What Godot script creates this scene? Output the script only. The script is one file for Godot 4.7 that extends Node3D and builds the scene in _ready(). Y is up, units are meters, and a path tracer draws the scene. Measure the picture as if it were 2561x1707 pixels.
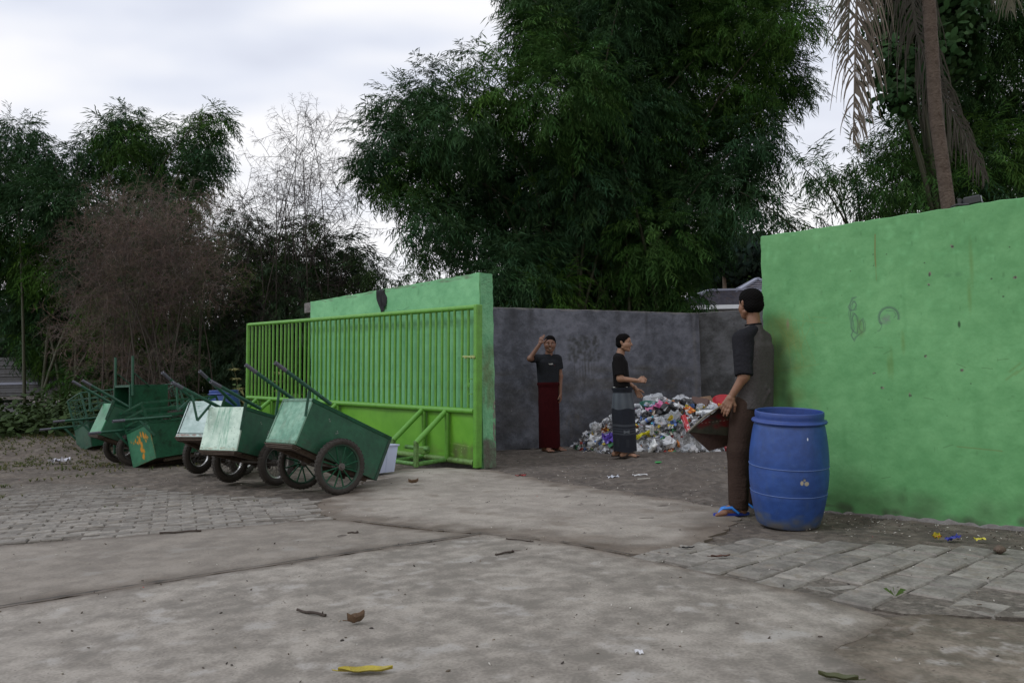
extends Node3D
# A yard gate at dusk: green walls and gate, rubbish carts, a walled tip behind, bamboo all round.

var rng := RandomNumberGenerator.new()
var used := {}
var M := {}

# ---------- mesh builder: collects triangles, keeps winding in step with the normals ----------
class MB:
	var v := PackedVector3Array()
	var n := PackedVector3Array()
	var uv := PackedVector2Array()
	var col := PackedColorArray()
	var idx := PackedInt32Array()
	var tint := Color(1, 1, 1)
	var tinted := false

	func vert(p: Vector3, nn: Vector3, t := Vector2.ZERO) -> int:
		v.append(p); n.append(nn); uv.append(t); col.append(tint)
		return v.size() - 1

	func ids(a: int, b: int, c: int) -> void:
		var g := (v[b] - v[a]).cross(v[c] - v[a])
		if g.dot(n[a] + n[b] + n[c]) > 0.0:
			idx.append(a); idx.append(c); idx.append(b)
		else:
			idx.append(a); idx.append(b); idx.append(c)

	func tri(a: Vector3, b: Vector3, c: Vector3, want := Vector3.ZERO) -> void:
		var g := (b - a).cross(c - a)
		if g.length_squared() < 1e-16: return
		g = g.normalized()
		if want != Vector3.ZERO and g.dot(want) < 0.0: g = -g
		var i := vert(a, g); vert(b, g); vert(c, g)
		ids(i, i + 1, i + 2)

	func quad(a: Vector3, b: Vector3, c: Vector3, d: Vector3, want := Vector3.ZERO, ta := Vector2(0, 0), tb := Vector2(1, 0), tc := Vector2(1, 1), td := Vector2(0, 1)) -> void:
		var g := (b - a).cross(d - a)
		if g.length_squared() < 1e-16: g = (c - b).cross(d - c)
		g = g.normalized()
		if want != Vector3.ZERO and g.dot(want) < 0.0: g = -g
		var i := vert(a, g, ta); vert(b, g, tb); vert(c, g, tc); vert(d, g, td)
		ids(i, i + 1, i + 2); ids(i, i + 2, i + 3)

	# chamfered box, centre c, size s, turned by basis b
	func box(c: Vector3, s: Vector3, b := Basis.IDENTITY, bev := 0.004) -> void:
		var h := s * 0.5
		bev = minf(bev, minf(h.x, minf(h.y, h.z)) * 0.45)
		var P := {}
		for sx in [-1, 1]:
			for sy in [-1, 1]:
				for sz in [-1, 1]:
					var q := Vector3(sx * h.x, sy * h.y, sz * h.z)
					P[[sx, sy, sz, 0]] = c + b * (q - Vector3(0, sy * bev, sz * bev))
					P[[sx, sy, sz, 1]] = c + b * (q - Vector3(sx * bev, 0, sz * bev))
					P[[sx, sy, sz, 2]] = c + b * (q - Vector3(sx * bev, sy * bev, 0))
		for s1 in [-1, 1]:
			quad(P[[s1, -1, -1, 0]], P[[s1, 1, -1, 0]], P[[s1, 1, 1, 0]], P[[s1, -1, 1, 0]], b * Vector3(s1, 0, 0), Vector2(0, 1), Vector2(0, 0), Vector2(1, 0), Vector2(1, 1))
			quad(P[[-1, s1, -1, 1]], P[[1, s1, -1, 1]], P[[1, s1, 1, 1]], P[[-1, s1, 1, 1]], b * Vector3(0, s1, 0))
			quad(P[[-1, -1, s1, 2]], P[[1, -1, s1, 2]], P[[1, 1, s1, 2]], P[[-1, 1, s1, 2]], b * Vector3(0, 0, s1), Vector2(0, 1), Vector2(1, 1), Vector2(1, 0), Vector2(0, 0))
		if bev > 0.0:
			for s1 in [-1, 1]:
				for s2 in [-1, 1]:
					quad(P[[s1, s2, -1, 0]], P[[s1, s2, 1, 0]], P[[s1, s2, 1, 1]], P[[s1, s2, -1, 1]], b * Vector3(s1, s2, 0))
					quad(P[[s1, -1, s2, 0]], P[[s1, 1, s2, 0]], P[[s1, 1, s2, 2]], P[[s1, -1, s2, 2]], b * Vector3(s1, 0, s2))
					quad(P[[-1, s1, s2, 1]], P[[1, s1, s2, 1]], P[[1, s1, s2, 2]], P[[-1, s1, s2, 2]], b * Vector3(0, s1, s2))
					for s3 in [-1, 1]:
						tri(P[[s1, s2, s3, 0]], P[[s1, s2, s3, 1]], P[[s1, s2, s3, 2]], b * Vector3(s1, s2, s3))

	# bar of rectangular section from p to q; w across "side", t across the third way
	func bar(p: Vector3, q: Vector3, w: float, t: float, up := Vector3.UP, bev := 0.003) -> void:
		var x := (q - p).normalized()
		var z := x.cross(up)
		if z.length() < 1e-3: z = x.cross(Vector3.RIGHT)
		z = z.normalized()
		box((p + q) * 0.5, Vector3(p.distance_to(q), w, t), Basis(x, z.cross(x), z), bev)

	# tube along points with radii (one radius or one for each point)
	func tube(pts: Array, rad, sides := 8, cap := true, closed := false) -> void:
		var m := pts.size()
		var up := Vector3.UP
		var t0: Vector3 = (pts[1] - pts[0]).normalized()
		if absf(t0.dot(up)) > 0.9: up = Vector3.RIGHT
		var sx := t0.cross(up).normalized()
		var base := v.size()
		var acc := 0.0
		for k in m:
			var a: Vector3 = pts[(k - 1 + m) % m] if (closed or k > 0) else pts[k]
			var bb: Vector3 = pts[(k + 1) % m] if (closed or k < m - 1) else pts[k]
			var t := (bb - a).normalized()
			sx = (sx - t * sx.dot(t)).normalized()
			var sy := t.cross(sx)
			var r: float = rad[k] if rad is Array else rad
			if k > 0: acc += (pts[k] as Vector3).distance_to(pts[k - 1])
			for j in sides + 1:
				var an := TAU * j / sides
				var d := sx * cos(an) + sy * sin(an)
				vert(pts[k] + d * r, d, Vector2(float(j) / sides, acc))
		var rings := m if closed else m - 1
		for k in rings:
			var k2 := (k + 1) % m
			for j in sides:
				var a0 := base + k * (sides + 1) + j
				var b0 := base + k2 * (sides + 1) + j
				ids(a0, a0 + 1, b0); ids(a0 + 1, b0 + 1, b0)
		if cap and not closed:
			for e in [0, m - 1]:
				var t2: Vector3 = (pts[0] - pts[1]).normalized() if e == 0 else (pts[m - 1] - pts[m - 2]).normalized()
				var c0 := vert(pts[e], t2)
				for j in sides + 1:
					vert(v[base + e * (sides + 1) + j], t2)
				for j in sides: ids(c0, c0 + 1 + j, c0 + 2 + j)

	# surface of revolution about axis y at centre c; profile of Vector2(r, y); normals smooth unless sharp
	func lathe(c: Vector3, prof: Array, seg := 32, b := Basis.IDENTITY, smooth := true) -> void:
		var m := prof.size()
		if smooth:
			var base := v.size()
			for k in m:
				var a: Vector2 = prof[maxi(k - 1, 0)]
				var d: Vector2 = prof[mini(k + 1, m - 1)]
				var t := (d - a).normalized()
				for j in seg + 1:
					var an := TAU * j / seg
					var p: Vector2 = prof[k]
					vert(c + b * Vector3(p.x * cos(an), p.y, p.x * sin(an)), b * Vector3(t.y * cos(an), -t.x, t.y * sin(an)), Vector2(float(j) / seg, float(k) / (m - 1)))
			for k in m - 1:
				for j in seg:
					var a0 := base + k * (seg + 1) + j
					ids(a0, a0 + 1, a0 + seg + 1); ids(a0 + 1, a0 + seg + 2, a0 + seg + 1)
		else:
			for k in m - 1: lathe(c, [prof[k], prof[k + 1]], seg, b, true)

	# ring with a round section: centre, basis (axis y), ring radius, section radius
	func torus(c: Vector3, b: Basis, R: float, r: float, seg := 32, sides := 10, squash := 1.0) -> void:
		var base := v.size()
		for k in seg + 1:
			var a := TAU * k / seg
			var d := Vector3(cos(a), 0, sin(a))
			for j in sides + 1:
				var e := TAU * j / sides
				vert(c + b * (d * (R + r * cos(e)) + Vector3(0, r * squash * sin(e), 0)), (b * (d * cos(e) + Vector3(0, sin(e), 0))).normalized(), Vector2(float(k) / seg, float(j) / sides))
		for k in seg:
			for j in sides:
				var a0 := base + k * (sides + 1) + j
				ids(a0, a0 + 1, a0 + sides + 1); ids(a0 + 1, a0 + sides + 2, a0 + sides + 1)

	func blob(c: Vector3, s: Vector3, b := Basis.IDENTITY, seg := 10, rough := 0.0, sd := 0) -> void:
		var base := v.size()
		var rr := RandomNumberGenerator.new(); rr.seed = sd
		var rows := int(seg / 2.0) + 1
		for k in rows + 1:
			var la := PI * k / rows
			for j in seg + 1:
				var an := TAU * j / seg
				var d := Vector3(sin(la) * cos(an), cos(la), sin(la) * sin(an))
				var q := d * (1.0 + (rough * sin(d.x * 5.1 + sd) * cos(d.z * 4.3 + sd * 1.7) + rough * sin(d.y * 6.7 + sd * 0.6)))
				vert(c + b * (q * s), (b * (d / s)).normalized(), Vector2(float(j) / seg, float(k) / rows))
		for k in rows:
			for j in seg:
				var a0 := base + k * (seg + 1) + j
				ids(a0, a0 + 1, a0 + seg + 1); ids(a0 + 1, a0 + seg + 2, a0 + seg + 1)

	func resmooth() -> void:   # normals from the faces, shared by place
		var acc := {}
		for t in range(0, idx.size(), 3):
			var g := (v[idx[t + 2]] - v[idx[t]]).cross(v[idx[t + 1]] - v[idx[t]])
			for k in 3:
				var key := Vector3i((v[idx[t + k]] * 5000.0).round())
				acc[key] = acc.get(key, Vector3.ZERO) + g
		for k in v.size():
			var key := Vector3i((v[k] * 5000.0).round())
			if acc.has(key) and (acc[key] as Vector3).length() > 1e-12: n[k] = (acc[key] as Vector3).normalized()

	func mesh() -> ArrayMesh:
		var a := []
		a.resize(Mesh.ARRAY_MAX)
		a[Mesh.ARRAY_VERTEX] = v; a[Mesh.ARRAY_NORMAL] = n; a[Mesh.ARRAY_TEX_UV] = uv; a[Mesh.ARRAY_INDEX] = idx
		if tinted: a[Mesh.ARRAY_COLOR] = col
		var m := ArrayMesh.new()
		m.add_surface_from_arrays(Mesh.PRIMITIVE_TRIANGLES, a)
		return m

# ---------- scene tree helpers ----------
func numbered(called: String) -> String:
	used[called] = used.get(called, -1) + 1
	return called if used[called] == 0 else "%s_%03d" % [called, used[called]]

func tag(o: Node, label := "", category := "", group := "", kind := "") -> Node:
	if label != "": o.set_meta("label", label)
	if category != "": o.set_meta("category", category)
	if group != "": o.set_meta("group", group)
	if kind != "": o.set_meta("kind", kind)
	return o

func thing(called: String, label: String, category: String, at := Vector3.ZERO, group := "") -> Node3D:
	var o := Node3D.new()
	o.name = numbered(called)
	add_child(o, true)
	o.position = at
	tag(o, label, category, group)
	return o

func put(called: String, mesh: Mesh, mat: Material, parent: Node = null) -> MeshInstance3D:
	var o := MeshInstance3D.new()
	o.mesh = mesh
	if mat: o.material_override = mat
	if parent == null:
		o.name = numbered(called); add_child(o, true)
	else:
		o.name = called; parent.add_child(o, true)
	return o

func copy_of(o: Node3D, called: String, label: String, at: Transform3D) -> Node3D:
	var c: Node3D = o.duplicate()
	c.name = numbered(called)
	add_child(c, true)
	c.transform = at
	if label != "": c.set_meta("label", label)
	return c

func scatter(called: String, mesh: Mesh, mat: Material, places: Array, tints: Array, parent: Node, kind := "stuff") -> MultiMeshInstance3D:
	var mm := MultiMesh.new()
	mm.transform_format = MultiMesh.TRANSFORM_3D
	mm.use_colors = tints.size() > 0
	mm.mesh = mesh
	mm.instance_count = places.size()
	for k in places.size():
		mm.set_instance_transform(k, places[k])
		if tints.size() > 0: mm.set_instance_color(k, tints[k])
	var o := MultiMeshInstance3D.new()
	o.multimesh = mm
	o.material_override = mat
	o.name = called if parent != self else numbered(called)
	parent.add_child(o, true)
	if kind != "": o.set_meta("kind", kind)
	return o

# ---------- materials and textures ----------
func lin(r: float, g: float, b: float) -> Color:
	return Color(r, g, b).linear_to_srgb()

func mat(c: Color, rough := 0.7, metal := 0.0) -> StandardMaterial3D:
	var m := StandardMaterial3D.new()
	m.albedo_color = c.linear_to_srgb()
	m.roughness = rough
	m.metallic = metal
	return m

func noise_bytes(size: int, sd: int, freq: float, oct := 4, kind := FastNoiseLite.TYPE_SIMPLEX_SMOOTH, h := 0) -> PackedByteArray:
	var f := FastNoiseLite.new()
	f.seed = sd; f.frequency = freq; f.noise_type = kind
	f.fractal_type = FastNoiseLite.FRACTAL_FBM if oct > 1 else FastNoiseLite.FRACTAL_NONE
	f.fractal_octaves = maxi(oct, 1)
	var im := f.get_seamless_image(size, size if h == 0 else h) if h == 0 else f.get_image(size, h)
	im.convert(Image.FORMAT_L8)
	return im.get_data()

func tex_from(bytes: PackedByteArray, w: int, h: int, fmt := Image.FORMAT_RGB8) -> ImageTexture:
	return ImageTexture.create_from_image(Image.create_from_data(w, h, false, fmt, bytes))

# blotchy surface colour: a to b by broad and middling noise, patches of c, specks of d (all linear colours)
func surface_tex(size: int, sd: int, a: Color, b: Color, c: Color, d: Color, patch := 0.62, speck := 0.74, f1 := 0.006, f2 := 0.03, f3 := 0.16) -> ImageTexture:
	var n1 := noise_bytes(size, sd, f1, 4)
	var n2 := noise_bytes(size, sd + 1, f2, 4)
	var n3 := noise_bytes(size, sd + 2, f3, 2)
	var n4 := noise_bytes(size, sd + 3, f1 * 1.7, 5)
	var out := PackedByteArray()
	out.resize(size * size * 3)
	var lut := []
	var sa := a.linear_to_srgb(); var sb := b.linear_to_srgb(); var sc := c.linear_to_srgb(); var sdd := d.linear_to_srgb()
	for k in size * size:
		var x := n1[k] / 255.0
		var y := n2[k] / 255.0
		var z := n3[k] / 255.0
		var w := n4[k] / 255.0
		var t := clampf((x - 0.5) * 1.0 + (y - 0.5) * 1.15 + (z - 0.5) * 0.95 + 0.5, 0.0, 1.0)
		var r := sa.r + (sb.r - sa.r) * t
		var g := sa.g + (sb.g - sa.g) * t
		var bl := sa.b + (sb.b - sa.b) * t
		var p := clampf((w * 0.7 + y * 0.3 - patch) * 7.0, 0.0, 1.0) * (0.45 + 0.55 * z)
		r += (sc.r - r) * p; g += (sc.g - g) * p; bl += (sc.b - bl) * p
		if z > speck:
			var q := clampf((z - speck) * 9.0, 0.0, 0.85)
			r += (sdd.r - r) * q; g += (sdd.g - g) * q; bl += (sdd.b - bl) * q
		out[k * 3] = int(clampf(r, 0, 1) * 255.0)
		out[k * 3 + 1] = int(clampf(g, 0, 1) * 255.0)
		out[k * 3 + 2] = int(clampf(bl, 0, 1) * 255.0)
	return tex_from(out, size, size)

func bump_tex(size: int, sd: int, freq: float, oct := 5) -> ImageTexture:
	return tex_from(noise_bytes(size, sd, freq, oct), size, size, Image.FORMAT_L8)

func world_mat(t: Texture2D, metres: float, rough: float, bump: Texture2D = null, depth_cm := 0.4, tint := Color(1, 1, 1)) -> StandardMaterial3D:
	var m := StandardMaterial3D.new()
	m.albedo_color = tint
	m.albedo_texture = t
	m.roughness = rough
	m.uv1_triplanar = true
	m.uv1_world_triplanar = true
	m.uv1_scale = Vector3.ONE / metres
	if bump:
		m.heightmap_enabled = true
		m.heightmap_texture = bump
		m.heightmap_scale = depth_cm
	return m

# paint worn on an object's own axes: colour times a grime texture
func worn(c: Color, rough: float, t: Texture2D, metres := 0.8, bump: Texture2D = null, depth := 0.1) -> StandardMaterial3D:
	var m := mat(c, rough)
	m.albedo_texture = t
	m.uv1_triplanar = true
	m.uv1_scale = Vector3.ONE / metres
	if bump:
		m.heightmap_enabled = true
		m.heightmap_texture = bump
		m.heightmap_scale = depth
	return m

# a picture one can dab on
class Canvas:
	var w: int
	var h: int
	var px: PackedFloat32Array
	func _init(ww: int, hh: int) -> void:
		w = ww; h = hh
		px = PackedFloat32Array(); px.resize(w * h * 3)
	func dab(x: float, y: float, rx: float, ry: float, c: Color, a: float, soft := 1.0) -> void:
		for yy in range(maxi(int(y - ry), 0), mini(int(y + ry) + 2, h)):
			for xx in range(maxi(int(x - rx), 0), mini(int(x + rx) + 2, w)):
				var d := Vector2((xx - x) / rx, (yy - y) / ry).length()
				if d >= 1.0: continue
				var k := a * clampf((1.0 - d) / soft, 0.0, 1.0)
				var i := (yy * w + xx) * 3
				px[i] += (c.r - px[i]) * k; px[i + 1] += (c.g - px[i + 1]) * k; px[i + 2] += (c.b - px[i + 2]) * k
	func line(pts: Array, r: float, c: Color, a: float) -> void:
		for k in pts.size() - 1:
			var p: Vector2 = pts[k]
			var q: Vector2 = pts[k + 1]
			var m := maxi(int(p.distance_to(q) / maxf(r * 0.6, 0.5)), 1)
			for j in m: dab(lerpf(p.x, q.x, float(j) / m), lerpf(p.y, q.y, float(j) / m), r, r, c, a)
	func texture() -> ImageTexture:
		var b := PackedByteArray(); b.resize(w * h * 3)
		for k in w * h * 3: b[k] = int(clampf(px[k], 0.0, 1.0) * 255.0)
		return ImageTexture.create_from_image(Image.create_from_data(w, h, false, Image.FORMAT_RGB8, b))

# plaster-painted wall colour over a canvas (sRGB values), with noise in three sizes
func wall_canvas(w: int, h: int, sd: int, a: Color, b: Color, contrast := 1.0) -> Canvas:
	var cv := Canvas.new(w, h)
	var n1 := noise_bytes(w, sd, 0.004, 3, FastNoiseLite.TYPE_SIMPLEX_SMOOTH, h)
	var n2 := noise_bytes(w, sd + 1, 0.022, 4, FastNoiseLite.TYPE_SIMPLEX_SMOOTH, h)
	var n3 := noise_bytes(w, sd + 2, 0.14, 2, FastNoiseLite.TYPE_SIMPLEX_SMOOTH, h)
	for k in w * h:
		var t := clampf(0.5 + contrast * ((n1[k] / 255.0 - 0.5) * 1.1 + (n2[k] / 255.0 - 0.5) * 1.0 + (n3[k] / 255.0 - 0.5) * 0.35), 0.0, 1.0)
		cv.px[k * 3] = a.r + (b.r - a.r) * t
		cv.px[k * 3 + 1] = a.g + (b.g - a.g) * t
		cv.px[k * 3 + 2] = a.b + (b.b - a.b) * t
	return cv

func hash2(x: float, z: float) -> float:
	var s := sin(x * 12.9898 + z * 78.233) * 43758.5453
	return s - floor(s)

var gn := FastNoiseLite.new()
func ground_y(x: float, z: float) -> float:
	var tip := smoothstep(-0.25, 0.25, (x - 1.95) * -0.82 + (z + 6.14) * -0.58 - 0.05)   # beyond the gate line
	var y := -0.011 + (0.011 + 0.012 * tip) * gn.get_noise_2d(x * 2.2, z * 2.2) + (0.006 + 0.010 * tip) * gn.get_noise_2d(x * 13.0, z * 13.0)
	# soil banked against the foot of the right wall
	var dw := (x - 1.95) * 0.678 - (z + 6.14) * 0.735
	if x > 1.5 and x < 9.0 and dw > -1.0: y += 0.035 * smoothstep(-0.45, -0.02, dw) * (0.7 + 0.5 * gn.get_noise_2d(x * 6.0, z * 6.0))
	y -= 0.013 * (smoothstep(-1.5, -1.9, x) * smoothstep(-10.5, -9.0, z) * smoothstep(-3.6, -4.2, z) + smoothstep(0.7, 1.0, x) * smoothstep(-5.0, -4.7, z + (x - 1.45) * -0.5))
	# trampled dirt heaps inside the tip
	y += 0.11 * exp(-(pow((x - 1.75) / 0.5, 2.0) + pow((z + 7.9) / 0.45, 2.0))) * (1.0 + 0.5 * gn.get_noise_2d(x * 22.0, z * 22.0))
	y += 0.05 * exp(-(pow((x - 0.9) / 0.9, 2.0) + pow((z + 9.0) / 0.5, 2.0)))
	# bank behind the carts
	y += 0.30 * smoothstep(11.6, 13.6, -z) * smoothstep(-1.5, -3.8, x) * smoothstep(17.0, 14.0, -z)
	return y

func soil_tint(x: float, z: float) -> Color:      # pale dust in the yard, dark soil in the tip
	var tip := smoothstep(-0.35, 0.45, (x - 1.95) * -0.82 + (z + 6.14) * -0.58 + 0.25 * gn.get_noise_2d(x * 1.5, z * 1.5))
	if z < -10.2 and x < -1.0: tip = 0.35
	if x < -1.2 and z > -10.2: tip = 0.0
	return Color(2.3, 2.15, 2.0).lerp(Color(0.92, 0.92, 0.95), tip)
func rect_bump(w: int, h: int, sd: int, freq: float) -> ImageTexture:
	return tex_from(noise_bytes(w, sd, freq, 5, FastNoiseLite.TYPE_SIMPLEX_SMOOTH, h), w, h, Image.FORMAT_L8)

func sky_texture() -> ImageTexture:
	var w := 1024
	var h := 512
	var n := FastNoiseLite.new(); n.seed = 11; n.frequency = 1.0; n.fractal_octaves = 5; n.noise_type = FastNoiseLite.TYPE_SIMPLEX_SMOOTH
	var f := PackedFloat32Array(); f.resize(w * h * 3)
	for y in h:
		var el := PI * (0.5 - (y + 0.5) / h)
		var up := sin(el)
		for x in w:
			var az := TAU * ((x + 0.5) / w - 0.5)        # 0 is -Z, ahead
			var d := Vector3(sin(az) * cos(el), up, -cos(az) * cos(el))
			var c := Vector3(0.72, 0.755, 0.85).lerp(Vector3(0.54, 0.59, 0.72), smoothstep(0.25, 1.0, up))
			var k := maxf(up, 0.0) + 0.16
			var p := Vector3(d.x / k * 0.9, d.z / k * 1.5, 0.3)
			var cl := n.get_noise_3d(p.x * 0.8 + 3.0, p.y * 1.1, p.z) * 0.5 + 0.5
			var cl2 := n.get_noise_3d(p.x * 1.7 + 9.0, p.y * 2.6, 4.0) * 0.5 + 0.5
			var bright := smoothstep(0.38, 0.62, cl * 0.75 + cl2 * 0.25)
			c = c.lerp(Vector3(0.90, 0.90, 0.925), bright * 0.95)
			var g := smoothstep(0.45, 0.25, cl * 0.7 + cl2 * 0.3) * 0.6
			g *= smoothstep(0.16, 0.42, up)
			c = c.lerp(Vector3(0.93, 0.93, 0.94), smoothstep(0.36, 0.12, up) * 0.75)
			c = c.lerp(Vector3(0.53, 0.56, 0.67), g)
			# the afterglow low in the west, straight ahead
			var glow := exp(-pow(az / 0.9, 2.0)) * exp(-maxf(up, 0.0) / 0.30)
			c = c.lerp(Vector3(1.0, 0.92, 0.79), clampf(glow * 1.5, 0.0, 1.0))
			if up < 0.0: c = c.lerp(Vector3(0.16, 0.15, 0.14), smoothstep(0.0, -0.06, up))
			var i := (y * w + x) * 3
			f[i] = c.x; f[i + 1] = c.y; f[i + 2] = c.z
	return ImageTexture.create_from_image(Image.create_from_data(w, h, false, Image.FORMAT_RGBF, f.to_byte_array()))

# a slab of concrete: outline in x,z; finely meshed top that follows "top", and an edge
func slab_mesh(outline: Array, top: Callable, deep: float, step := 0.11, ragged := 0.012, soiled := 0.0) -> ArrayMesh:
	var edge := PackedVector2Array()
	for k in outline.size():
		var a: Vector2 = outline[k]
		var b: Vector2 = outline[(k + 1) % outline.size()]
		var m := maxi(int(a.distance_to(b) / (step * 0.7)), 1)
		for j in m:
			var p := a.lerp(b, float(j) / m)
			edge.append(p + Vector2(hash2(p.x, p.y) - 0.5, hash2(p.y, p.x) - 0.5) * ragged)
	var lo := edge[0]; var hi := edge[0]
	for p in edge: lo = lo.min(p); hi = hi.max(p)
	var pts := PackedVector2Array(edge)
	var x := lo.x
	while x < hi.x:
		var z := lo.y
		while z < hi.y:
			var p := Vector2(x, z) + Vector2(hash2(x, z) - 0.5, hash2(z, x) - 0.5) * step * 0.4
			if Geometry2D.is_point_in_polygon(p, edge):
				var clear := true
				for e in edge:
					if absf(e.x - p.x) < step * 0.45 and absf(e.y - p.y) < step * 0.45: clear = false; break
				if clear: pts.append(p)
			z += step
		x += step
	var mb := MB.new()
	var ne := edge.size()
	for k in pts.size():
		var q := pts[k]
		var y: float = top.call(q.x, q.y)
		var e := 0.03
		var nn := Vector3(top.call(q.x - e, q.y) - top.call(q.x + e, q.y), 2.0 * e, top.call(q.x, q.y - e) - top.call(q.x, q.y + e)).normalized()
		if soiled > 0.0:      # soil trodden over the rim
			var dd := 0.0
			if k >= ne:
				dd = 9.0
				for e2 in edge: dd = minf(dd, q.distance_squared_to(e2))
				dd = sqrt(dd)
			var clean := smoothstep(0.0, soiled, dd + soiled * 0.75 * gn.get_noise_2d(q.x * 2.6, q.y * 2.6))
			mb.tint = Color(0.50, 0.45, 0.41).lerp(Color.WHITE, clean)
		mb.vert(Vector3(q.x, y - (0.006 if k < ne else 0.0), q.y), nn)
	var tr := Geometry2D.triangulate_delaunay(pts)
	for t in range(0, tr.size(), 3):
		var c := (pts[tr[t]] + pts[tr[t + 1]] + pts[tr[t + 2]]) / 3.0
		if Geometry2D.is_point_in_polygon(c, edge): mb.ids(tr[t], tr[t + 1], tr[t + 2])
	for k in ne:
		var a := mb.v[k]; var b := mb.v[(k + 1) % ne]
		mb.quad(a, b, b - Vector3(0, deep, 0), a - Vector3(0, deep, 0))
	mb.tinted = soiled > 0.0
	return mb.mesh()

func apron_y(x: float, z: float) -> float:
	return 0.006 + 0.055 * exp(-(pow((x + 0.95) / 0.55, 2.0) + pow((z + 8.6) / 0.9, 2.0))) + 0.006 * gn.get_noise_2d(x * 4.0, z * 4.0)
func slab_y(x: float, z: float) -> float:
	return 0.010 + 0.004 * gn.get_noise_2d(x * 5.0, z * 5.0)
func slab2_y(x: float, z: float) -> float:
	return 0.006 + 0.006 * gn.get_noise_2d(x * 5.0 + 90.0, z * 5.0)
func rough_y(x: float, z: float) -> float:
	return 0.004 + 0.004 * gn.get_noise_2d(x * 5.0, z * 5.0)

func paver_mesh(l: float, w: float, sd: int) -> ArrayMesh:
	var mb := MB.new()
	var q := RandomNumberGenerator.new(); q.seed = sd
	var c := []
	for p in [Vector2(-1, -1), Vector2(1, -1), Vector2(1, 1), Vector2(-1, 1)]:
		c.append(Vector2(p.x * l * 0.5, p.y * w * 0.5) + Vector2(q.randf_range(-1, 1), q.randf_range(-1, 1)) * 0.004)
	var inner := []
	for p in c: inner.append(p * Vector2(1.0 - 0.016 / l, 1.0 - 0.016 / w))
	var up := Vector3.UP
	var hgt := []
	for k in 4: hgt.append(q.randf_range(-0.003, 0.003))
	var I := []
	var O := []
	for k in 4:
		I.append(Vector3(inner[k].x, hgt[k], inner[k].y)); O.append(Vector3(c[k].x, hgt[k] - 0.008, c[k].y))
	mb.quad(I[0], I[1], I[2], I[3], up)
	for k in 4:
		var j := (k + 1) % 4
		var out: Vector3 = (O[k] + O[j]) * 0.5 * Vector3(1, 0, 1)
		mb.quad(O[k], O[j], I[j], I[k], out + up * 0.05)
		mb.quad(O[k], O[j], O[j] - up * 0.05, O[k] - up * 0.05, out)
	return mb.mesh()

# blocks laid in running bond over an outline; the nearest "most" are pieces, the rest one mass
func lay_pavers(parent: Node3D, called: String, outline: PackedVector2Array, along: Vector2, l: float, w: float, gap: float, mats: Array, y0: float, sd: int, most: int, sunk: Callable) -> void:
	var q := RandomNumberGenerator.new(); q.seed = sd
	var across := Vector2(-along.y, along.x)
	var shapes := []
	for k in 6: shapes.append(paver_mesh(l, w, sd + k))
	var spots := []
	for r in range(-60, 60):
		for k in range(-60, 60):
			var p := outline[0] + across * (r * (w + gap)) + along * ((k + (0.5 if r % 2 else 0.0)) * (l + gap))
			if not Geometry2D.is_point_in_polygon(p, outline): continue
			p += Vector2(q.randf_range(-1, 1), q.randf_range(-1, 1)) * 0.004
			spots.append([p.length(), p, q.randi() % 6, q.randi() % mats.size(), q.randf_range(-0.02, 0.02), q.randf_range(-0.005, 0.005), Vector2(q.randf_range(-1, 1), q.randf_range(-1, 1)) * 0.012])
	spots.sort_custom(func(a, b): return a[0] < b[0])
	var rest := []
	for k in spots.size():
		var s = spots[k]
		var p: Vector2 = s[1]
		var b := Basis(Vector3.UP, atan2(-along.y, along.x) + s[4]) * Basis(Vector3.RIGHT, s[6].x) * Basis(Vector3.BACK, s[6].y)
		var t := Transform3D(b, Vector3(p.x, y0 + s[5] + sunk.call(p.x, p.y), p.y))
		if k < most:
			var o := put("paving_block", shapes[s[2]], mats[s[3]], parent)
			o.transform = t
		else: rest.append(t)
	if rest.size() > 0: scatter("far_paving_blocks", shapes[0], mats[0], rest, [], parent)

func _ready() -> void:
	rng.seed = 20240607
	gn.seed = 5; gn.frequency = 1.0; gn.fractal_octaves = 3
	# ---------- camera, sky, sun, exposure ----------
	var cam := Camera3D.new()
	cam.name = "camera"
	cam.position = Vector3(0, 0.97, 0)
	cam.rotation_degrees = Vector3(3.255, 0, -1.2)
	cam.rotation_order = EULER_ORDER_YXZ
	cam.fov = 46.4
	cam.near = 0.05; cam.far = 400.0
	add_child(cam)
	cam.current = true
	var env := Environment.new()
	env.background_mode = Environment.BG_SKY
	var sky := Sky.new()
	var sm := PanoramaSkyMaterial.new()
	sm.panorama = sky_texture()
	sky.sky_material = sm
	env.sky = sky
	env.background_energy_multiplier = 1.0
	env.tonemap_mode = Environment.TONE_MAPPER_LINEAR
	env.tonemap_exposure = 1.12
	env.sdfgi_enabled = true
	env.ssao_enabled = true
	env.ssil_enabled = true
	var we := WorldEnvironment.new()
	we.name = "world_environment"
	we.environment = env
	add_child(we)
	var sun := DirectionalLight3D.new()
	sun.name = "sun"
	sun.light_energy = 0.34
	sun.light_color = Color(0.93, 0.96, 1.0)
	sun.light_angular_distance = 15.0
	sun.shadow_enabled = true
	add_child(sun)
	sun.look_at_from_position(Vector3.ZERO, Vector3(0.62, -0.75, -0.3))

	make_materials()
	build_ground()
	build_walls()
	build_gate()
	build_carts()
	build_barrels()
	build_backdrop()
	build_trees()
	build_people()
	build_rubbish()
	build_litter()
	build_weeds()

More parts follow.
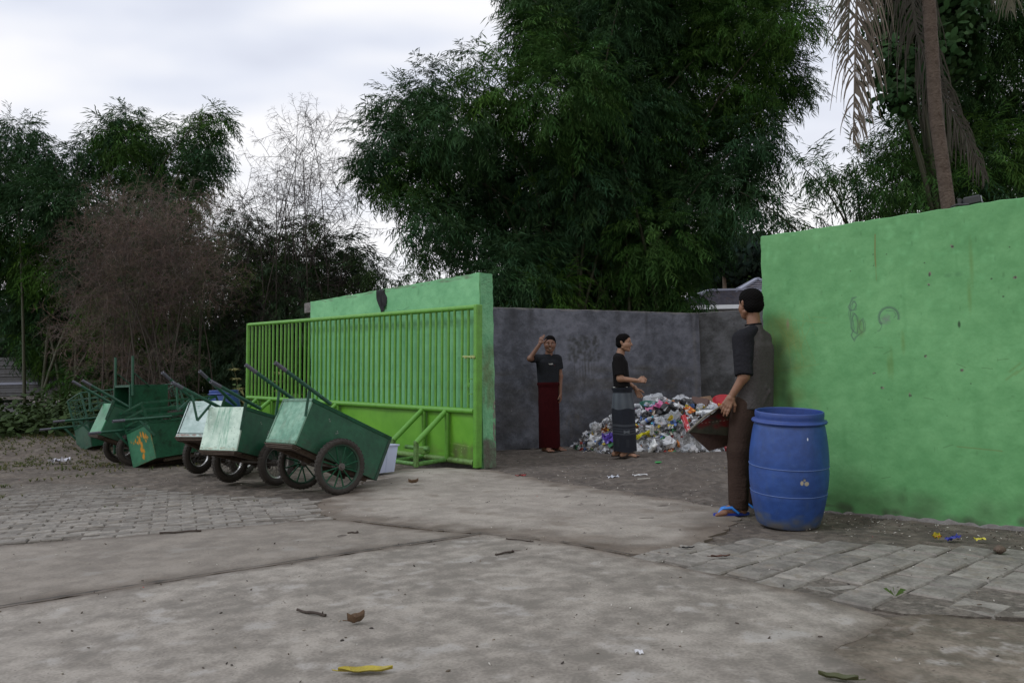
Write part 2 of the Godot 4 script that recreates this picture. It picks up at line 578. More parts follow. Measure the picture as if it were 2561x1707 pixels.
func make_materials() -> void:
	M.bump = bump_tex(512, 71, 0.03, 5)
	M.fine = bump_tex(512, 72, 0.12, 3)
	M.grime = surface_tex(512, 201, Color(0.62, 0.60, 0.58), Color(1, 1, 1), Color(0.36, 0.30, 0.24), Color(0.42, 0.4, 0.36), 0.60, 0.80, 0.008, 0.03, 0.14)
	M.soft_grime = surface_tex(512, 221, Color(0.78, 0.77, 0.76), Color(1, 1, 1), Color(0.62, 0.58, 0.52), Color(0.6, 0.6, 0.6), 0.66, 0.86, 0.008, 0.03, 0.14)
	var t1 := surface_tex(1024, 31, Color(0.165, 0.150, 0.133), Color(0.325, 0.303, 0.275), Color(0.345, 0.335, 0.325), Color(0.10, 0.088, 0.075), 0.60, 0.75, 0.007, 0.028, 0.19)
	M.slab = world_mat(t1, 4.3, 0.75, M.bump, 1.2)
	M.apron = world_mat(surface_tex(1024, 47, Color(0.215, 0.195, 0.174), Color(0.335, 0.310, 0.280), Color(0.175, 0.150, 0.126), Color(0.12, 0.10, 0.085), 0.61, 0.79, 0.005, 0.018, 0.14), 4.7, 0.8, M.bump, 1.0)
	M.slab2 = world_mat(surface_tex(1024, 83, Color(0.155, 0.138, 0.120), Color(0.245, 0.222, 0.196), Color(0.24, 0.23, 0.215), Color(0.10, 0.085, 0.07), 0.64, 0.80, 0.005, 0.02, 0.15), 3.9, 0.8, M.bump, 0.9)
	M.rough = world_mat(surface_tex(512, 99, Color(0.10, 0.085, 0.066), Color(0.21, 0.182, 0.15), Color(0.30, 0.29, 0.28), Color(0.06, 0.05, 0.04), 0.60, 0.76, 0.012, 0.04, 0.16), 2.3, 0.85, M.bump, 2.0)
	for m in [M.slab, M.slab2, M.apron, M.rough]:
		m.vertex_color_use_as_albedo = true
		m.albedo_color = Color(0.97, 0.955, 0.935)
	M.dirt = world_mat(surface_tex(1024, 61, Color(0.058, 0.046, 0.037), Color(0.135, 0.110, 0.088), Color(0.165, 0.14, 0.115), Color(0.03, 0.025, 0.02), 0.60, 0.74, 0.007, 0.03, 0.16), 3.1, 0.95, M.bump, 2.6)
	var pv := []
	for k in 3: pv.append(surface_tex(512, 300 + k * 7, Color(0.130, 0.117, 0.102) * (0.85 + 0.15 * k), Color(0.245, 0.225, 0.200) * (0.85 + 0.15 * k), Color(0.17, 0.145, 0.115), Color(0.12, 0.105, 0.09), 0.62, 0.8, 0.012, 0.03, 0.15))
	M.pavers = []
	for k in 3: M.pavers.append(world_mat(pv[k], 1.9, 0.85, M.bump, 0.8))

func build_ground() -> void:
	# one sheet, fine near the yard and coarse to the horizon
	var xs := []
	var zs := []
	var x := -9.0
	while x < 6.0: xs.append(x); x += 0.09
	var far := [6.0, 7.0, 8.5, 11.0, 15.0, 22.0, 40.0, 90.0, 190.0]
	xs += far
	var left := [-190.0, -90.0, -50.0, -32.0, -24.0, -20.0, -17.0, -14.5, -12.5, -10.8, -9.8]
	xs = left + xs
	var z := -15.0
	while z < -2.2: zs.append(z); z += 0.09
	zs += [-2.2, -1.5, -0.5, 1.0, 3.0, 8.0, 30.0, 90.0]
	zs = [-230.0, -120.0, -70.0, -48.0, -36.0, -30.0, -26.0, -24.0, -22.0, -20.5, -19.0, -18.0, -17.0, -16.2, -15.6] + zs
	var mb := MB.new()
	for zz in zs:
		for xx in xs:
			var e := 0.05
			var nn := Vector3(ground_y(xx - e, zz) - ground_y(xx + e, zz), 2 * e, ground_y(xx, zz - e) - ground_y(xx, zz + e)).normalized()
			mb.tint = soil_tint(xx, zz)
			mb.vert(Vector3(xx, ground_y(xx, zz), zz), nn)
	var w := xs.size()
	for j in zs.size() - 1:
		for i in w - 1:
			var a := j * w + i
			mb.ids(a, a + 1, a + w); mb.ids(a + 1, a + w + 1, a + w)
	mb.tinted = true
	M.dirt.vertex_color_use_as_albedo = true
	tag(put("ground", mb.mesh(), M.dirt), "", "", "", "structure")

	var near := [Vector2(-0.22, -5.31), Vector2(0.05, -5.16), Vector2(0.33, -4.92), Vector2(0.97, -4.12), Vector2(1.35, -3.65), Vector2(1.50, -3.24), Vector2(1.30, -3.05), Vector2(1.13, -2.92), Vector2(1.2, -2.5), Vector2(1.32, -2.0), Vector2(2.4, 1.2), Vector2(-5.4, 1.2), Vector2(-6.1, -1.06), Vector2(-4.0, -2.52), Vector2(-2.38, -3.72), Vector2(-1.6, -4.325), Vector2(-0.76, -4.93)]
	tag(put("concrete_pavement", slab_mesh(near, slab_y, 0.12, 0.10, 0.012, 0.13), M.slab), "", "", "", "structure")
	var second := [Vector2(-0.235, -5.325), Vector2(-0.6, -5.52), Vector2(-0.98, -5.78), Vector2(-1.22, -5.97), Vector2(-1.43, -6.08), Vector2(-2.4, -5.66), Vector2(-3.38, -5.27), Vector2(-7.0, -3.7), Vector2(-6.13, -1.08), Vector2(-4.015, -2.54), Vector2(-2.395, -3.74), Vector2(-1.615, -4.345), Vector2(-0.775, -4.95)]
	tag(put("concrete_pavement", slab_mesh(second, slab2_y, 0.12, 0.10, 0.016, 0.12), M.slab2), "", "", "", "structure")
	var apron := [Vector2(-0.225, -5.345), Vector2(0.05, -5.18), Vector2(0.34, -4.945), Vector2(0.62, -4.62), Vector2(0.95, -4.72), Vector2(1.2, -5.0), Vector2(1.42, -5.35), Vector2(1.62, -5.8), Vector2(1.66, -6.2), Vector2(1.19, -6.94), Vector2(0.87, -7.42), Vector2(0.51, -7.98), Vector2(0.1, -8.7), Vector2(-0.27, -9.36), Vector2(-0.7, -9.62), Vector2(-1.3, -9.75), Vector2(-1.62, -9.0), Vector2(-1.56, -8.2), Vector2(-1.62, -7.6), Vector2(-1.72, -7.1), Vector2(-1.60, -6.6), Vector2(-1.43, -6.11), Vector2(-1.21, -5.99), Vector2(-0.97, -5.80), Vector2(-0.59, -5.54)]
	tag(put("concrete_apron", slab_mesh(apron, apron_y, 0.12, 0.075, 0.07, 0.38), M.apron), "", "", "", "structure")
	var rough := [Vector2(1.44, -3.30), Vector2(1.7, -3.34), Vector2(1.95, -3.22), Vector2(2.3, -3.12), Vector2(3.2, -2.95), Vector2(5.0, -2.6), Vector2(5.0, 1.2), Vector2(2.3, 1.2), Vector2(1.2, -2.0), Vector2(1.06, -2.5), Vector2(1.03, -2.90), Vector2(1.25, -3.1)]
	tag(put("worn_pavement", slab_mesh(rough, rough_y, 0.12, 0.09, 0.04, 0.2), M.rough), "", "", "", "structure")

	# soil packed into the joints between the slabs
	var jb := MB.new()
	for ln in [[Vector2(-5.0, -1.80), Vector2(-2.388, -3.73), Vector2(-1.607, -4.335), Vector2(-0.768, -4.94), Vector2(-0.228, -5.32)], [Vector2(-0.228, -5.332), Vector2(0.05, -5.17), Vector2(0.335, -4.932), Vector2(0.66, -4.55)], [Vector2(-0.23, -5.335), Vector2(-0.595, -5.53), Vector2(-0.975, -5.79), Vector2(-1.215, -5.98)]]:
		for k in ln.size() - 1:
			var a: Vector2 = ln[k]; var b: Vector2 = ln[k + 1]
			var m := int(a.distance_to(b) / 0.05) + 1
			var wide := 1.0 if ln.size() == 5 else 0.45
			var sd3 := (b - a).orthogonal().normalized()
			for j in m:
				var p0 := a.lerp(b, float(j) / m); var p1 := a.lerp(b, (j + 1.0) / m)
				var w0 := wide * (0.004 + 0.020 * pow(hash2(p0.x * 3.1, p0.y), 2.0)); var w1 := wide * (0.004 + 0.020 * pow(hash2(p1.x * 3.1, p1.y), 2.0))
				jb.quad(Vector3(p0.x - sd3.x * w0, 0.0125, p0.y - sd3.y * w0), Vector3(p1.x - sd3.x * w1, 0.0125, p1.y - sd3.y * w1), Vector3(p1.x + sd3.x * w1, 0.0125, p1.y + sd3.y * w1), Vector3(p0.x + sd3.x * w0, 0.0125, p0.y + sd3.y * w0), Vector3.UP)
	tag(put("slab_joint", jb.mesh(), mat(Color(0.055, 0.047, 0.040), 0.95)), "", "", "", "structure")

	var right := PackedVector2Array([Vector2(0.74, -4.52), Vector2(1.05, -4.85), Vector2(1.45, -5.08), Vector2(2.0, -4.80), Vector2(2.78, -4.42), Vector2(3.4, -4.05), Vector2(3.6, -3.0), Vector2(2.35, -3.24), Vector2(1.9, -3.34), Vector2(1.62, -3.40), Vector2(1.44, -3.6), Vector2(1.06, -4.12)])
	var pr := Node3D.new(); pr.name = "brick_paving"; add_child(pr, true); tag(pr, "", "", "", "structure")
	M.bed = world_mat(surface_tex(512, 141, Color(0.065, 0.055, 0.045), Color(0.14, 0.12, 0.10), Color(0.22, 0.195, 0.165), Color(0.06, 0.05, 0.04), 0.6, 0.78, 0.012, 0.05, 0.16), 1.3, 0.95, M.bump, 1.0)
	put("joint_sand", slab_mesh(Array(right), func(px, pz): return -0.008 + 0.006 * gn.get_noise_2d(px * 7.0, pz * 7.0), 0.05, 0.12), M.bed, pr)
	lay_pavers(pr, "right", right, Vector2(0.75, -0.66).normalized(), 0.213, 0.190, 0.011, M.pavers, 0.004, 41, 300, func(px, pz): return -0.010 * smoothstep(0.25, 0.6, gn.get_noise_2d(px * 1.7 + 40.0, pz * 1.7)) - 0.020 * smoothstep(-3.85, -3.30, pz))
	var leftp := PackedVector2Array([Vector2(-1.50, -6.12), Vector2(-2.4, -5.73), Vector2(-3.38, -5.34), Vector2(-6.4, -4.05), Vector2(-8.4, -7.6), Vector2(-6.6, -9.4), Vector2(-4.6, -8.9), Vector2(-3.1, -7.8), Vector2(-1.8, -7.25), Vector2(-1.70, -6.7)])
	var pl := Node3D.new(); pl.name = "brick_paving_001"; add_child(pl, true); tag(pl, "", "", "", "structure")
	put("joint_sand", slab_mesh(Array(leftp), func(px, pz): return -0.011 + 0.009 * gn.get_noise_2d(px * 4.0, pz * 4.0), 0.05, 0.14), M.bed, pl)
	lay_pavers(pl, "left", leftp, Vector2(0.922, -0.388).normalized(), 0.205, 0.105, 0.009, M.pavers, 0.0, 43, 300, func(px, pz): return -0.012 * smoothstep(0.15, 0.55, gn.get_noise_2d(px * 1.3 + 7.0, pz * 1.3)) - 0.02 * smoothstep(7.2, 9.6, -pz))

# front face as a grid with a wavering outline; "side" gets top, ends and back
func wall_meshes(len: float, high: float, thick: float, rows: int, cols: int, jag: float, sd: int) -> Array:
	var front := MB.new()
	var side := MB.new()
	var P := func(i: int, j: int) -> Vector3:
		var x := len * i / cols
		var y := high * j / rows
		var q := Vector3(x, y, 0)
		if i == 0 or i == cols: q.x += (hash2(j * 1.3 + sd, i) - 0.5) * jag
		if j == rows: q.y += (hash2(i * 0.7, sd + 3.0) - 0.5) * jag * 0.6
		q.z += 0.004 * gn.get_noise_2d(x * 2.0 + sd, y * 2.0) + (hash2(i * 1.1 + j, sd) - 0.5) * 0.003
		return q
	for i in cols:
		for j in rows:
			var a: Vector3 = P.call(i, j); var b: Vector3 = P.call(i + 1, j); var c: Vector3 = P.call(i + 1, j + 1); var d: Vector3 = P.call(i, j + 1)
			front.quad(a, b, c, d, Vector3(0, 0, 1), Vector2(float(i) / cols, 1.0 - float(j) / rows), Vector2((i + 1.0) / cols, 1.0 - float(j) / rows), Vector2((i + 1.0) / cols, 1.0 - (j + 1.0) / rows), Vector2(float(i) / cols, 1.0 - (j + 1.0) / rows))
	front.resmooth()
	var back := Vector3(0, 0, -thick)
	for i in cols:
		var a: Vector3 = P.call(i, rows); var b: Vector3 = P.call(i + 1, rows)
		var m := Vector3(0, 0.006, -0.012)
		side.quad(a, b, b + m, a + m, Vector3(0, 1, 1))
		side.quad(a + m, b + m, b + back, a + back, Vector3.UP)
	for e in [0, cols]:
		for j in rows:
			var a: Vector3 = P.call(e, j); var b: Vector3 = P.call(e, j + 1)
			var o := Vector3(-1 if e == 0 else 1, 0, 0)
			var m := o * 0.008 + Vector3(0, 0, -0.010)
			side.quad(a, b, b + m, a + m, o + Vector3(0, 0, 1))
			side.quad(a + m, b + m, b + m + back, a + m + back, o)
	side.quad(back, back + Vector3(len, 0, 0), back + Vector3(len, high, 0), back + Vector3(0, high, 0), Vector3(0, 0, -1))
	return [front.mesh(), side.mesh()]

func along_basis(w: Vector3) -> Basis:      # local x runs along w, z is the face towards the yard
	return Basis(w, Vector3.UP, w.cross(Vector3.UP))

func uv_mat(t: Texture2D, rough: float, bump: Texture2D = null, depth := 0.3, rep := Vector3.ONE) -> StandardMaterial3D:
	var m := StandardMaterial3D.new()
	m.albedo_texture = t
	m.roughness = rough
	if bump:
		m.heightmap_enabled = true; m.heightmap_texture = bump; m.heightmap_scale = depth
	return m

func footing(len: float, sd: int, high := 0.09, out := 0.035) -> ArrayMesh:
	var mb := MB.new()
	var n := int(len / 0.03)
	for k in n:
		var x0 := len * k / n
		var x1 := len * (k + 1) / n
		var h0 := high * (0.55 + 0.6 * hash2(k, sd) + 0.5 * gn.get_noise_2d(k * 0.12, sd)); var h1 := high * (0.55 + 0.6 * hash2(k + 1, sd) + 0.5 * gn.get_noise_2d((k + 1) * 0.12, sd))
		var o0 := out * (0.5 + hash2(sd, k)); var o1 := out * (0.5 + hash2(sd, k + 1))
		var a := Vector3(x0, -0.1, o0 + 0.02); var b := Vector3(x1, -0.1, o1 + 0.02)
		var c := Vector3(x1, h1 * 0.8, o1); var d := Vector3(x0, h0 * 0.8, o0)
		mb.quad(a, b, c, d, Vector3(0, 0.2, 1))
		mb.quad(d, c, Vector3(x1, h1, -0.01), Vector3(x0, h0, -0.01), Vector3(0, 1, 0.6))
	mb.resmooth()
	return mb.mesh()

func build_walls() -> void:
	var s := func(r: float, g: float, b: float) -> Color: return Color(r, g, b)
	var paint_a := Color(0.315, 0.550, 0.330)
	var paint_b := Color(0.425, 0.650, 0.425)
	var plain := wall_canvas(512, 512, 17, paint_a, paint_b, 0.9)
	for k in 60: plain.dab(rng.randf() * 512, rng.randf() * 512, rng.randf_range(2, 9), rng.randf_range(3, 16), Color(0.25, 0.40, 0.26), 0.35)
	M.mint = world_mat(plain.texture(), 2.2, 0.62, M.bump, 0.5)
	M.cement = world_mat(surface_tex(512, 121, Color(0.10, 0.092, 0.088), Color(0.20, 0.188, 0.178), Color(0.26, 0.25, 0.25), Color(0.05, 0.045, 0.04), 0.62, 0.78, 0.012, 0.04, 0.16), 1.4, 0.92, M.bump, 1.2)

	# ---- right wall: 6 m by 2.09 m, 283 px a metre
	var W := 1700
	var H := 592
	var cv := wall_canvas(W, H, 5, paint_a, paint_b, 0.62)
	var q := RandomNumberGenerator.new(); q.seed = 77
	var X := func(m: float) -> float: return m * 283.3
	var Y := func(m: float) -> float: return (2.09 - m) * 283.3
	# lighter mottling in the upper half, where rain has washed the paint
	for k in 420:
		var xx := q.randf() * W
		var yy := q.randf() * H * 0.55
		cv.dab(xx, yy, q.randf_range(4, 11), q.randf_range(4, 14), Color(0.50, 0.77, 0.54), 0.22 * (1.0 - yy / (H * 0.55)) + 0.06)
	for k in 420:  # short dark moss ticks
		var xx := q.randf() * W; var yy := q.randf() * H
		cv.dab(xx, yy, q.randf_range(1, 4), q.randf_range(1.5, 8), Color(0.20, 0.38, 0.20), q.randf_range(0.1, 0.4))
	for k in 34:   # vertical run marks
		var xx := q.randf() * W; var yy := q.randf_range(0.05, 0.75) * H
		cv.dab(xx, yy, q.randf_range(3, 12), q.randf_range(25, 110), Color(0.27, 0.50, 0.28), 0.28)
	for k in 60:   # scuffs
		var xx := q.randf() * W; var yy := q.randf_range(0.3, 0.95) * H
		var an := q.randf_range(-0.5, 0.5)
		cv.line([Vector2(xx, yy), Vector2(xx + cos(an) * 18, yy + sin(an) * 18)], 1.0, Color(0.24, 0.40, 0.22), 0.45)
	# hands and backs have greased the corner
	for k in 60:
		var m := q.randf_range(0.02, 0.40)
		cv.dab(X.call(m * q.randf_range(0.4, 1.0)), Y.call(q.randf_range(0.80, 1.48)), q.randf_range(8, 30), q.randf_range(12, 45), Color(0.40, 0.40, 0.16), 0.13)
	for k in 34: cv.dab(X.call(q.randf_range(0.02, 0.2)), Y.call(q.randf_range(0.72, 1.22)), q.randf_range(8, 24), q.randf_range(15, 50), Color(0.15, 0.22, 0.12), 0.20)
	for k in 14: cv.line([Vector2(X.call(q.randf_range(0.05, 0.5)), Y.call(q.randf_range(1.0, 1.5))), Vector2(X.call(q.randf_range(0.05, 0.5)), Y.call(q.randf_range(1.0, 1.5)))], 1.4, Color(0.55, 0.50, 0.22), 0.12)
	cv.dab(X.call(0.19), Y.call(1.40), 5, 16, Color(0.55, 0.42, 0.36), 0.7)
	# damp and splashed soil along the foot
	for k in 170:
		var xx := q.randf() * W
		cv.dab(xx, Y.call(q.randf_range(-0.05, 0.16)), q.randf_range(10, 40), q.randf_range(10, 36), Color(0.20, 0.30, 0.17), 0.24)
	for k in 90: cv.dab(q.randf() * W, Y.call(q.randf_range(-0.02, 0.07)), q.randf_range(6, 24), q.randf_range(4, 16), Color(0.19, 0.18, 0.15), 0.45)
	# rust runs, nail holes and flaked spots, where they are on the wall
	cv.line([Vector2(X.call(0.85), Y.call(1.99)), Vector2(X.call(0.843), Y.call(1.83)), Vector2(X.call(0.845), Y.call(1.76))], 1.7, Color(0.46, 0.33, 0.10), 0.5)
	cv.line([Vector2(X.call(0.845), Y.call(1.76)), Vector2(X.call(0.845), Y.call(1.66))], 1.3, Color(0.40, 0.42, 0.20), 0.3)
	for h in [[0.83, 1.85, 2.2], [0.92, 1.84, 2.2], [0.83, 1.77, 1.8], [0.67, 1.75, 2.0], [1.16, 1.75, 2.4], [1.55, 1.60, 3.0], [1.61, 1.48, 3.0], [1.66, 1.79, 2.2], [0.56, 1.62, 1.4], [0.60, 1.58, 1.4], [1.40, 0.93, 2.2], [1.25, 0.72, 1.5]]:
		cv.dab(X.call(h[0]), Y.call(h[1]), h[2] * 0.75, h[2] * 0.65, Color(0.14, 0.18, 0.12), 0.85, 0.7)
	for h in [[1.33, 1.84, 5.0, 5.5], [1.19, 1.67, 4.5, 7.0], [1.18, 1.60, 4.5, 4.5], [1.68, 1.59, 5.0, 6.0], [1.35, 1.02, 5.5, 4.0], [0.85, 0.91, 5.5, 4.0], [1.03, 0.86, 3.5, 8.0], [1.14, 1.12, 4.0, 4.0], [0.80, 1.01, 4.0, 2.5]]:
		for e in 4: cv.dab(X.call(h[0]) + q.randf_range(-2, 2), Y.call(h[1]) + q.randf_range(-2, 2), h[2] * q.randf_range(0.3, 0.7), h[3] * q.randf_range(0.3, 0.7), Color(0.22, 0.21, 0.18) if e % 2 else Color(0.50, 0.44, 0.42), 0.8, 0.6)
	cv.dab(X.call(1.35), Y.call(1.32), 3, 8, Color(0.10, 0.22, 0.10), 0.9, 0.6)
	for h in [[1.30, 1.65], [1.36, 1.65]]: cv.dab(X.call(h[0]), Y.call(h[1]), 10, 6, Color(0.22, 0.42, 0.24), 0.5)
	for h in [[0.92, 1.08, 40], [0.90, 1.06, 30], [1.0, 1.22, 30], [1.44, 1.72, 60], [1.42, 1.50, 40]]: cv.dab(X.call(h[0]), Y.call(h[1]), 5, h[2], Color(0.33, 0.43, 0.16), 0.4)
	for h in [[1.62, 1.0], [1.65, 0.98], [1.60, 0.95]]: cv.line([Vector2(X.call(h[0]), Y.call(h[1])), Vector2(X.call(h[0] + 0.07), Y.call(h[1] + 0.06))], 3.0, Color(0.36, 0.40, 0.16), 0.16)
	cv.line([Vector2(X.call(1.30), Y.call(0.52)), Vector2(X.call(1.56), Y.call(0.50))], 1.5, Color(0.42, 0.34, 0.14), 0.25)
	# pencil scribbles: a loopy upright scrawl and a round one with a tail
	var pen := Color(0.26, 0.36, 0.31)
	var scrawl := [Vector2(0.70, 1.555), Vector2(0.675, 1.555), Vector2(0.66, 1.525), Vector2(0.645, 1.49), Vector2(0.66, 1.47), Vector2(0.69, 1.475), Vector2(0.70, 1.50), Vector2(0.685, 1.53), Vector2(0.665, 1.50), Vector2(0.65, 1.45), Vector2(0.655, 1.40), Vector2(0.66, 1.34), Vector2(0.675, 1.31), Vector2(0.70, 1.30), Vector2(0.71, 1.36), Vector2(0.70, 1.42), Vector2(0.68, 1.45), Vector2(0.665, 1.41), Vector2(0.67, 1.33), Vector2(0.655, 1.29), Vector2(0.67, 1.25), Vector2(0.69, 1.28), Vector2(0.72, 1.30), Vector2(0.745, 1.32), Vector2(0.75, 1.37), Vector2(0.735, 1.40), Vector2(0.715, 1.38), Vector2(0.71, 1.33), Vector2(0.73, 1.30)]
	for rep in 3:
		var l := []
		for p in scrawl: l.append(Vector2(X.call(p.x + q.randf_range(-0.008, 0.008)), Y.call(p.y + q.randf_range(-0.008, 0.008))))
		cv.line(l, 1.25, pen, 0.36)
	for k in 24: cv.dab(X.call(q.randf_range(0.70, 0.755)), Y.call(q.randf_range(1.28, 1.40)), 6, 9, Color(0.33, 0.47, 0.25), 0.16)
	for rep in 4:
		var l := []
		var rx := 0.072 + q.randf_range(-0.012, 0.006)
		for k in 26:
			var a := PI * (-0.1 + 1.35 * k / 25.0)
			l.append(Vector2(X.call(0.915 + rx * cos(a)), Y.call(1.40 + rx * 1.05 * sin(a))))
		cv.line(l, 1.25, pen, 0.42)
	for k in 12:
		var l := []
		var c := Vector2(0.875 + q.randf_range(-0.02, 0.03), 1.39 + q.randf_range(-0.02, 0.02))
		for j in 14: l.append(Vector2(X.call(c.x + 0.02 * cos(j * 0.6) * q.randf_range(0.5, 1.3)), Y.call(c.y + 0.018 * sin(j * 0.6) * q.randf_range(0.5, 1.3))))
		cv.line(l, 1.0, Color(0.42, 0.47, 0.44), 0.22)
	cv.line([Vector2(X.call(0.90), Y.call(1.445)), Vector2(X.call(0.95), Y.call(1.44)), Vector2(X.call(0.965), Y.call(1.41)), Vector2(X.call(0.945), Y.call(1.39))], 1.2, pen, 0.4)
	cv.line([Vector2(X.call(0.85), Y.call(1.37)), Vector2(X.call(0.868), Y.call(1.345)), Vector2(X.call(0.85), Y.call(1.31)), Vector2(X.call(0.832), Y.call(1.305))], 1.3, pen, 0.4)
	M.right_face = uv_mat(cv.texture(), 0.62, rect_bump(1275, 444, 74, 0.05), 0.22)
	var w := Vector3(0.735, 0, 0.678).normalized()
	var rw := thing("painted_wall", "tall mint green wall on the right with pencil scribbles and a blue barrel before it", "wall", Vector3(1.95, 0, -6.14))
	rw.basis = along_basis(w)
	var m := wall_meshes(6.0, 2.09, 0.20, 40, 100, 0.014, 3)
	put("painted_face", m[0], M.right_face, rw)
	put("wall_body", m[1], M.mint, rw)
	put("footing", footing(6.0, 5, 0.034, 0.03), M.cement, rw)

	# ---- left wall behind the gate
	var w2 := Vector3(-2.765, 0, -2.80).normalized()
	var lw := thing("painted_wall", "mint green wall behind the open gate with a dark cloth on top", "wall", Vector3(-0.385, 0, -9.62))
	lw.basis = Basis(-w2, Vector3.UP, (-w2).cross(Vector3.UP))
	# local x runs towards the opening, so the wall lies on its negative side
	var m2 := wall_meshes(3.93, 2.36, 0.20, 30, 44, 0.016, 8)
	var cv2 := wall_canvas(732, 470, 25, Color(0.40, 0.65, 0.455), Color(0.49, 0.735, 0.53), 0.85)
	for k in 120: cv2.dab(q.randf() * 732, q.randf() * 470, q.randf_range(2, 7), q.randf_range(3, 12), Color(0.25, 0.44, 0.27), q.randf_range(0.1, 0.4))
	for k in 60: cv2.dab(q.randf() * 732, 470 - q.randf_range(-10, 40), 30, 24, Color(0.22, 0.24, 0.18), 0.3)
	for k in 40: cv2.dab(q.randf() * 732, q.randf() * 8, q.randf_range(6, 30), 3, Color(0.36, 0.36, 0.30), 0.5)
	cv2.line([Vector2(420, 60), Vector2(440, 66), Vector2(470, 58)], 1.0, Color(0.25, 0.4, 0.28), 0.6)
	var f := put("painted_face", m2[0], uv_mat(cv2.texture(), 0.62, rect_bump(732, 470, 75, 0.035), 0.4), lw)
	f.position = Vector3(-3.93, 0, 0)
	# its end, facing the opening, is stained brown at hand height and bare cement at the foot
	var cv3 := wall_canvas(96, 1000, 27, Color(0.36, 0.60, 0.43), Color(0.47, 0.70, 0.52), 0.9)
	for k in 90: cv3.dab(q.randf() * 96, 1000 * (1.0 - q.randf_range(0.72, 1.45) / 2.36), q.randf_range(8, 26), q.randf_range(15, 60), Color(0.33, 0.30, 0.17), 0.17)
	for k in 120: cv3.dab(q.randf() * 96, 1000 * (1.0 - q.randf_range(-0.05, 0.33) / 2.36), q.randf_range(12, 30), q.randf_range(12, 34), Color(0.33, 0.30, 0.27), 0.35)
	for k in 26: cv3.dab(80 + q.randf() * 16, 1000 * (1.0 - q.randf_range(0.28, 0.8) / 2.36), 7, 12, Color(0.45, 0.40, 0.38), 0.7, 0.4)
	for k in 10:
		var yy := q.randf_range(20, 150)
		cv3.line([Vector2(10, yy), Vector2(40, yy + q.randf_range(-20, 20)), Vector2(85, yy + q.randf_range(-30, 30))], 0.9, Color(0.2, 0.3, 0.2), 0.6)
	var eb := MB.new()
	for j in 30:
		var y0 := 2.36 * j / 30.0
		var y1 := 2.36 * (j + 1) / 30.0
		var j0 := (hash2(j, 4.4) - 0.5) * 0.014; var j1 := (hash2(j + 1, 4.4) - 0.5) * 0.014
		eb.quad(Vector3(0.020, y0, 0.0), Vector3(0.020, y0, -0.205 - j0), Vector3(0.020, y1, -0.205 - j1), Vector3(0.020, y1, 0.0), Vector3.RIGHT, Vector2(0, 1.0 - j / 30.0), Vector2(1, 1.0 - j / 30.0), Vector2(1, 1.0 - (j + 1) / 30.0), Vector2(0, 1.0 - (j + 1) / 30.0))
	put("wall_end", eb.mesh(), uv_mat(cv3.texture(), 0.7, rect_bump(96, 1000, 76, 0.05), 0.5), lw)
	var sb := put("wall_body", m2[1], M.mint, lw)
	sb.position = Vector3(-3.93, 0, 0)
	var beam := MB.new()
	beam.box(Vector3(-4.03, 2.28, -0.1), Vector3(0.24, 0.16, 0.17), Basis.IDENTITY, 0.008)
	put("beam_end", beam.mesh(), M.cement, lw)
	var ft := put("footing", footing(3.8, 9, 0.05, 0.02), M.cement, lw)
	ft.position = Vector3(-3.85, 0, 0)

	# ---- grey walls of the tip
	var A := Vector3(-1.1, 0, -11.84)
	var C := Vector3(3.33, 0, -14.1)
	var gl := A.distance_to(C)
	var gw := (C - A).normalized()
	var gc := wall_canvas(1000, 440, 55, Color(0.275, 0.285, 0.32), Color(0.415, 0.425, 0.47), 1.15)
	var PX := 1000.0 / gl
	var GX := func(mm: float) -> float: return mm * PX
	var GY := func(mm: float) -> float: return (2.2 - mm) * 200.0
	for k in 130: gc.dab(q.randf() * 1000, GY.call(q.randf_range(1.2, 2.2)), q.randf_range(10, 60), q.randf_range(8, 40), Color(0.44, 0.455, 0.51), 0.10)
	for k in 200: gc.dab(q.randf() * 1000, GY.call(q.randf_range(-0.1, 1.0)), q.randf_range(20, 70), q.randf_range(10, 50), Color(0.215, 0.20, 0.185), 0.17)
	for k in 300: gc.dab(q.randf() * 1000, GY.call(q.randf_range(0.0, 2.2)), q.randf_range(2, 8), q.randf_range(2, 10), Color(0.17, 0.17, 0.18) if k % 2 else Color(0.44, 0.44, 0.48), q.randf_range(0.08, 0.3))
	for k in 60: gc.dab(q.randf() * 1000, GY.call(q.randf_range(0.9, 1.25)), q.randf_range(30, 80), q.randf_range(6, 22), Color(0.27, 0.25, 0.20), 0.16)
	for k in 90: gc.dab(q.randf() * 1000, GY.call(q.randf_range(0.2, 2.1)), q.randf_range(3, 18), q.randf_range(4, 30), Color(0.43, 0.43, 0.47), q.randf_range(0.05, 0.22))
	for k in 30: gc.dab(q.randf() * 1000, GY.call(2.19), q.randf_range(10, 40), 3, Color(0.5, 0.49, 0.48), 0.5)
	for k in 9:   # water runs from the top
		var xx := q.randf() * 1000
		gc.dab(xx, GY.call(2.1), q.randf_range(5, 22), q.randf_range(60, 170), Color(0.13, 0.13, 0.14), 0.35)
	for k in 130:   # the damp square patch
		gc.dab(GX.call(2.55 + q.randf_range(-0.30, 0.30)), GY.call(1.57 + q.randf_range(-0.20, 0.20)), q.randf_range(4, 12), q.randf_range(4, 12), Color(0.17, 0.175, 0.165), 0.35)
	for k in 16: gc.dab(GX.call(2.55 + q.randf_range(-0.2, 0.2)), GY.call(q.randf_range(1.0, 1.35)), q.randf_range(2, 6), q.randf_range(15, 60), Color(0.15, 0.145, 0.13), q.randf_range(0.1, 0.4))
	gc.line([Vector2(GX.call(1.98), GY.call(1.68)), Vector2(GX.call(1.92), GY.call(1.35)), Vector2(GX.call(1.87), GY.call(0.95))], 5.0, Color(0.10, 0.10, 0.11), 0.25)
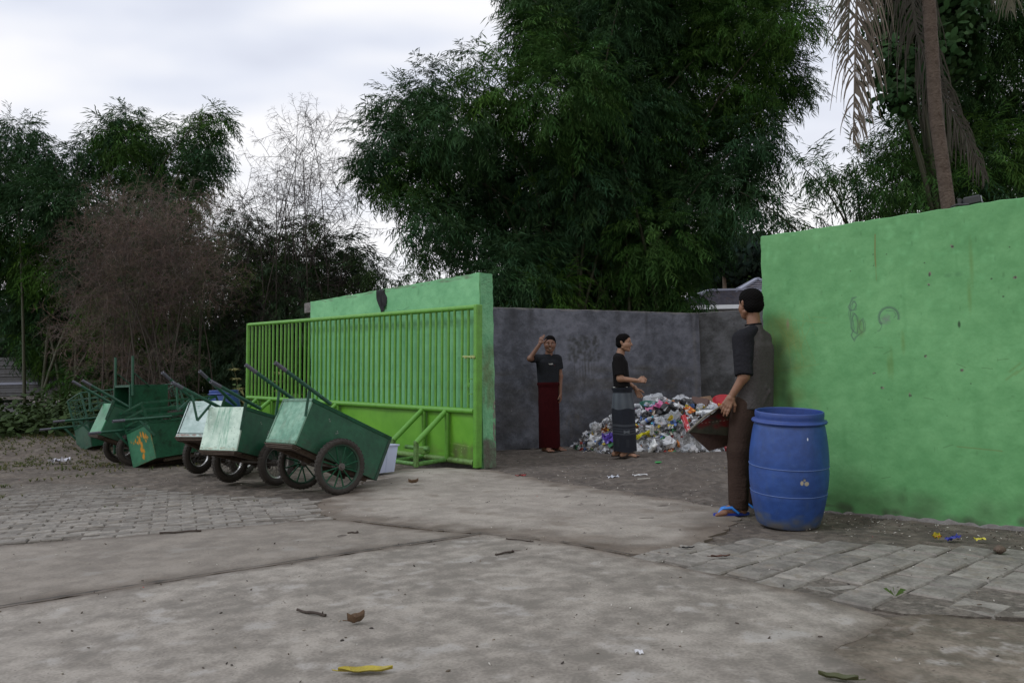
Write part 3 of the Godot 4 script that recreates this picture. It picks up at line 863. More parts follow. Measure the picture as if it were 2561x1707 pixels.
	gc.line([Vector2(GX.call(2.02), GY.call(1.7)), Vector2(GX.call(1.96), GY.call(1.3)), Vector2(GX.call(1.95), GY.call(0.5))], 4.0, Color(0.10, 0.10, 0.10), 0.22)
	for k in 30: gc.dab(GX.call(2.25 + q.randf_range(-0.2, 0.2)), GY.call(q.randf_range(0.12, 0.5)), q.randf_range(3, 12), q.randf_range(5, 22), Color(0.40, 0.37, 0.33), 0.2)
	for h in [[2.07, 0.8], [1.95, 0.93], [0.75, 1.0], [1.2, 0.6]]: gc.dab(GX.call(h[0]), GY.call(h[1]), 2.5, 2.5, Color(0.75, 0.75, 0.75), 0.8)
	for k in 26: gc.dab(GX.call(gl - 0.12), GY.call(q.randf_range(0.4, 2.1)), 12, 30, Color(0.45, 0.44, 0.43), 0.12)
	var gr := thing("cement_wall", "stained grey cement wall at the back of the rubbish tip", "wall", A)
	gr.basis = along_basis(gw)
	var m4 := wall_meshes(gl, 2.2, 0.15, 20, 50, 0.012, 21)
	put("plastered_face", m4[0], uv_mat(gc.texture(), 0.85, rect_bump(1000, 440, 77, 0.05), 0.8), gr)
	put("wall_body", m4[1], M.cement, gr)
	var D := Vector3(5.6, 0, -12.45)
	var g2 := thing("cement_wall", "darker grey cement wall joining the corner behind the rubbish heap", "wall", C)
	var dw := (D - C).normalized()
	g2.basis = along_basis(dw)
	var gc2 := wall_canvas(400, 320, 65, Color(0.17, 0.168, 0.17), Color(0.30, 0.30, 0.31), 1.2)
	for k in 120: gc2.dab(q.randf() * 400, (2.2 - q.randf_range(-0.1, 1.1)) * 145.0, q.randf_range(3, 40), q.randf_range(4, 24), Color(0.12, 0.11, 0.10), 0.25)
	for k in 60: gc2.dab(q.randf() * 400, q.randf() * 250, q.randf_range(2, 5), q.randf_range(2, 7), Color(0.08, 0.08, 0.08), 0.5)
	var m5 := wall_meshes(C.distance_to(D), 2.2, 0.15, 14, 20, 0.012, 31)
	put("plastered_face", m5[0], uv_mat(gc2.texture(), 0.85, rect_bump(400, 320, 78, 0.06), 0.8), g2)
	put("wall_body", m5[1], M.cement, g2)

	# ---- what lies on the walls
	var cl := MB.new()
	var cols := 7
	var rowsn := 12
	var cw := func(i: int, j: int) -> Vector3:
		var u := float(i) / cols - 0.5
		var t := float(j) / rowsn
		var width := 0.20 - 0.06 * t
		var y := 2.36 + 0.012
		var z := -0.16
		if t < 0.25: z = -0.16 + t * 4.0 * 0.18
		else:
			z = 0.022 + 0.02 * sin(i * 2.1 + t * 4.0) * t
			y -= (t - 0.25) * (0.44 - 0.22 * (u + 0.5) * (u + 0.5)) + 0.02
		return Vector3(-2.06 + u * width + 0.10 * t + 0.012 * sin(t * 9.0 + i), y + 0.008 * sin(i * 1.9), z + 0.01 * sin(i * 2.6))
	for i in cols:
		for j in rowsn: cl.quad(cw.call(i, j), cw.call(i + 1, j), cw.call(i + 1, j + 1), cw.call(i, j + 1), Vector3(0, 0.3, 1))
	cl.resmooth()
	var rag := put("cloth", cl.mesh(), worn(Color(0.018, 0.018, 0.022), 0.9, M.grime, 0.5))
	rag.transform = lw.transform
	tag(rag, "black cloth hung over the top of the green wall behind the gate", "cloth")
	# floodlight lying on the right wall
	var fl := thing("floodlight", "small dark floodlight lying on top of the right green wall", "floodlight", rw.transform * Vector3(1.44, 2.10, -0.10))
	fl.basis = rw.basis * Basis(Vector3.UP, 0.3)
	var fb := MB.new(); fb.box(Vector3(0.0, 0.035, 0), Vector3(0.10, 0.055, 0.11), Basis(Vector3.BACK, 0.12), 0.008)
	for k in 4: fb.box(Vector3(-0.055 - 0.006 * k, 0.035, -0.036 + 0.024 * k), Vector3(0.02, 0.045, 0.004), Basis.IDENTITY, 0.001)
	put("housing", fb.mesh(), mat(Color(0.02, 0.022, 0.026), 0.5), fl)
	var gl2 := MB.new(); gl2.box(Vector3(0.054, 0.038, 0), Vector3(0.006, 0.045, 0.10), Basis(Vector3.BACK, 0.12), 0.002)
	put("glass", gl2.mesh(), mat(Color(0.25, 0.26, 0.30), 0.15), fl)
	var br := MB.new(); br.tube([Vector3(-0.02, 0.005, -0.066), Vector3(-0.09, 0.012, -0.06), Vector3(-0.12, 0.012, 0), Vector3(-0.09, 0.012, 0.06), Vector3(-0.02, 0.005, 0.066)], 0.006, 6)
	put("bracket", br.mesh(), mat(Color(0.03, 0.03, 0.035), 0.5), fl)

func build_gate() -> void:
	M.gate = worn(Color(0.118, 0.335, 0.040), 0.38, M.soft_grime, 0.9, M.fine, 0.03)
	M.gate_sheet = worn(Color(0.20, 0.50, 0.05), 0.45, M.soft_grime, 1.3, M.bump, 0.25)
	var w := Vector3(-0.70204, 0, -0.71214)
	var g := thing("sliding_gate", "bright green steel gate of upright bars, pushed open along the wall", "gate", Vector3(-0.41, 0.0, -9.45))
	var bx := (w + Vector3(0, 0.0337, 0)).normalized()
	var bz := Vector3(-0.71214, 0, 0.70204)
	g.basis = Basis(-bx, bz.cross(-bx), bz)     # local -x runs left along the gate, z towards the yard
	var V := func(x: float, y: float, z: float) -> Vector3: return Vector3(-x, y, z)
	var L := 5.92
	var rot := []
	var mb := MB.new()
	mb.bar(V.call(0.045, 0.02, 0), V.call(0.045, 1.955, 0), 0.06, 0.10, Vector3.RIGHT, 0.008)
	put("stile", mb.mesh(), M.gate, g)
	mb = MB.new(); mb.tube([V.call(L, 0.03, 0), V.call(L, 1.95, 0)], 0.032, 12)
	put("stile", mb.mesh(), M.gate, g)
	mb = MB.new(); mb.tube([V.call(0.09, 1.925, 0), V.call(L - 0.03, 1.925, 0)], 0.032, 14)
	put("top_rail", mb.mesh(), M.gate, g)
	mb = MB.new(); mb.tube([V.call(0.09, 0.685, 0.01), V.call(L - 0.03, 0.685, 0.01)], 0.036, 14)
	put("middle_rail", mb.mesh(), M.gate, g)
	mb = MB.new(); mb.tube([V.call(0.09, 0.075, 0.01), V.call(L - 0.03, 0.075, 0.01)], 0.036, 14)
	put("bottom_rail", mb.mesh(), worn(Color(0.15, 0.28, 0.07), 0.6, M.grime, 0.7), g)
	var bar := MB.new(); bar.tube([Vector3(0, 0.70, 0), Vector3(0, 1.91, 0)], 0.0175, 10, false)
	var bm := bar.mesh()
	var nb := 46
	for k in nb:
		var o := put("gate_bar", bm, M.gate, g)
		o.position = V.call(0.09 + (L - 0.12) * (k + 1.0) / (nb + 1.0), 0, 0)
		o.rotation = Vector3(0.004 * sin(k * 2.3), k * 1.3, 0.003 * sin(k * 4.1))
	# lower sheet, soiled where the yard splashes it
	var cv := wall_canvas(1024, 128, 91, Color(0.355, 0.585, 0.175), Color(0.42, 0.65, 0.205), 0.8)
	var q := RandomNumberGenerator.new(); q.seed = 5
	for k in 160: cv.dab(q.randf() * 1024, 128 - q.randf_range(-4, 28), q.randf_range(8, 30), q.randf_range(5, 16), Color(0.36, 0.35, 0.24), 0.2)
	for k in 40: cv.dab(q.randf() * 70, 128 - q.randf_range(-4, 42), q.randf_range(8, 22), q.randf_range(8, 20), Color(0.33, 0.31, 0.25), 0.25)
	for k in 40: cv.dab(q.randf() * 1024, q.randf() * 128, 1.2, q.randf_range(1, 5), Color(0.25, 0.35, 0.15), 0.6)
	for k in 7: cv.dab(30 + q.randf() * 50, 88 + q.randf() * 25, 0.9, 2.4, Color(0.85, 0.85, 0.8), 0.9)
	cv.line([Vector2(22, 86), Vector2(86, 82)], 0.7, Color(0.72, 0.78, 0.55), 0.7)
	var sh := MB.new()
	for k in 40:
		var xa := 0.08 + (L - 0.1) * k / 40.0
		var xb := 0.08 + (L - 0.1) * (k + 1) / 40.0
		var za := -0.012 + 0.004 * sin(k * 0.9); var zb := -0.012 + 0.004 * sin((k + 1) * 0.9)
		sh.quad(V.call(xa, 0.06, za), V.call(xb, 0.06, zb), V.call(xb, 0.68, zb), V.call(xa, 0.68, za), Vector3.BACK, Vector2(k / 40.0, 1), Vector2((k + 1) / 40.0, 1), Vector2((k + 1) / 40.0, 0), Vector2(k / 40.0, 0))
		sh.quad(V.call(xa, 0.06, za - 0.003), V.call(xb, 0.06, zb - 0.003), V.call(xb, 0.68, zb - 0.003), V.call(xa, 0.68, za - 0.003), Vector3.FORWARD)
	sh.resmooth()
	# front and back share places, so keep their own normals
	sh.n.fill(Vector3.BACK)
	for t in range(0, sh.v.size(), 8):
		for e in range(4, 8): sh.n[t + e] = Vector3.FORWARD
	put("lower_sheet", sh.mesh(), uv_mat(cv.texture(), 0.42), g)
	# braces: a sloping pipe from the middle rail down to a short post on a ground frame
	for s in [0.59, 1.05, 3.06, 3.55, 5.03, 5.50]:
		var b := MB.new()
		b.tube([V.call(s, 0.66, 0.045), V.call(s, 0.31, 0.49)], 0.033, 12)
		put("brace", b.mesh(), M.gate, g)
		b = MB.new(); b.bar(V.call(s, 0.02, 0.49), V.call(s, 0.33, 0.49), 0.05, 0.05, Vector3.RIGHT, 0.006)
		put("brace_post", b.mesh(), worn(Color(0.13, 0.26, 0.07), 0.6, M.grime, 0.5), g)
		b = MB.new(); b.tube([V.call(s - 0.02, 0.08, 0.03), V.call(s - 0.02, 0.65, 0.03)], 0.028, 10)
		put("upright", b.mesh(), M.gate, g)
		b = MB.new(); b.tube([V.call(s, 0.055, 0.46), V.call(s - 0.02, 0.075, 0.06)], 0.028, 10)
		put("foot_bar", b.mesh(), worn(Color(0.12, 0.30, 0.07), 0.55, M.grime, 0.5), g)
	for s in [0.59, 3.06, 5.03]:
		var b := MB.new()
		b.tube([V.call(s + 0.03, 0.055, 0.49), V.call(s + 0.45, 0.055, 0.49)], 0.026, 10)
		b.tube([V.call(s + 0.0, 0.22, 0.30), V.call(s + 0.45, 0.22, 0.30)], 0.026, 10)
		put("foot_bar", b.mesh(), worn(Color(0.12, 0.30, 0.07), 0.55, M.grime, 0.5), g)
		b = MB.new(); b.box(V.call(s + 0.12, 0.20, 0.27), Vector3(0.09, 0.09, 0.14), Basis(Vector3.UP, 0.5), 0.01)
		put("wheel_box", b.mesh(), worn(Color(0.14, 0.30, 0.06), 0.55, M.grime, 0.5), g)
	# bolt with its hanging hasp and two loops on the stile
	mb = MB.new(); mb.tube([V.call(0.03, 1.33, 0.06), V.call(0.245, 1.335, 0.06)], 0.010, 8)
	for s in [0.055, 0.10, 0.20]: mb.box(V.call(s, 1.33, 0.055), Vector3(0.014, 0.04, 0.035), Basis.IDENTITY, 0.003)
	put("bolt", mb.mesh(), mat(Color(0.36, 0.42, 0.16), 0.4), g)
	mb = MB.new(); mb.bar(V.call(0.15, 1.32, 0.05), V.call(0.15, 1.02, 0.05), 0.012, 0.028, Vector3.RIGHT)
	mb.blob(V.call(0.15, 1.0, 0.05), Vector3(0.022, 0.035, 0.008))
	put("hasp", mb.mesh(), M.gate, g)
	for y in [1.07, 0.89]:
		mb = MB.new(); mb.tube([V.call(0.085, y, 0.052), V.call(0.14, y, 0.055), V.call(0.145, y - 0.05, 0.055), V.call(0.145, y - 0.09, 0.052)], 0.007, 7)
		put("loop", mb.mesh(), M.gate, g)

# a spoked cart wheel, axis along local z, centred on its hub
func cart_wheel(parent: Node3D, at: Vector3, r: float, fat: float, kind: String, called := "wheel") -> Node3D:
	var wheel := Node3D.new(); wheel.name = called; parent.add_child(wheel, true)
	wheel.position = at
	var b := Basis(Vector3.RIGHT, PI / 2)
	var ty := MB.new()
	ty.torus(Vector3.ZERO, b, r - fat, fat, 44, 12, 1.05)
	var tread := 40
	for k in tread:
		var a := TAU * k / tread
		ty.box(Vector3(cos(a) * (r - 0.002), sin(a) * (r - 0.002), 0.0), Vector3(0.006, 0.016, fat * 1.3), Basis(Vector3.BACK, a), 0.001)
	put("tyre", ty.mesh(), M.tyre, wheel)
	var rim := MB.new()
	var ri := r - fat * 2.0
	rim.lathe(Vector3.ZERO, [Vector2(ri + 0.012, -fat * 0.62), Vector2(ri - 0.004, -fat * 0.5), Vector2(ri - 0.012, -fat * 0.2), Vector2(ri - 0.012, fat * 0.2), Vector2(ri - 0.004, fat * 0.5), Vector2(ri + 0.012, fat * 0.62)], 44, b)
	rim.lathe(Vector3.ZERO, [Vector2(ri + 0.012, fat * 0.62), Vector2(ri + 0.014, 0.0), Vector2(ri + 0.012, -fat * 0.62)], 44, b)
	put("rim", rim.mesh(), M.chrome if kind == "wire" else M.cart_dull, wheel)
	var hub := MB.new()
	hub.lathe(Vector3.ZERO, [Vector2(0.0, -0.055), Vector2(0.018, -0.055), Vector2(0.02, -0.04), Vector2(0.034, -0.036), Vector2(0.034, -0.028), Vector2(0.024, -0.022), Vector2(0.024, 0.022), Vector2(0.034, 0.028), Vector2(0.034, 0.036), Vector2(0.02, 0.04), Vector2(0.018, 0.055), Vector2(0.0, 0.055)], 18, b, false)
	put("hub", hub.mesh(), M.dull_metal, wheel)
	if kind == "bar":
		var sp := MB.new(); sp.tube([Vector3(0.02, 0, 0.018), Vector3(ri + 0.002, 0, 0.0)], 0.0075, 7)
		var s2 := MB.new(); s2.tube([Vector3(0.02, 0, -0.018), Vector3(ri + 0.002, 0, 0.0)], 0.0075, 7)
		var ma := sp.mesh(); var mc := s2.mesh()
		for k in 12:
			var o := put("spoke", ma if k % 2 else mc, M.cart_green, wheel)
			o.rotation.z = TAU * (k + 0.2) / 12.0
	else:
		var sp := MB.new()
		for k in 32:
			var a := TAU * k / 32.0
			var lead := 0.55 * (1 if k % 4 < 2 else -1)
			sp.tube([Vector3(cos(a - lead) * 0.03, sin(a - lead) * 0.03, 0.03 if k % 2 else -0.03), Vector3(cos(a) * (ri + 0.002), sin(a) * (ri + 0.002), 0)], 0.0022, 4, false)
		tag(put("spokes", sp.mesh(), M.dull_metal, wheel), "", "", "", "stuff")
	return wheel

func panel(called: String, c: Vector3, s: Vector3, m: Material, parent: Node3D, b := Basis.IDENTITY) -> MeshInstance3D:
	var mb := MB.new(); mb.box(c, s, b, 0.003)
	return put(called, mb.mesh(), m, parent)

func strip(called: String, p: Vector3, q: Vector3, w: float, t: float, m: Material, parent: Node3D, up := Vector3.UP) -> MeshInstance3D:
	var mb := MB.new(); mb.bar(p, q, w, t, up)
	return put(called, mb.mesh(), m, parent)

func pipe(called: String, pts: Array, r: float, m: Material, parent: Node3D) -> MeshInstance3D:
	var mb := MB.new(); mb.tube(pts, r, 12)
	var d: Vector3 = (pts[0] - pts[1]).normalized()
	mb.tint = Color(1, 1, 1)
	return put(called, mb.mesh(), m, parent)

# a handle: painted pipe with a bare, hollow grip end
func handle(tip: Vector3, end: Vector3, r: float, parent: Node3D, grip: Material) -> void:
	var o := pipe("handle", [tip.lerp(end, 0.18), end], r, M.cart_pipe, parent)
	var mb := MB.new()
	mb.tube([tip, tip.lerp(end, 0.19)], r * 1.03, 12, false)
	mb.tube([tip.lerp(end, 0.16), tip], r * 0.72, 12, false)
	var d := (tip - end).normalized()
	var b := Basis(d.cross(Vector3.UP).normalized(), d, d.cross(Vector3.UP).normalized().cross(d))
	mb.lathe(tip, [Vector2(r * 1.03, 0), Vector2(r * 0.72, 0.0005)], 12, b, true)
	put("grip", mb.mesh(), grip, o)
	mb = MB.new(); mb.lathe(tip.lerp(end, 0.05), [Vector2(0, 0), Vector2(r * 0.72, 0)], 10, b)
	put("bore", mb.mesh(), M.black, o)

func face_tex(a: Color, b: Color, sd: int, marks: Callable) -> StandardMaterial3D:
	var cv := wall_canvas(256, 256, sd, a, b, 1.1)
	marks.call(cv)
	return uv_mat(cv.texture(), 0.42, M.bump, 0.12)

func cart_node(called: String, label: String, at: Vector3, yaw: float, tilt: float, roll: float) -> Node3D:
	var o := thing(called, label, "cart", at, "green rubbish handcarts parked by the gate")
	o.basis = Basis(Vector3.UP, deg_to_rad(yaw)) * Basis(Vector3.BACK, deg_to_rad(-tilt)) * Basis(Vector3.RIGHT, deg_to_rad(roll))
	return o

# open box on two wheels; origin at the axle
func box_cart(label: String, at: Vector3, yaw: float, tilt: float, front: Material, wheel_r: float, kind: String, style: int, grip: Material) -> Node3D:
	var c := cart_node("rubbish_cart", label, at, yaw, tilt, 0.0)
	var x0 := -0.465; var x1 := 0.465; var y0 := 0.03; var y1 := 0.48; var W := 0.275
	var ym := (y0 + y1) / 2
	panel("side_panel", Vector3(0, ym, W - 0.011), Vector3(x1 - x0, y1 - y0, 0.018), M.cart_side, c)
	panel("side_panel", Vector3(0, ym, -W + 0.011), Vector3(x1 - x0, y1 - y0, 0.018), M.cart_green, c)
	panel("front_panel", Vector3(x0 - 0.010, ym, 0), Vector3(0.018, y1 - y0, W * 2 - 0.002), front, c)
	panel("tail_panel", Vector3(x1 + 0.010, ym, 0), Vector3(0.018, y1 - y0, W * 2 - 0.002), M.cart_green, c)
	panel("floor", Vector3(0, y0 + 0.009, 0), Vector3(x1 - x0 - 0.004, 0.016, W * 2 - 0.046), M.plank, c)
	# angle iron round the rim and at the corners
	for s in [-1, 1]:
		strip("edge_strip", Vector3(x0 - 0.02, y1 - 0.014, s * (W + 0.002)), Vector3(x1 + 0.02, y1 - 0.014, s * (W + 0.002)), 0.034, 0.006, M.cart_green, c, Vector3.UP)
		strip("corner_strip", Vector3(x1 + 0.006, y0, s * (W + 0.002)), Vector3(x1 + 0.006, y1 - 0.034, s * (W + 0.002)), 0.006, 0.030, M.cart_dull, c, Vector3.BACK)
	if style == 0:
		strip("edge_strip", Vector3(x0 - 0.022, y1 - 0.016, -W), Vector3(x0 - 0.022, y1 - 0.016, W), 0.03, 0.006, M.cart_pale, c)
		strip("edge_strip", Vector3(x0 - 0.022, y0 + 0.02, -W), Vector3(x0 - 0.022, y0 + 0.02, W), 0.03, 0.006, M.cart_pale, c)
		strip("edge_strip", Vector3(x0 - 0.022, y0 + 0.038, -W + 0.012), Vector3(x0 - 0.022, y1 - 0.034, -W + 0.012), 0.006, 0.026, M.cart_pale, c, Vector3.RIGHT)
	elif style == 2:
		strip("edge_strip", Vector3(x0 - 0.022, y0 + 0.04, -W), Vector3(x0 - 0.022, y0 + 0.04, W), 0.006, 0.006, M.black, c)
		strip("edge_strip", Vector3(x0 - 0.022, y0 + 0.038, -W + 0.03), Vector3(x0 - 0.022, y1 - 0.01, -W + 0.03), 0.006, 0.008, M.black, c, Vector3.RIGHT)
	# undercarriage: boards, two bearers and the axle
	for k in 3: panel("under_board", Vector3(x0 + 0.015, y0 - 0.012 - 0.013 * k, 0.0), Vector3(0.10 - 0.02 * k, 0.010, W * 2 - 0.01 - 0.02 * k), M.plank, c)
	for s in [-1, 1]: panel("bearer", Vector3(-0.02, y0 - 0.022, s * 0.19), Vector3(x1 - x0 - 0.06, 0.040, 0.05), M.plank, c)
	pipe("axle", [Vector3(0, 0, -0.37), Vector3(0, 0, 0.37)], 0.016, M.dull_metal, c)
	for s in [-1, 1]: cart_wheel(c, Vector3(0, 0, s * 0.345), wheel_r, 0.030 if kind == "bar" else 0.041, kind)
	# handles with their struts
	for s in [-1, 1]:
		var z: float = s * (W + 0.012)
		handle(Vector3(-0.97, 0.615, z), Vector3(-0.30, 0.505, z), 0.0185, c, grip)
		if style == 0:
			strip("strut", Vector3(-0.555, 0.53, z * 0.99), Vector3(-0.489, 0.30, z * 0.97), 0.026, 0.010, M.cart_pipe, c, Vector3.RIGHT)
		else:
			if s == 1: strip("strut", Vector3(-0.500, 0.53, z), Vector3(-0.484, 0.24, z * 0.99), 0.036, 0.010, M.cart_pipe, c, Vector3.RIGHT)
			else:
				strip("strut", Vector3(-0.72, 0.57, z), Vector3(-0.60, 0.31, z * 0.9), 0.026, 0.012, M.cart_pipe, c, Vector3.RIGHT)
				strip("strut", Vector3(-0.60, 0.31, z * 0.9), Vector3(-0.47, 0.51, z * 0.96), 0.026, 0.012, M.cart_pipe, c, Vector3.RIGHT)
	return c

# longer cart with a rail or wire cage above the box; origin at the front foot of the box
func cage_cart(label: String, at: Vector3, yaw: float, tilt: float, roll: float, L: float, H: float, W: float, cage: float, wire: bool, front: Material) -> Node3D:
	var c := cart_node("rubbish_cart", label, at, yaw, tilt, roll)
	for s in [-1, 1]:
		panel("side_panel", Vector3(L / 2, H / 2, s * (W - 0.010)), Vector3(L, H, 0.018), M.cart_green, c)
		strip("edge_strip", Vector3(-0.012, H - 0.012, s * (W + 0.002)), Vector3(L + 0.01, H - 0.012, s * (W + 0.002)), 0.03, 0.006, M.cart_dull if wire else M.cart_green, c)
	panel("front_panel", Vector3(-0.010, H / 2, 0), Vector3(0.018, H, W * 2 - 0.002), front, c)
	strip("edge_strip", Vector3(-0.022, H - 0.015, -W), Vector3(-0.022, H - 0.015, W), 0.03, 0.006, M.cart_green, c)
	panel("tail_panel", Vector3(L + 0.010, H / 2, 0), Vector3(0.018, H, W * 2 - 0.002), M.cart_green, c)
	panel("floor", Vector3(L / 2, 0.009, 0), Vector3(L - 0.004, 0.016, W * 2 - 0.046), M.plank, c)
	for s in [-1, 1]: panel("bearer", Vector3(L / 2 + 0.05, -0.027, s * W * 0.7), Vector3(L - 0.2, 0.045, 0.05), M.plank, c)
	pipe("axle", [Vector3(L * 0.76, -0.05, -W - 0.08), Vector3(L * 0.76, -0.05, W + 0.08)], 0.016, M.dull_metal, c)
	for s in [-1, 1]: cart_wheel(c, Vector3(L * 0.76, -0.05 if s < 0 else -0.10, s * (W + 0.07)), 0.14 if s < 0 else 0.2, 0.036, "wire")
	var pm: Material = M.cart_pipe if wire else M.cart_green
	# cage posts and rails, leaning out a little at the nose
	var lean := 0.05
	var tp := func(x: float, z: float, t: float) -> Vector3: return Vector3(x - lean * t, H + cage * t, z)
	for s in [-1, 1]:
		for f in [0.0, 0.5, 1.0]:
			strip("cage_post", tp.call(L * f, s * W * 0.985, 0.0) - Vector3(0, 0.06, 0), tp.call(L * f, s * W * 0.985, 1.0), 0.032, 0.012 if not wire else 0.02, pm, c, Vector3.RIGHT)
		if wire: pipe("cage_rail", [tp.call(-0.0, s * W, 1.0), tp.call(L, s * W, 1.0)], 0.010, pm, c)
		else:
			for t in [0.28, 0.62, 0.96]: strip("cage_rail", tp.call(-0.0, s * W * 0.97, t), tp.call(L, s * W * 0.97, t), 0.03, 0.006, pm, c)
	for x in [0.0, L]:
		if wire: pipe("cage_rail", [tp.call(x, -W, 1.0), tp.call(x, W, 1.0)], 0.010, pm, c)
		else:
			for t in [0.28, 0.62, 0.96]: strip("cage_rail", tp.call(x, -W, t), tp.call(x, W, t), 0.03, 0.006, pm, c)
	if wire:
		var mesh := MB.new()
		for s in [-1, 1]:
			for k in 15: mesh.tube([tp.call(L * k / 14.0, s * W, 0.0), tp.call(L * k / 14.0, s * W, 1.0)], 0.0045, 5, false)
			for t in [0.2, 0.4, 0.6, 0.8]: mesh.tube([tp.call(0, s * W, t), tp.call(L, s * W, t)], 0.0045, 5, false)
		for x in [0.0, L]:
			for k in 6: mesh.tube([tp.call(x, W * (k / 2.5 - 1.0), 0.0), tp.call(x, W * (k / 2.5 - 1.0), 1.0)], 0.0045, 5, false)
			for t in [0.2, 0.4, 0.6, 0.8]: mesh.tube([tp.call(x, -W, t), tp.call(x, W, t)], 0.0045, 5, false)
		tag(put("wire_mesh", mesh.mesh(), M.cart_pipe, c), "", "", "", "stuff")
	for s in [-1, 1]:
		var z: float = s * (W + 0.026)
		handle(Vector3(-0.5, H + 0.05, z), Vector3(0.32, H + 0.03, z), 0.0185, c, M.grip)
		strip("strut", Vector3(-0.15, H + 0.035, z), Vector3(0.02, H - 0.20, z), 0.034, 0.010, M.cart_pipe, c, Vector3.RIGHT)
	return c

func build_carts() -> void:
	M.black = mat(Color(0.006, 0.006, 0.006), 0.9)
	M.tyre = worn(Color(0.042, 0.036, 0.031), 0.85, M.grime, 0.35, M.bump, 0.4)
	M.chrome = mat(Color(0.42, 0.41, 0.40), 0.35, 0.9)
	M.dull_metal = worn(Color(0.10, 0.092, 0.085), 0.55, M.grime, 0.3)
	M.cart_green = worn(Color(0.010, 0.078, 0.038), 0.5, M.grime, 1.1, M.fine, 0.03)
	M.cart_dull = worn(Color(0.018, 0.058, 0.036), 0.6, M.grime, 0.5)
	M.cart_pipe = worn(Color(0.014, 0.095, 0.055), 0.45, M.grime, 0.6)
	M.cart_pale = worn(Color(0.13, 0.27, 0.19), 0.5, M.grime, 0.5)
	M.cart_green.metallic_specular = 0.35
	var sv := wall_canvas(512, 256, 561, Color(0.085, 0.285, 0.20), Color(0.125, 0.345, 0.245), 1.0)
	var qs := RandomNumberGenerator.new(); qs.seed = 61
	for k in 110: sv.dab(qs.randf() * 512, 256 * (1.0 - 0.32 * qs.randf() * qs.randf()), qs.randf_range(8, 34), qs.randf_range(5, 18), Color(0.24, 0.22, 0.18), 0.2)
	for k in 46: sv.dab(qs.randf() * 512, qs.randf() * 256, qs.randf_range(4, 30), qs.randf_range(4, 40), Color(0.07, 0.20, 0.15), 0.22)
	for k in 40: sv.dab(qs.randf() * 512, qs.randf() * 256, qs.randf_range(0.8, 2.4), qs.randf_range(0.8, 2.4), Color(0.45, 0.47, 0.45), 0.6)
	for k in 26:
		var a := Vector2(qs.randf() * 512, qs.randf() * 256)
		sv.line([a, a + Vector2(qs.randf_range(-40, 40), qs.randf_range(-8, 8))], 0.8, Color(0.20, 0.40, 0.31), 0.4)
	for h in [[120, 60], [128, 68], [190, 100], [196, 108], [188, 114]]: sv.dab(h[0], h[1], 5, 5, Color(0.55, 0.50, 0.50), 0.8, 0.6)
	for k in 22: sv.dab(qs.randf() * 512, 250 - qs.randf() * 14, qs.randf_range(3, 10), qs.randf_range(2, 6), Color(0.30, 0.17, 0.10), 0.45)
	M.cart_side = uv_mat(sv.texture(), 0.45, M.bump, 0.05)
	M.plank = worn(Color(0.085, 0.062, 0.046), 0.9, M.grime, 0.5, M.bump, 0.3)
	M.grip = worn(Color(0.11, 0.115, 0.15), 0.5, M.grime, 0.2)
	M.red_grip = worn(Color(0.13, 0.075, 0.085), 0.5, M.grime, 0.15)
	var q := RandomNumberGenerator.new(); q.seed = 9
	var fa := face_tex(Color(0.32, 0.52, 0.43), Color(0.50, 0.66, 0.57), 501, func(cv):
		for k in 40: cv.dab(q.randf() * 256, q.randf() * 256, q.randf_range(4, 20), q.randf_range(10, 60), Color(0.45, 0.42, 0.36), 0.14)
		for k in 30: cv.dab(q.randf() * 256, q.randf() * 256, 2, q.randf_range(8, 40), Color(0.2, 0.40, 0.31), 0.4)
		for k in 26: cv.dab(q.randf() * 256, 256 - q.randf() * 12, 16, 7, Color(0.42, 0.33, 0.26), 0.4))
	var fb := face_tex(Color(0.66, 0.76, 0.70), Color(0.78, 0.86, 0.80), 511, func(cv):
		for k in 46: cv.dab(70 + q.randf() * 110, q.randf() * 256, q.randf_range(2, 9), q.randf_range(15, 70), Color(0.22, 0.48, 0.36), 0.25)
		for k in 40: cv.dab(q.randf() * 256, q.randf() * 256, q.randf_range(1, 3), q.randf_range(1, 4), Color(0.17, 0.3, 0.24), 0.8, 0.5)
		for k in 20: cv.dab(q.randf() * 256, q.randf() * 256, q.randf_range(3, 14), q.randf_range(2, 4), Color(0.2, 0.44, 0.34), 0.4)
		for k in 20: cv.dab(q.randf() * 256, 250 - q.randf() * 10, 14, 6, Color(0.5, 0.45, 0.36), 0.4))
	var fc := face_tex(Color(0.60, 0.69, 0.67), Color(0.72, 0.79, 0.78), 521, func(cv):
		for k in 40: cv.dab(q.randf() * 256, q.randf() * 256, q.randf_range(6, 24), q.randf_range(6, 24), Color(0.50, 0.60, 0.57), 0.25)
		for k in 12: cv.dab(q.randf() * 120, q.randf() * 90, q.randf_range(8, 24), q.randf_range(3, 10), Color(0.2, 0.46, 0.36), 0.35)
		for k in 30: cv.dab(q.randf() * 256, 250 - q.randf() * 8, 14, 6, Color(0.45, 0.25, 0.2), 0.5))
	var fe := face_tex(Color(0.16, 0.43, 0.30), Color(0.25, 0.54, 0.39), 531, func(cv):
		for k in 20: cv.dab(q.randf() * 256, 200 + q.randf() * 56, q.randf_range(3, 10), q.randf_range(4, 18), Color(0.55, 0.55, 0.3), 0.3))
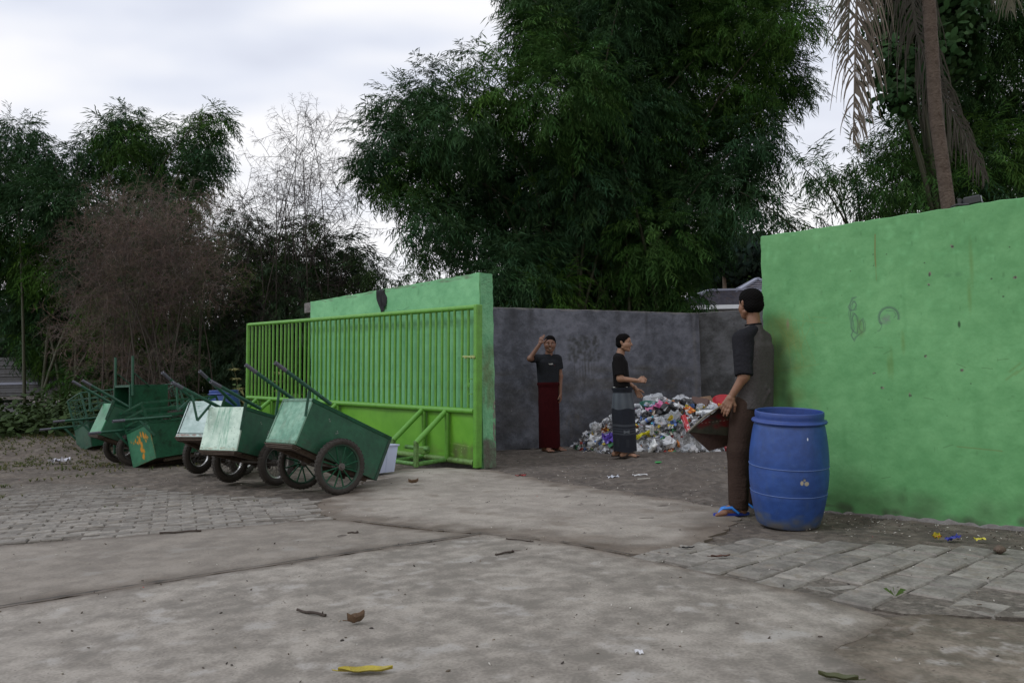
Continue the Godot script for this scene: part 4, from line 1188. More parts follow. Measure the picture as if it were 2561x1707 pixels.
	var fd := face_tex(Color(0.15, 0.38, 0.28), Color(0.21, 0.45, 0.33), 541, func(cv):
		for h in [[150, 60, 7, 20], [170, 75, 8, 26], [128, 92, 10, 26], [110, 104, 7, 13], [185, 84, 6, 16], [140, 130, 9, 18], [95, 86, 5, 9], [178, 112, 5, 10], [133, 165, 12, 20], [146, 176, 10, 14], [138, 205, 12, 16], [132, 222, 9, 10], [80, 95, 3, 6], [120, 70, 4, 9], [60, 80, 3, 5], [196, 100, 4, 10]]:
			for j in 7: cv.dab(128 + (h[0] - 128) * 1.35 + q.randf_range(-7, 7), h[1] + q.randf_range(-10, 10), h[2] * q.randf_range(0.6, 1.3), h[3] * q.randf_range(0.6, 1.2), Color(0.74, 0.49, 0.12), 0.75, 0.45)
		for k in 30: cv.dab(q.randf() * 256, 256 - q.randf() * 20, 16, 8, Color(0.30, 0.33, 0.25), 0.3)
		for k in 60: cv.dab(q.randf() * 256, q.randf() * 256, 1, 1, Color(0.05, 0.1, 0.08), 0.8))
	var fg := face_tex(Color(0.18, 0.31, 0.26), Color(0.26, 0.38, 0.32), 551, func(cv):
		for k in 16: cv.dab(150 + q.randf() * 70, 120 + q.randf() * 100, q.randf_range(6, 16), q.randf_range(8, 24), Color(0.38, 0.24, 0.2), 0.25))
	box_cart("nearest green handcart, with green-spoked wheels and a pale front board", Vector3(-1.868, 0.262, -7.714), 44.1, 25.0, fa, 0.262, "bar", 0, M.grip)
	box_cart("green handcart with a very pale streaked front board, second from the nearest", Vector3(-2.779, 0.234, -8.51), 59.8, 15.3, fb, 0.234, "wire", 1, M.grip)
	box_cart("green handcart with a whitish front board, partly behind the streaked one", Vector3(-3.496, 0.236, -9.525), 65.4, 26.2, fc, 0.234, "wire", 2, M.grip)
	box_cart("green handcart with a plain mid green front board, behind the orange-stained one", Vector3(-5.449, 0.225, -11.275), 40.4, 23.5, fe, 0.234, "wire", 1, M.grip)
	cage_cart("low tilted green handcart with orange stains on its front board and railed sides", Vector3(-4.93, 0.055, -10.70), 56.5, -3.4, -15.8, 1.15, 0.5, 0.275, 0.27, false, fd)
	cage_cart("farthest green handcart with a wire cage, its two long handles pointing left", Vector3(-6.75, 0.12, -12.6), 47.0, -4.7, -11.8, 1.55, 0.40, 0.31, 0.46, true, fg)
	# one stands on its tail, handles in the air
	var F := cart_node("rubbish_cart", "green handcart stood on end with its two handles pointing up", Vector3.ZERO, 0, 0, 0)
	var B := Basis(Vector3(0, -1, 0), Vector3(-0.66, 0, 0.75).normalized(), Vector3(-0.75, 0, -0.66).normalized())
	var Lf := 1.06; var Hf := 0.58; var Wf := 0.275
	F.transform = Transform3D(B, Vector3(-5.725, 1.10, -11.9) - B * Vector3(-Lf, Hf, -Wf))
	for s in [-1, 1]:
		panel("side_panel", Vector3(-Lf / 2, Hf / 2, s * (Wf - 0.01)), Vector3(Lf, Hf, 0.018), M.cart_green, F)
		strip("edge_strip", Vector3(-Lf - 0.01, Hf - 0.01, s * (Wf + 0.0)), Vector3(0.01, Hf - 0.01, s * (Wf + 0.0)), 0.034, 0.02, M.cart_pipe, F)
		handle(Vector3(-Lf - 0.45, Hf - 0.03, s * (Wf + 0.03)), Vector3(-Lf + 0.14, Hf - 0.03, s * (Wf + 0.03)), 0.0185, F, M.cart_pipe)
		strip("strut", Vector3(-Lf - 0.20, Hf - 0.05, s * (Wf + 0.02)), Vector3(-Lf + 0.01, Hf - 0.30, s * (Wf + 0.01)), 0.030, 0.010, M.cart_pipe, F, Vector3.BACK)
		cart_wheel(F, Vector3(-0.45, -0.10, s * (Wf + 0.07)), 0.234, 0.041, "wire")
		panel("bearer", Vector3(-0.5, -0.03, s * 0.19), Vector3(0.9, 0.045, 0.05), M.plank, F)
	strip("edge_strip", Vector3(-Lf, Hf - 0.01, -Wf), Vector3(-Lf, Hf - 0.01, Wf), 0.034, 0.02, M.cart_pipe, F, Vector3.RIGHT)
	panel("front_panel", Vector3(-Lf - 0.01, Hf / 2, 0), Vector3(0.018, Hf, Wf * 2 - 0.002), M.cart_green, F)
	panel("tail_panel", Vector3(0.01, Hf / 2, 0), Vector3(0.018, Hf, Wf * 2 - 0.002), M.cart_green, F)
	panel("floor", Vector3(-Lf / 2, 0.009, 0), Vector3(Lf - 0.004, 0.016, Wf * 2 - 0.046), M.cart_dull, F)
	pipe("axle", [Vector3(-0.45, -0.10, -0.37), Vector3(-0.45, -0.10, 0.37)], 0.016, M.dull_metal, F)

func build_barrels() -> void:
	M.barrel = worn(Color(0.026, 0.062, 0.25), 0.48, M.soft_grime, 0.9, M.bump, 0.12)
	var shell := func(called: String, label: String, at: Vector3, basis: Basis, sd: int) -> void:
		var b := thing(called, label, "barrel", at)
		b.basis = basis
		var prof := []
		var h := 0.745
		# body bulges in the middle and draws in to the foot
		prof.append(Vector2(0.0, 0.012)); prof.append(Vector2(0.165, 0.006)); prof.append(Vector2(0.184, 0.004)); prof.append(Vector2(0.195, 0.018))
		for k in 25:
			var t := k / 24.0
			var y := 0.03 + 0.625 * t
			var r := 0.198 + 0.058 * pow(sin(PI * clampf(t * 0.86 + 0.03, 0, 1)), 0.8) + 0.008 * t
			for ring in [0.30, 0.56]:
				r += 0.0035 * exp(-pow((t - ring) / 0.012, 2.0)) - 0.004 * exp(-pow((t - ring - 0.03) / 0.02, 2.0))
			prof.append(Vector2(r, y))
		prof.append(Vector2(0.224, 0.668)); prof.append(Vector2(0.222, 0.676))
		var cv := wall_canvas(1024, 512, sd, Color(0.13, 0.245, 0.475), Color(0.17, 0.30, 0.56), 0.9)
		var q := RandomNumberGenerator.new(); q.seed = sd
		for k in 260: cv.dab(q.randf() * 1024, 512 * (1.0 - 0.20 * q.randf() * q.randf()), q.randf_range(14, 60), q.randf_range(10, 36), Color(0.37, 0.355, 0.34), 0.38)
		for k in 160: cv.dab(q.randf() * 1024, q.randf() * 512, q.randf_range(8, 40), q.randf_range(8, 60), Color(0.33, 0.36, 0.42), 0.07)
		for k in 60: cv.dab(q.randf() * 1024, q.randf() * 512, q.randf_range(3, 12), q.randf_range(6, 50), Color(0.30, 0.34, 0.42), 0.16)
		for k in 70: cv.dab(q.randf() * 1024, q.randf() * 512, q.randf_range(0.8, 2.2), q.randf_range(1, 5), Color(0.40, 0.42, 0.48), 0.6)
		for k in 26: cv.line([Vector2(q.randf() * 1024, q.randf() * 400), Vector2(q.randf() * 1024, q.randf() * 400)], 0.7, Color(0.3, 0.38, 0.6), 0.05)
		var mb := MB.new(); mb.lathe(Vector3.ZERO, prof.slice(3), 72)
		for k in mb.uv.size(): mb.uv[k] = Vector2(mb.uv[k].x, 1.0 - mb.v[k].y / 0.68)
		# flake of bare plastic, chips
		for p in [[640, 268, 12, 12], [660, 265, 8, 13], [650, 252, 6, 7]]: cv.dab(p[0], p[1], p[2], p[3], Color(0.66, 0.61, 0.52), 0.95, 0.3)
		cv.dab(632, 64, 4, 9, Color(0.8, 0.82, 0.86), 0.95, 0.4)
		cv.dab(652, 248, 12, 14, Color(0.16, 0.16, 0.2), 0.4)
		put("shell", mb.mesh(), uv_mat(cv.texture(), 0.46, rect_bump(512, 256, sd + 3, 0.03), 0.12), b)
		mb = MB.new()
		for y in [0.232, 0.402]:
			var t: float = (y - 0.03) / 0.625
			var r := 0.198 + 0.058 * pow(sin(PI * clampf(t * 0.86 + 0.03, 0, 1)), 0.8) + 0.008 * t
			mb.torus(Vector3(0, y, 0), Basis.IDENTITY, r, 0.0022, 72, 6)
		put("moulding_seam", mb.mesh(), mat(Color(0.10, 0.16, 0.36), 0.6), b)
		mb = MB.new()
		mb.lathe(Vector3.ZERO, [Vector2(0.222, 0.668), Vector2(0.243, 0.672), Vector2(0.247, 0.680), Vector2(0.243, 0.688), Vector2(0.224, 0.690), Vector2(0.222, 0.700), Vector2(0.225, 0.712), Vector2(0.226, 0.722), Vector2(0.2245, 0.738), Vector2(0.2205, 0.744), Vector2(0.2155, 0.744), Vector2(0.212, 0.738), Vector2(0.212, 0.60)], 72)
		put("rim", mb.mesh(), M.barrel, b)
		mb = MB.new()
		mb.lathe(Vector3.ZERO, [Vector2(0.212, 0.602), Vector2(0.24, 0.45), Vector2(0.24, 0.2), Vector2(0.19, 0.03), Vector2(0.0, 0.02)], 48)
		put("inside", mb.mesh(), M.barrel, b)
	shell.call("plastic_barrel", "open blue plastic barrel standing against the right green wall", Vector3(1.842, -0.008, -5.45), Basis(Vector3.UP, 2.475) , 601)
	shell.call("plastic_barrel", "blue plastic barrel half hidden behind the handcarts", Vector3(-4.68, 0.27, -12.9), Basis(Vector3.UP, 0.4), 611)
	var last := get_node("plastic_barrel") as Node3D
	last.basis = Basis(Vector3.BACK, -0.022) * Basis.from_scale(Vector3(0.99, 1.05, 0.99)) * Basis(Vector3.RIGHT, 0.085) * last.basis
	# clear storage tub behind the nearest cart
	var tub := thing("storage_tub", "translucent white plastic tub standing behind the nearest handcart", "tub", Vector3(-1.565, 0.05, -8.95))
	tub.basis = Basis(Vector3.UP, 0.75)
	var pm := mat(Color(0.50, 0.54, 0.66), 0.3)
	pm.backlight_enabled = true; pm.backlight = Color(0.5, 0.55, 0.65)
	var cs := [[0.17, 0.13, 0.0], [0.205, 0.16, 0.29]]
	var mb := MB.new()
	for k in 4:
		var sx0: float = [-1, 1, 1, -1][k]; var sz0: float = [-1, -1, 1, 1][k]
		var sx1: float = [1, 1, -1, -1][k]; var sz1: float = [-1, 1, 1, -1][k]
		var a := Vector3(sx0 * 0.17, 0, sz0 * 0.13); var b := Vector3(sx1 * 0.17, 0, sz1 * 0.13)
		var c := Vector3(sx1 * 0.205, 0.29, sz1 * 0.16); var d := Vector3(sx0 * 0.205, 0.29, sz0 * 0.16)
		for m in 6:   # pressed ribs
			var f0 := m / 6.0; var f1 := (m + 1) / 6.0
			var o := (a + b) * 0.5 * Vector3(1, 0, 1)
			var push: Vector3 = o.normalized() * (0.004 if m % 2 else 0.0)
			mb.quad(a.lerp(b, f0) + push, a.lerp(b, f1) + push, d.lerp(c, f1) + push, d.lerp(c, f0) + push, o)
	mb.quad(Vector3(-0.17, 0.004, -0.13), Vector3(0.17, 0.004, -0.13), Vector3(0.17, 0.004, 0.13), Vector3(-0.17, 0.004, 0.13), Vector3.UP)
	put("tub", mb.mesh(), pm, tub)
	for z in [-1, 1]: panel("rim", Vector3(0, 0.296, z * 0.168), Vector3(0.44, 0.018, 0.026), pm, tub)
	for x in [-1, 1]: panel("rim", Vector3(x * 0.212, 0.296, 0), Vector3(0.026, 0.018, 0.308), pm, tub)
	var fill := MB.new()
	for k in 7: fill.blob(Vector3(-0.14 + 0.045 * k, 0.27 + 0.02 * sin(k * 2.0), 0.05 * sin(k * 1.7)), Vector3(0.05, 0.035, 0.06), Basis(Vector3.UP, k), 8, 0.12, k)
	put("contents", fill.mesh(), worn(Color(0.10, 0.085, 0.07), 0.9, M.grime, 0.2), tub)

const CENTRAL := [[-2.84, 6.50, -17.85, 0.68, 1.00], [-3.22, 6.22, -19.19, 0.52, 1.00], [-2.41, 7.56, -18.43, 0.71, 1.00], [-1.78, 8.41, -19.46, 0.74, 1.00], [-2.24, 7.07, -19.55, 1.02, 1.00], [-1.01, 6.57, -17.09, 0.89, 1.00], [-0.13, 7.34, -16.86, 0.74, 1.00], [-0.94, 9.66, -20.48, 0.31, 0.50], [0.74, 8.96, -17.94, 0.78, 1.00], [0.65, 9.83, -17.83, 0.58, 1.00], [1.65, 10.75, -21.18, 1.39, 1.00], [2.73, 9.44, -18.87, 1.34, 1.00], [4.46, 10.36, -20.48, 1.46, 1.00], [5.49, 9.39, -18.90, 1.14, 1.00], [6.58, 9.91, -19.61, 0.97, 1.00], [6.55, 9.12, -17.46, 0.57, 0.80], [6.85, 8.67, -19.59, 0.75, 1.00], [7.77, 8.71, -20.62, 0.39, 0.80], [5.91, 7.95, -19.10, 1.04, 1.00], [4.87, 8.33, -20.06, 1.37, 1.00], [3.14, 8.14, -19.75, 1.51, 1.00], [1.29, 7.29, -17.08, 1.21, 1.00], [0.15, 7.31, -20.14, 1.27, 1.00], [-1.16, 6.02, -19.40, 1.11, 1.00], [-2.24, 5.66, -18.13, 0.69, 1.00], [-1.73, 4.54, -16.94, 0.56, 1.00], [-2.12, 4.57, -20.61, 0.39, 0.80], [-0.84, 4.71, -18.88, 0.98, 1.00], [0.56, 5.79, -19.96, 1.42, 1.00], [2.21, 6.74, -20.67, 1.58, 1.00], [3.68, 6.50, -19.94, 1.53, 1.00], [5.47, 6.96, -20.85, 1.37, 1.00], [5.80, 6.69, -18.54, 0.71, 1.00], [5.86, 5.88, -20.32, 0.89, 1.00], [4.46, 5.00, -18.76, 1.08, 1.00], [3.22, 5.03, -20.92, 1.60, 1.00], [1.46, 4.44, -20.67, 1.47, 1.00], [0.07, 3.51, -17.23, 0.89, 1.00], [-0.70, 3.35, -17.40, 0.57, 0.70], [0.74, 2.88, -17.75, 0.78, 1.00], [2.61, 3.32, -21.05, 1.21, 1.00], [3.57, 3.24, -18.72, 0.87, 1.00], [4.50, 4.08, -19.56, 0.59, 1.00], [3.94, 2.86, -18.12, 0.45, 0.80], [2.69, 7.13, -19.03, 1.56, 1.00], [1.55, 5.41, -18.50, 1.42, 1.00], [3.32, 4.21, -18.34, 1.15, 1.00], [0.84, 4.45, -19.37, 1.17, 1.00], [3.14, 2.90, -19.37, 0.85, 1.00], [1.78, 3.07, -20.78, 1.02, 1.00], [-0.15, 3.12, -19.80, 0.60, 1.00], [2.84, 12.03, -20.89, 1.71, 1.00], [5.11, 11.81, -20.57, 1.69, 1.00], [1.21, 12.21, -21.16, 1.39, 1.00], [6.68, 11.34, -19.75, 1.08, 1.00], [3.40, 11.44, -17.52, 1.53, 1.00], [2.25, 13.08, -20.59, 1.46, 1.00], [6.22, 13.38, -21.04, 1.50, 1.00]]
const LEFT_CLUMP := [[-15.46, 9.39, -24.80, 0.50, 1.00], [-15.05, 8.50, -23.72, 0.48, 1.00], [-14.46, 8.15, -24.18, 0.73, 1.00], [-14.24, 7.12, -22.58, 0.68, 1.00], [-13.87, 8.11, -24.56, 0.74, 1.00], [-12.68, 8.39, -23.74, 0.48, 1.00], [-10.99, 8.97, -22.81, 0.48, 1.00], [-11.01, 8.17, -22.10, 0.56, 1.00], [-11.45, 8.98, -24.63, 0.68, 1.00], [-12.27, 8.35, -25.07, 1.01, 1.00], [-11.30, 8.45, -22.18, 0.33, 1.00], [-9.87, 9.03, -24.46, 0.55, 1.00], [-8.60, 8.93, -23.21, 0.37, 1.00], [-8.60, 8.84, -22.38, 0.32, 0.80], [-8.71, 7.97, -22.84, 0.63, 1.00], [-10.57, 7.84, -24.36, 0.98, 1.00], [-9.49, 7.77, -24.69, 0.50, 1.00], [-12.80, 6.33, -22.04, 1.00, 1.00], [-14.90, 5.99, -23.87, 0.84, 1.00], [-11.82, 6.06, -22.04, 1.05, 1.00], [-14.83, 4.98, -24.20, 0.91, 1.00], [-12.93, 4.75, -22.96, 1.10, 1.00], [-14.58, 3.55, -24.72, 1.06, 1.00], [-14.07, 2.19, -25.04, 0.94, 1.00], [-14.25, 2.53, -23.52, 0.53, 0.70], [-13.42, 3.29, -25.10, 1.07, 1.00], [-9.43, 6.45, -22.89, 0.63, 1.00], [-10.16, 6.05, -22.15, 0.95, 1.00], [-12.08, 1.85, -23.82, 0.66, 1.00], [-11.99, 1.32, -22.00, 0.50, 1.00], [-15.09, 7.12, -22.53, 0.91, 1.00], [-15.77, 5.49, -23.21, 1.05, 1.00], [-16.26, 8.56, -23.85, 0.60, 1.00], [-11.38, 4.63, -22.40, 1.13, 1.00], [-10.58, 3.22, -22.04, 1.16, 1.00], [-11.16, 2.12, -24.68, 0.81, 1.00], [-10.63, 5.33, -22.90, 1.04, 1.00], [-10.35, 4.87, -24.97, 1.07, 1.00], [-12.58, 4.06, -24.77, 1.06, 1.00], [-9.70, 3.30, -23.11, 1.10, 1.00], [-8.91, 5.38, -23.37, 0.59, 0.80], [-9.24, 2.17, -23.56, 0.83, 1.00], [-13.86, 2.54, -23.96, 0.84, 1.00], [-14.64, 3.67, -23.81, 0.66, 0.90], [-15.04, 5.17, -23.69, 0.71, 1.00], [-13.31, 3.71, -23.88, 0.84, 1.00]]
const MIDDLE_CLUMP := [[-5.87, 4.92, -22.56, 0.80, 1.00], [-4.64, 4.77, -21.52, 0.59, 1.00], [-4.08, 4.55, -21.33, 0.35, 1.00], [-5.00, 4.14, -22.03, 0.96, 1.00], [-5.66, 3.76, -20.87, 0.86, 1.00], [-5.23, 5.40, -21.02, 0.34, 0.60], [-7.14, 3.89, -22.65, 0.74, 0.90], [-7.62, 5.62, -21.55, 0.41, 0.50], [-7.29, 4.91, -21.62, 0.53, 0.60], [-3.67, 3.99, -20.33, 0.33, 0.80], [-6.25, 3.06, -21.30, 0.93, 1.00], [-7.32, 2.88, -21.69, 0.77, 1.00], [-5.30, 2.84, -20.35, 0.89, 1.00], [-4.47, 3.55, -21.78, 0.65, 1.00], [-8.32, 2.67, -21.82, 0.72, 1.00], [-6.23, 2.08, -20.44, 0.78, 1.00], [-7.84, 1.71, -21.81, 0.72, 1.00], [-7.93, 3.46, -21.42, 0.70, 1.00], [-7.58, 4.00, -21.93, 0.72, 0.90], [-8.76, 1.94, -21.15, 0.81, 1.00], [-8.51, 1.60, -22.00, 0.72, 1.00], [-7.08, 4.74, -22.07, 0.60, 0.60], [-6.87, 1.76, -20.35, 0.78, 1.00], [-5.44, 1.84, -20.45, 0.67, 1.00], [-6.43, 4.46, -21.92, 0.72, 0.80], [-8.25, 4.73, -22.61, 0.74, 0.90], [-6.70, 3.96, -20.90, 0.69, 1.00], [-7.21, 5.70, -21.40, 0.47, 0.40], [-6.36, 5.27, -21.72, 0.53, 0.50]]
const LOW_BRANCH := [[-3.57, 4.29, -23.78, 0.52, 0.50], [-2.79, 4.34, -23.84, 0.52, 0.50], [-2.13, 4.12, -23.78, 0.52, 0.50], [-4.11, 4.17, -23.84, 0.46, 0.50]]
const RIGHT_CLUMP := [[6.39, 5.01, -14.55, 0.40, 0.50], [5.93, 4.79, -14.62, 0.36, 0.50], [5.00, 4.58, -13.33, 0.29, 0.50], [6.58, 4.45, -14.30, 0.55, 0.70], [7.29, 5.36, -14.69, 0.56, 0.80], [6.73, 4.28, -13.35, 0.58, 1.00], [6.94, 4.07, -14.78, 0.40, 1.00], [8.06, 4.80, -14.82, 0.73, 1.00], [8.06, 4.58, -13.44, 0.81, 1.00], [9.55, 5.18, -14.81, 0.81, 1.00], [8.30, 5.91, -14.42, 0.87, 1.00], [9.44, 6.32, -14.93, 0.98, 1.00], [8.60, 6.85, -14.15, 0.85, 1.00], [9.89, 7.53, -15.00, 0.74, 1.00], [8.07, 5.72, -15.07, 0.66, 1.00], [8.64, 4.02, -13.35, 0.66, 1.00], [7.96, 3.98, -13.45, 0.59, 1.00], [5.27, 4.01, -14.92, 0.29, 0.50], [5.94, 4.01, -15.61, 0.26, 0.60], [4.53, 4.01, -13.90, 0.27, 0.40], [4.23, 4.44, -14.40, 0.31, 0.40], [10.26, 5.56, -14.72, 0.97, 1.00], [9.95, 6.55, -14.07, 0.85, 1.00], [10.01, 7.65, -14.17, 0.85, 1.00], [8.99, 7.77, -14.05, 0.69, 1.00], [7.98, 5.19, -14.19, 0.70, 1.00]]
const BROAD_TREE := [[6.59, 6.89, -13.10, 0.43, 1.00], [6.30, 6.10, -12.80, 0.31, 1.00], [6.80, 5.98, -12.88, 0.42, 1.00], [7.34, 6.81, -13.27, 0.58, 1.00], [6.32, 5.46, -12.53, 0.27, 1.00], [7.68, 7.01, -13.07, 0.50, 1.00], [6.98, 7.41, -13.24, 0.58, 1.00], [7.35, 6.23, -12.81, 0.42, 1.00], [6.45, 7.60, -12.72, 0.56, 1.00], [7.50, 8.05, -13.30, 0.65, 1.00]]
const FAR_TREES := [[17.79, 10.14, -62.45, 1.54, 1.00], [19.27, 10.84, -62.71, 1.54, 1.00], [15.46, 10.38, -57.47, 1.26, 1.00], [18.84, 9.80, -58.23, 1.27, 1.00], [18.08, 8.58, -62.46, 0.85, 1.00], [18.87, 8.39, -61.14, 0.84, 1.00], [16.04, 9.14, -62.45, 1.37, 1.00]]
const DRY_BUSH := [[-8.97, 4.84, -18.65, 0.92, 1.00], [-9.59, 4.36, -18.18, 0.58, 1.00], [-7.79, 4.64, -18.30, 0.90, 1.00], [-8.78, 3.63, -18.94, 1.21, 1.00], [-9.21, 3.29, -17.74, 0.65, 1.00], [-7.71, 3.46, -18.61, 0.78, 1.00], [-9.16, 2.59, -18.88, 0.84, 0.80], [-9.68, 2.45, -18.20, 0.54, 1.00], [-6.98, 3.58, -18.06, 0.53, 0.70], [-9.52, 1.56, -18.99, 0.51, 1.00], [-8.08, 1.42, -18.08, 0.58, 1.00], [-9.99, 3.83, -18.00, 0.35, 1.00], [-7.02, 4.95, -18.40, 0.45, 0.50]]
const DRY_TOPS := [[-6.09, 6.72, -20.82, 0.74, 0.50], [-5.15, 6.67, -19.86, 0.81, 0.60], [-5.35, 7.68, -20.22, 0.50, 0.50], [-4.79, 7.33, -20.23, 0.61, 0.50], [-6.39, 5.61, -21.03, 0.86, 0.60], [-6.88, 5.83, -20.40, 0.67, 0.50], [-4.77, 6.52, -21.07, 0.75, 0.50], [-5.30, 5.69, -19.97, 0.93, 0.70], [-4.13, 5.73, -20.24, 0.61, 0.35], [-5.96, 4.84, -20.74, 0.96, 0.80], [-7.12, 4.70, -21.12, 0.87, 0.70], [-3.50, 5.42, -20.42, 0.61, 0.25], [-4.78, 3.80, -20.06, 0.93, 0.60], [-6.27, 3.37, -19.89, 0.82, 0.70], [-3.99, 3.85, -20.55, 0.62, 0.50], [-7.19, 2.74, -20.01, 0.71, 0.60]]

# ---------- foliage ----------
# a drooping bamboo twig along +y with narrow leaves
func bamboo_spray(sd: int, leaves: int, ll: float, lw: float, twig: float) -> ArrayMesh:
	# the twig runs out along +y and bows down (-z); leaves hang off both sides of it
	var q := RandomNumberGenerator.new(); q.seed = sd
	var mb := MB.new()
	for k in leaves:
		var t := (k + 0.5) / leaves
		var p := Vector3(q.randf_range(-0.25, 0.25) * twig * t, twig * t, -0.42 * twig * t * t + q.randf_range(-0.1, 0.1) * twig)
		var sd2 := 1.0 if k % 2 else -1.0
		var dir := Vector3(sd2 * q.randf_range(0.15, 0.95), q.randf_range(0.2, 1.0), q.randf_range(-0.75, 0.10)).normalized()
		var l := ll * q.randf_range(0.65, 1.2)
		var side := dir.cross(Vector3(q.randf_range(-0.5, 0.5), q.randf_range(-0.3, 0.3), 1)).normalized()
		var nrm := side.cross(dir).normalized()
		if nrm.z < 0.0: nrm = -nrm
		var tip := p + dir * l + Vector3(0, 0, -0.30 * l)
		var mid := p + dir * l * 0.40 + Vector3(0, 0, -0.04 * l)
		mb.tri(p, mid + side * lw * 0.5, tip, nrm); mb.tri(p, tip, mid - side * lw * 0.5, nrm)
	return mb.mesh()

func oval_spray(sd: int, leaves: int, ll: float, lw: float, twig: float) -> ArrayMesh:
	var q := RandomNumberGenerator.new(); q.seed = sd
	var mb := MB.new()
	for k in leaves:
		var t := (k + 0.5) / leaves
		var p := Vector3(q.randf_range(-0.5, 0.5) * twig * 0.5, twig * t, q.randf_range(-0.5, 0.5) * twig * 0.5)
		var az := k * 2.4 + q.randf_range(-0.6, 0.6)
		var dir := Vector3(cos(az), q.randf_range(-0.5, 0.5), sin(az)).normalized()
		var side := dir.cross(Vector3(q.randf_range(-0.4, 0.4), 1, q.randf_range(-0.4, 0.4))).normalized()
		var nrm := side.cross(dir).normalized()
		var l := ll * q.randf_range(0.7, 1.2)
		var pts := []
		for e in [[0.0, 0.0], [0.3, 0.42], [0.62, 0.45], [0.85, 0.25], [1.0, 0.0]]: pts.append([p + dir * l * e[0] - nrm * 0.12 * l * e[0] * e[0], side * lw * e[1]])
		for e in 4:
			mb.quad(pts[e][0], pts[e][0] + pts[e][1], pts[e + 1][0] + pts[e + 1][1], pts[e + 1][0], nrm)
			mb.quad(pts[e][0], pts[e][0] - pts[e][1], pts[e + 1][0] - pts[e + 1][1], pts[e + 1][0], nrm)
	return mb.mesh()

# bare twig along +y: a stalk with forking side twigs
func twig_spray(sd: int, l: float, r: float, sides := 7) -> ArrayMesh:
	var q := RandomNumberGenerator.new(); q.seed = sd
	var mb := MB.new()
	var main := []
	for k in 5: main.append(Vector3(0.09 * l * sin(k * 1.3 + sd) * k / 4.0, l * k / 4.0, 0.12 * l * pow(k / 4.0, 2.0)))
	mb.tube(main, [r, r * 0.85, r * 0.7, r * 0.5, r * 0.25], 3, false)
	for s in sides:
		var t := q.randf_range(0.15, 0.95)
		var p: Vector3 = main[int(t * 4.0)].lerp(main[mini(int(t * 4.0) + 1, 4)], t * 4.0 - int(t * 4.0))
		var az := q.randf() * TAU
		var d := Vector3(cos(az), q.randf_range(0.1, 0.9), sin(az)).normalized()
		var ll := l * q.randf_range(0.25, 0.6) * (1.0 - 0.4 * t)
		var e := p + d * ll * 0.5 + Vector3(0, 0.03 * l, 0)
		mb.tube([p, e, p + d * ll - Vector3(0, 0.10 * ll, 0)], [r * 0.6, r * 0.45, r * 0.2], 3, false)
		for f in 2:
			var a2 := q.randf() * TAU
			mb.tube([e, e + (d * 0.5 + Vector3(cos(a2), 0.2, sin(a2)) * 0.8).normalized() * ll * 0.5], [r * 0.4, r * 0.15], 3, false)
	return mb.mesh()

func leaf_mat(c: Color, through := 0.35) -> StandardMaterial3D:
	var m := mat(Color(1, 1, 1), 0.7)
	m.metallic_specular = 0.2
	m.albedo_color = c.linear_to_srgb()
	m.vertex_color_use_as_albedo = true
	m.backlight_enabled = true
	m.backlight = Color(through, through, through * 0.6)
	m.cull_mode = BaseMaterial3D.CULL_DISABLED
	return m

func axis_basis(y: Vector3, spin: float, s: float) -> Basis:
	var x := y.cross(Vector3(0.3, 0.1, 0.9)).normalized()
	var b := Basis(x, y, x.cross(y)) * Basis(Vector3.UP, spin)
	return b.scaled(Vector3(s, s, s))

# places and tints for the sprays of one tuft; droop pulls the twigs down
func tuft(c: Vector3, R: float, n: int, q: RandomNumberGenerator, droop: float, places: Array, tints: Array, tone: Color, flat := 0.95) -> void:
	for k in n:
		var d := Vector3(q.randfn(), q.randfn(), q.randfn()).normalized()
		var r := R * pow(q.randf(), 0.42) * q.randf_range(0.80, 1.12)
		var p := c + Vector3(d.x * r, d.y * r * flat, d.z * r)
		var ax := (Vector3(d.x, d.y * 0.55, d.z) + Vector3(q.randfn() * 0.4, -droop * 0.5 + (0.25 if d.y > 0.4 else 0.0) + q.randfn() * 0.25, q.randfn() * 0.4)).normalized()
		var z := (Vector3(q.randfn() * 0.25, 1, q.randfn() * 0.25) - ax * ax.y).normalized()
		z = (z - ax * z.dot(ax)).normalized()
		var s := q.randf_range(0.7, 1.3)
		places.append(Transform3D(Basis(ax.cross(z), ax, z).scaled(Vector3(s, s, s)), p))
		var v := q.randf_range(0.72, 1.3)
		tints.append(Color(tone.r * v * q.randf_range(0.9, 1.15), tone.g * v, tone.b * v * q.randf_range(0.8, 1.1)))

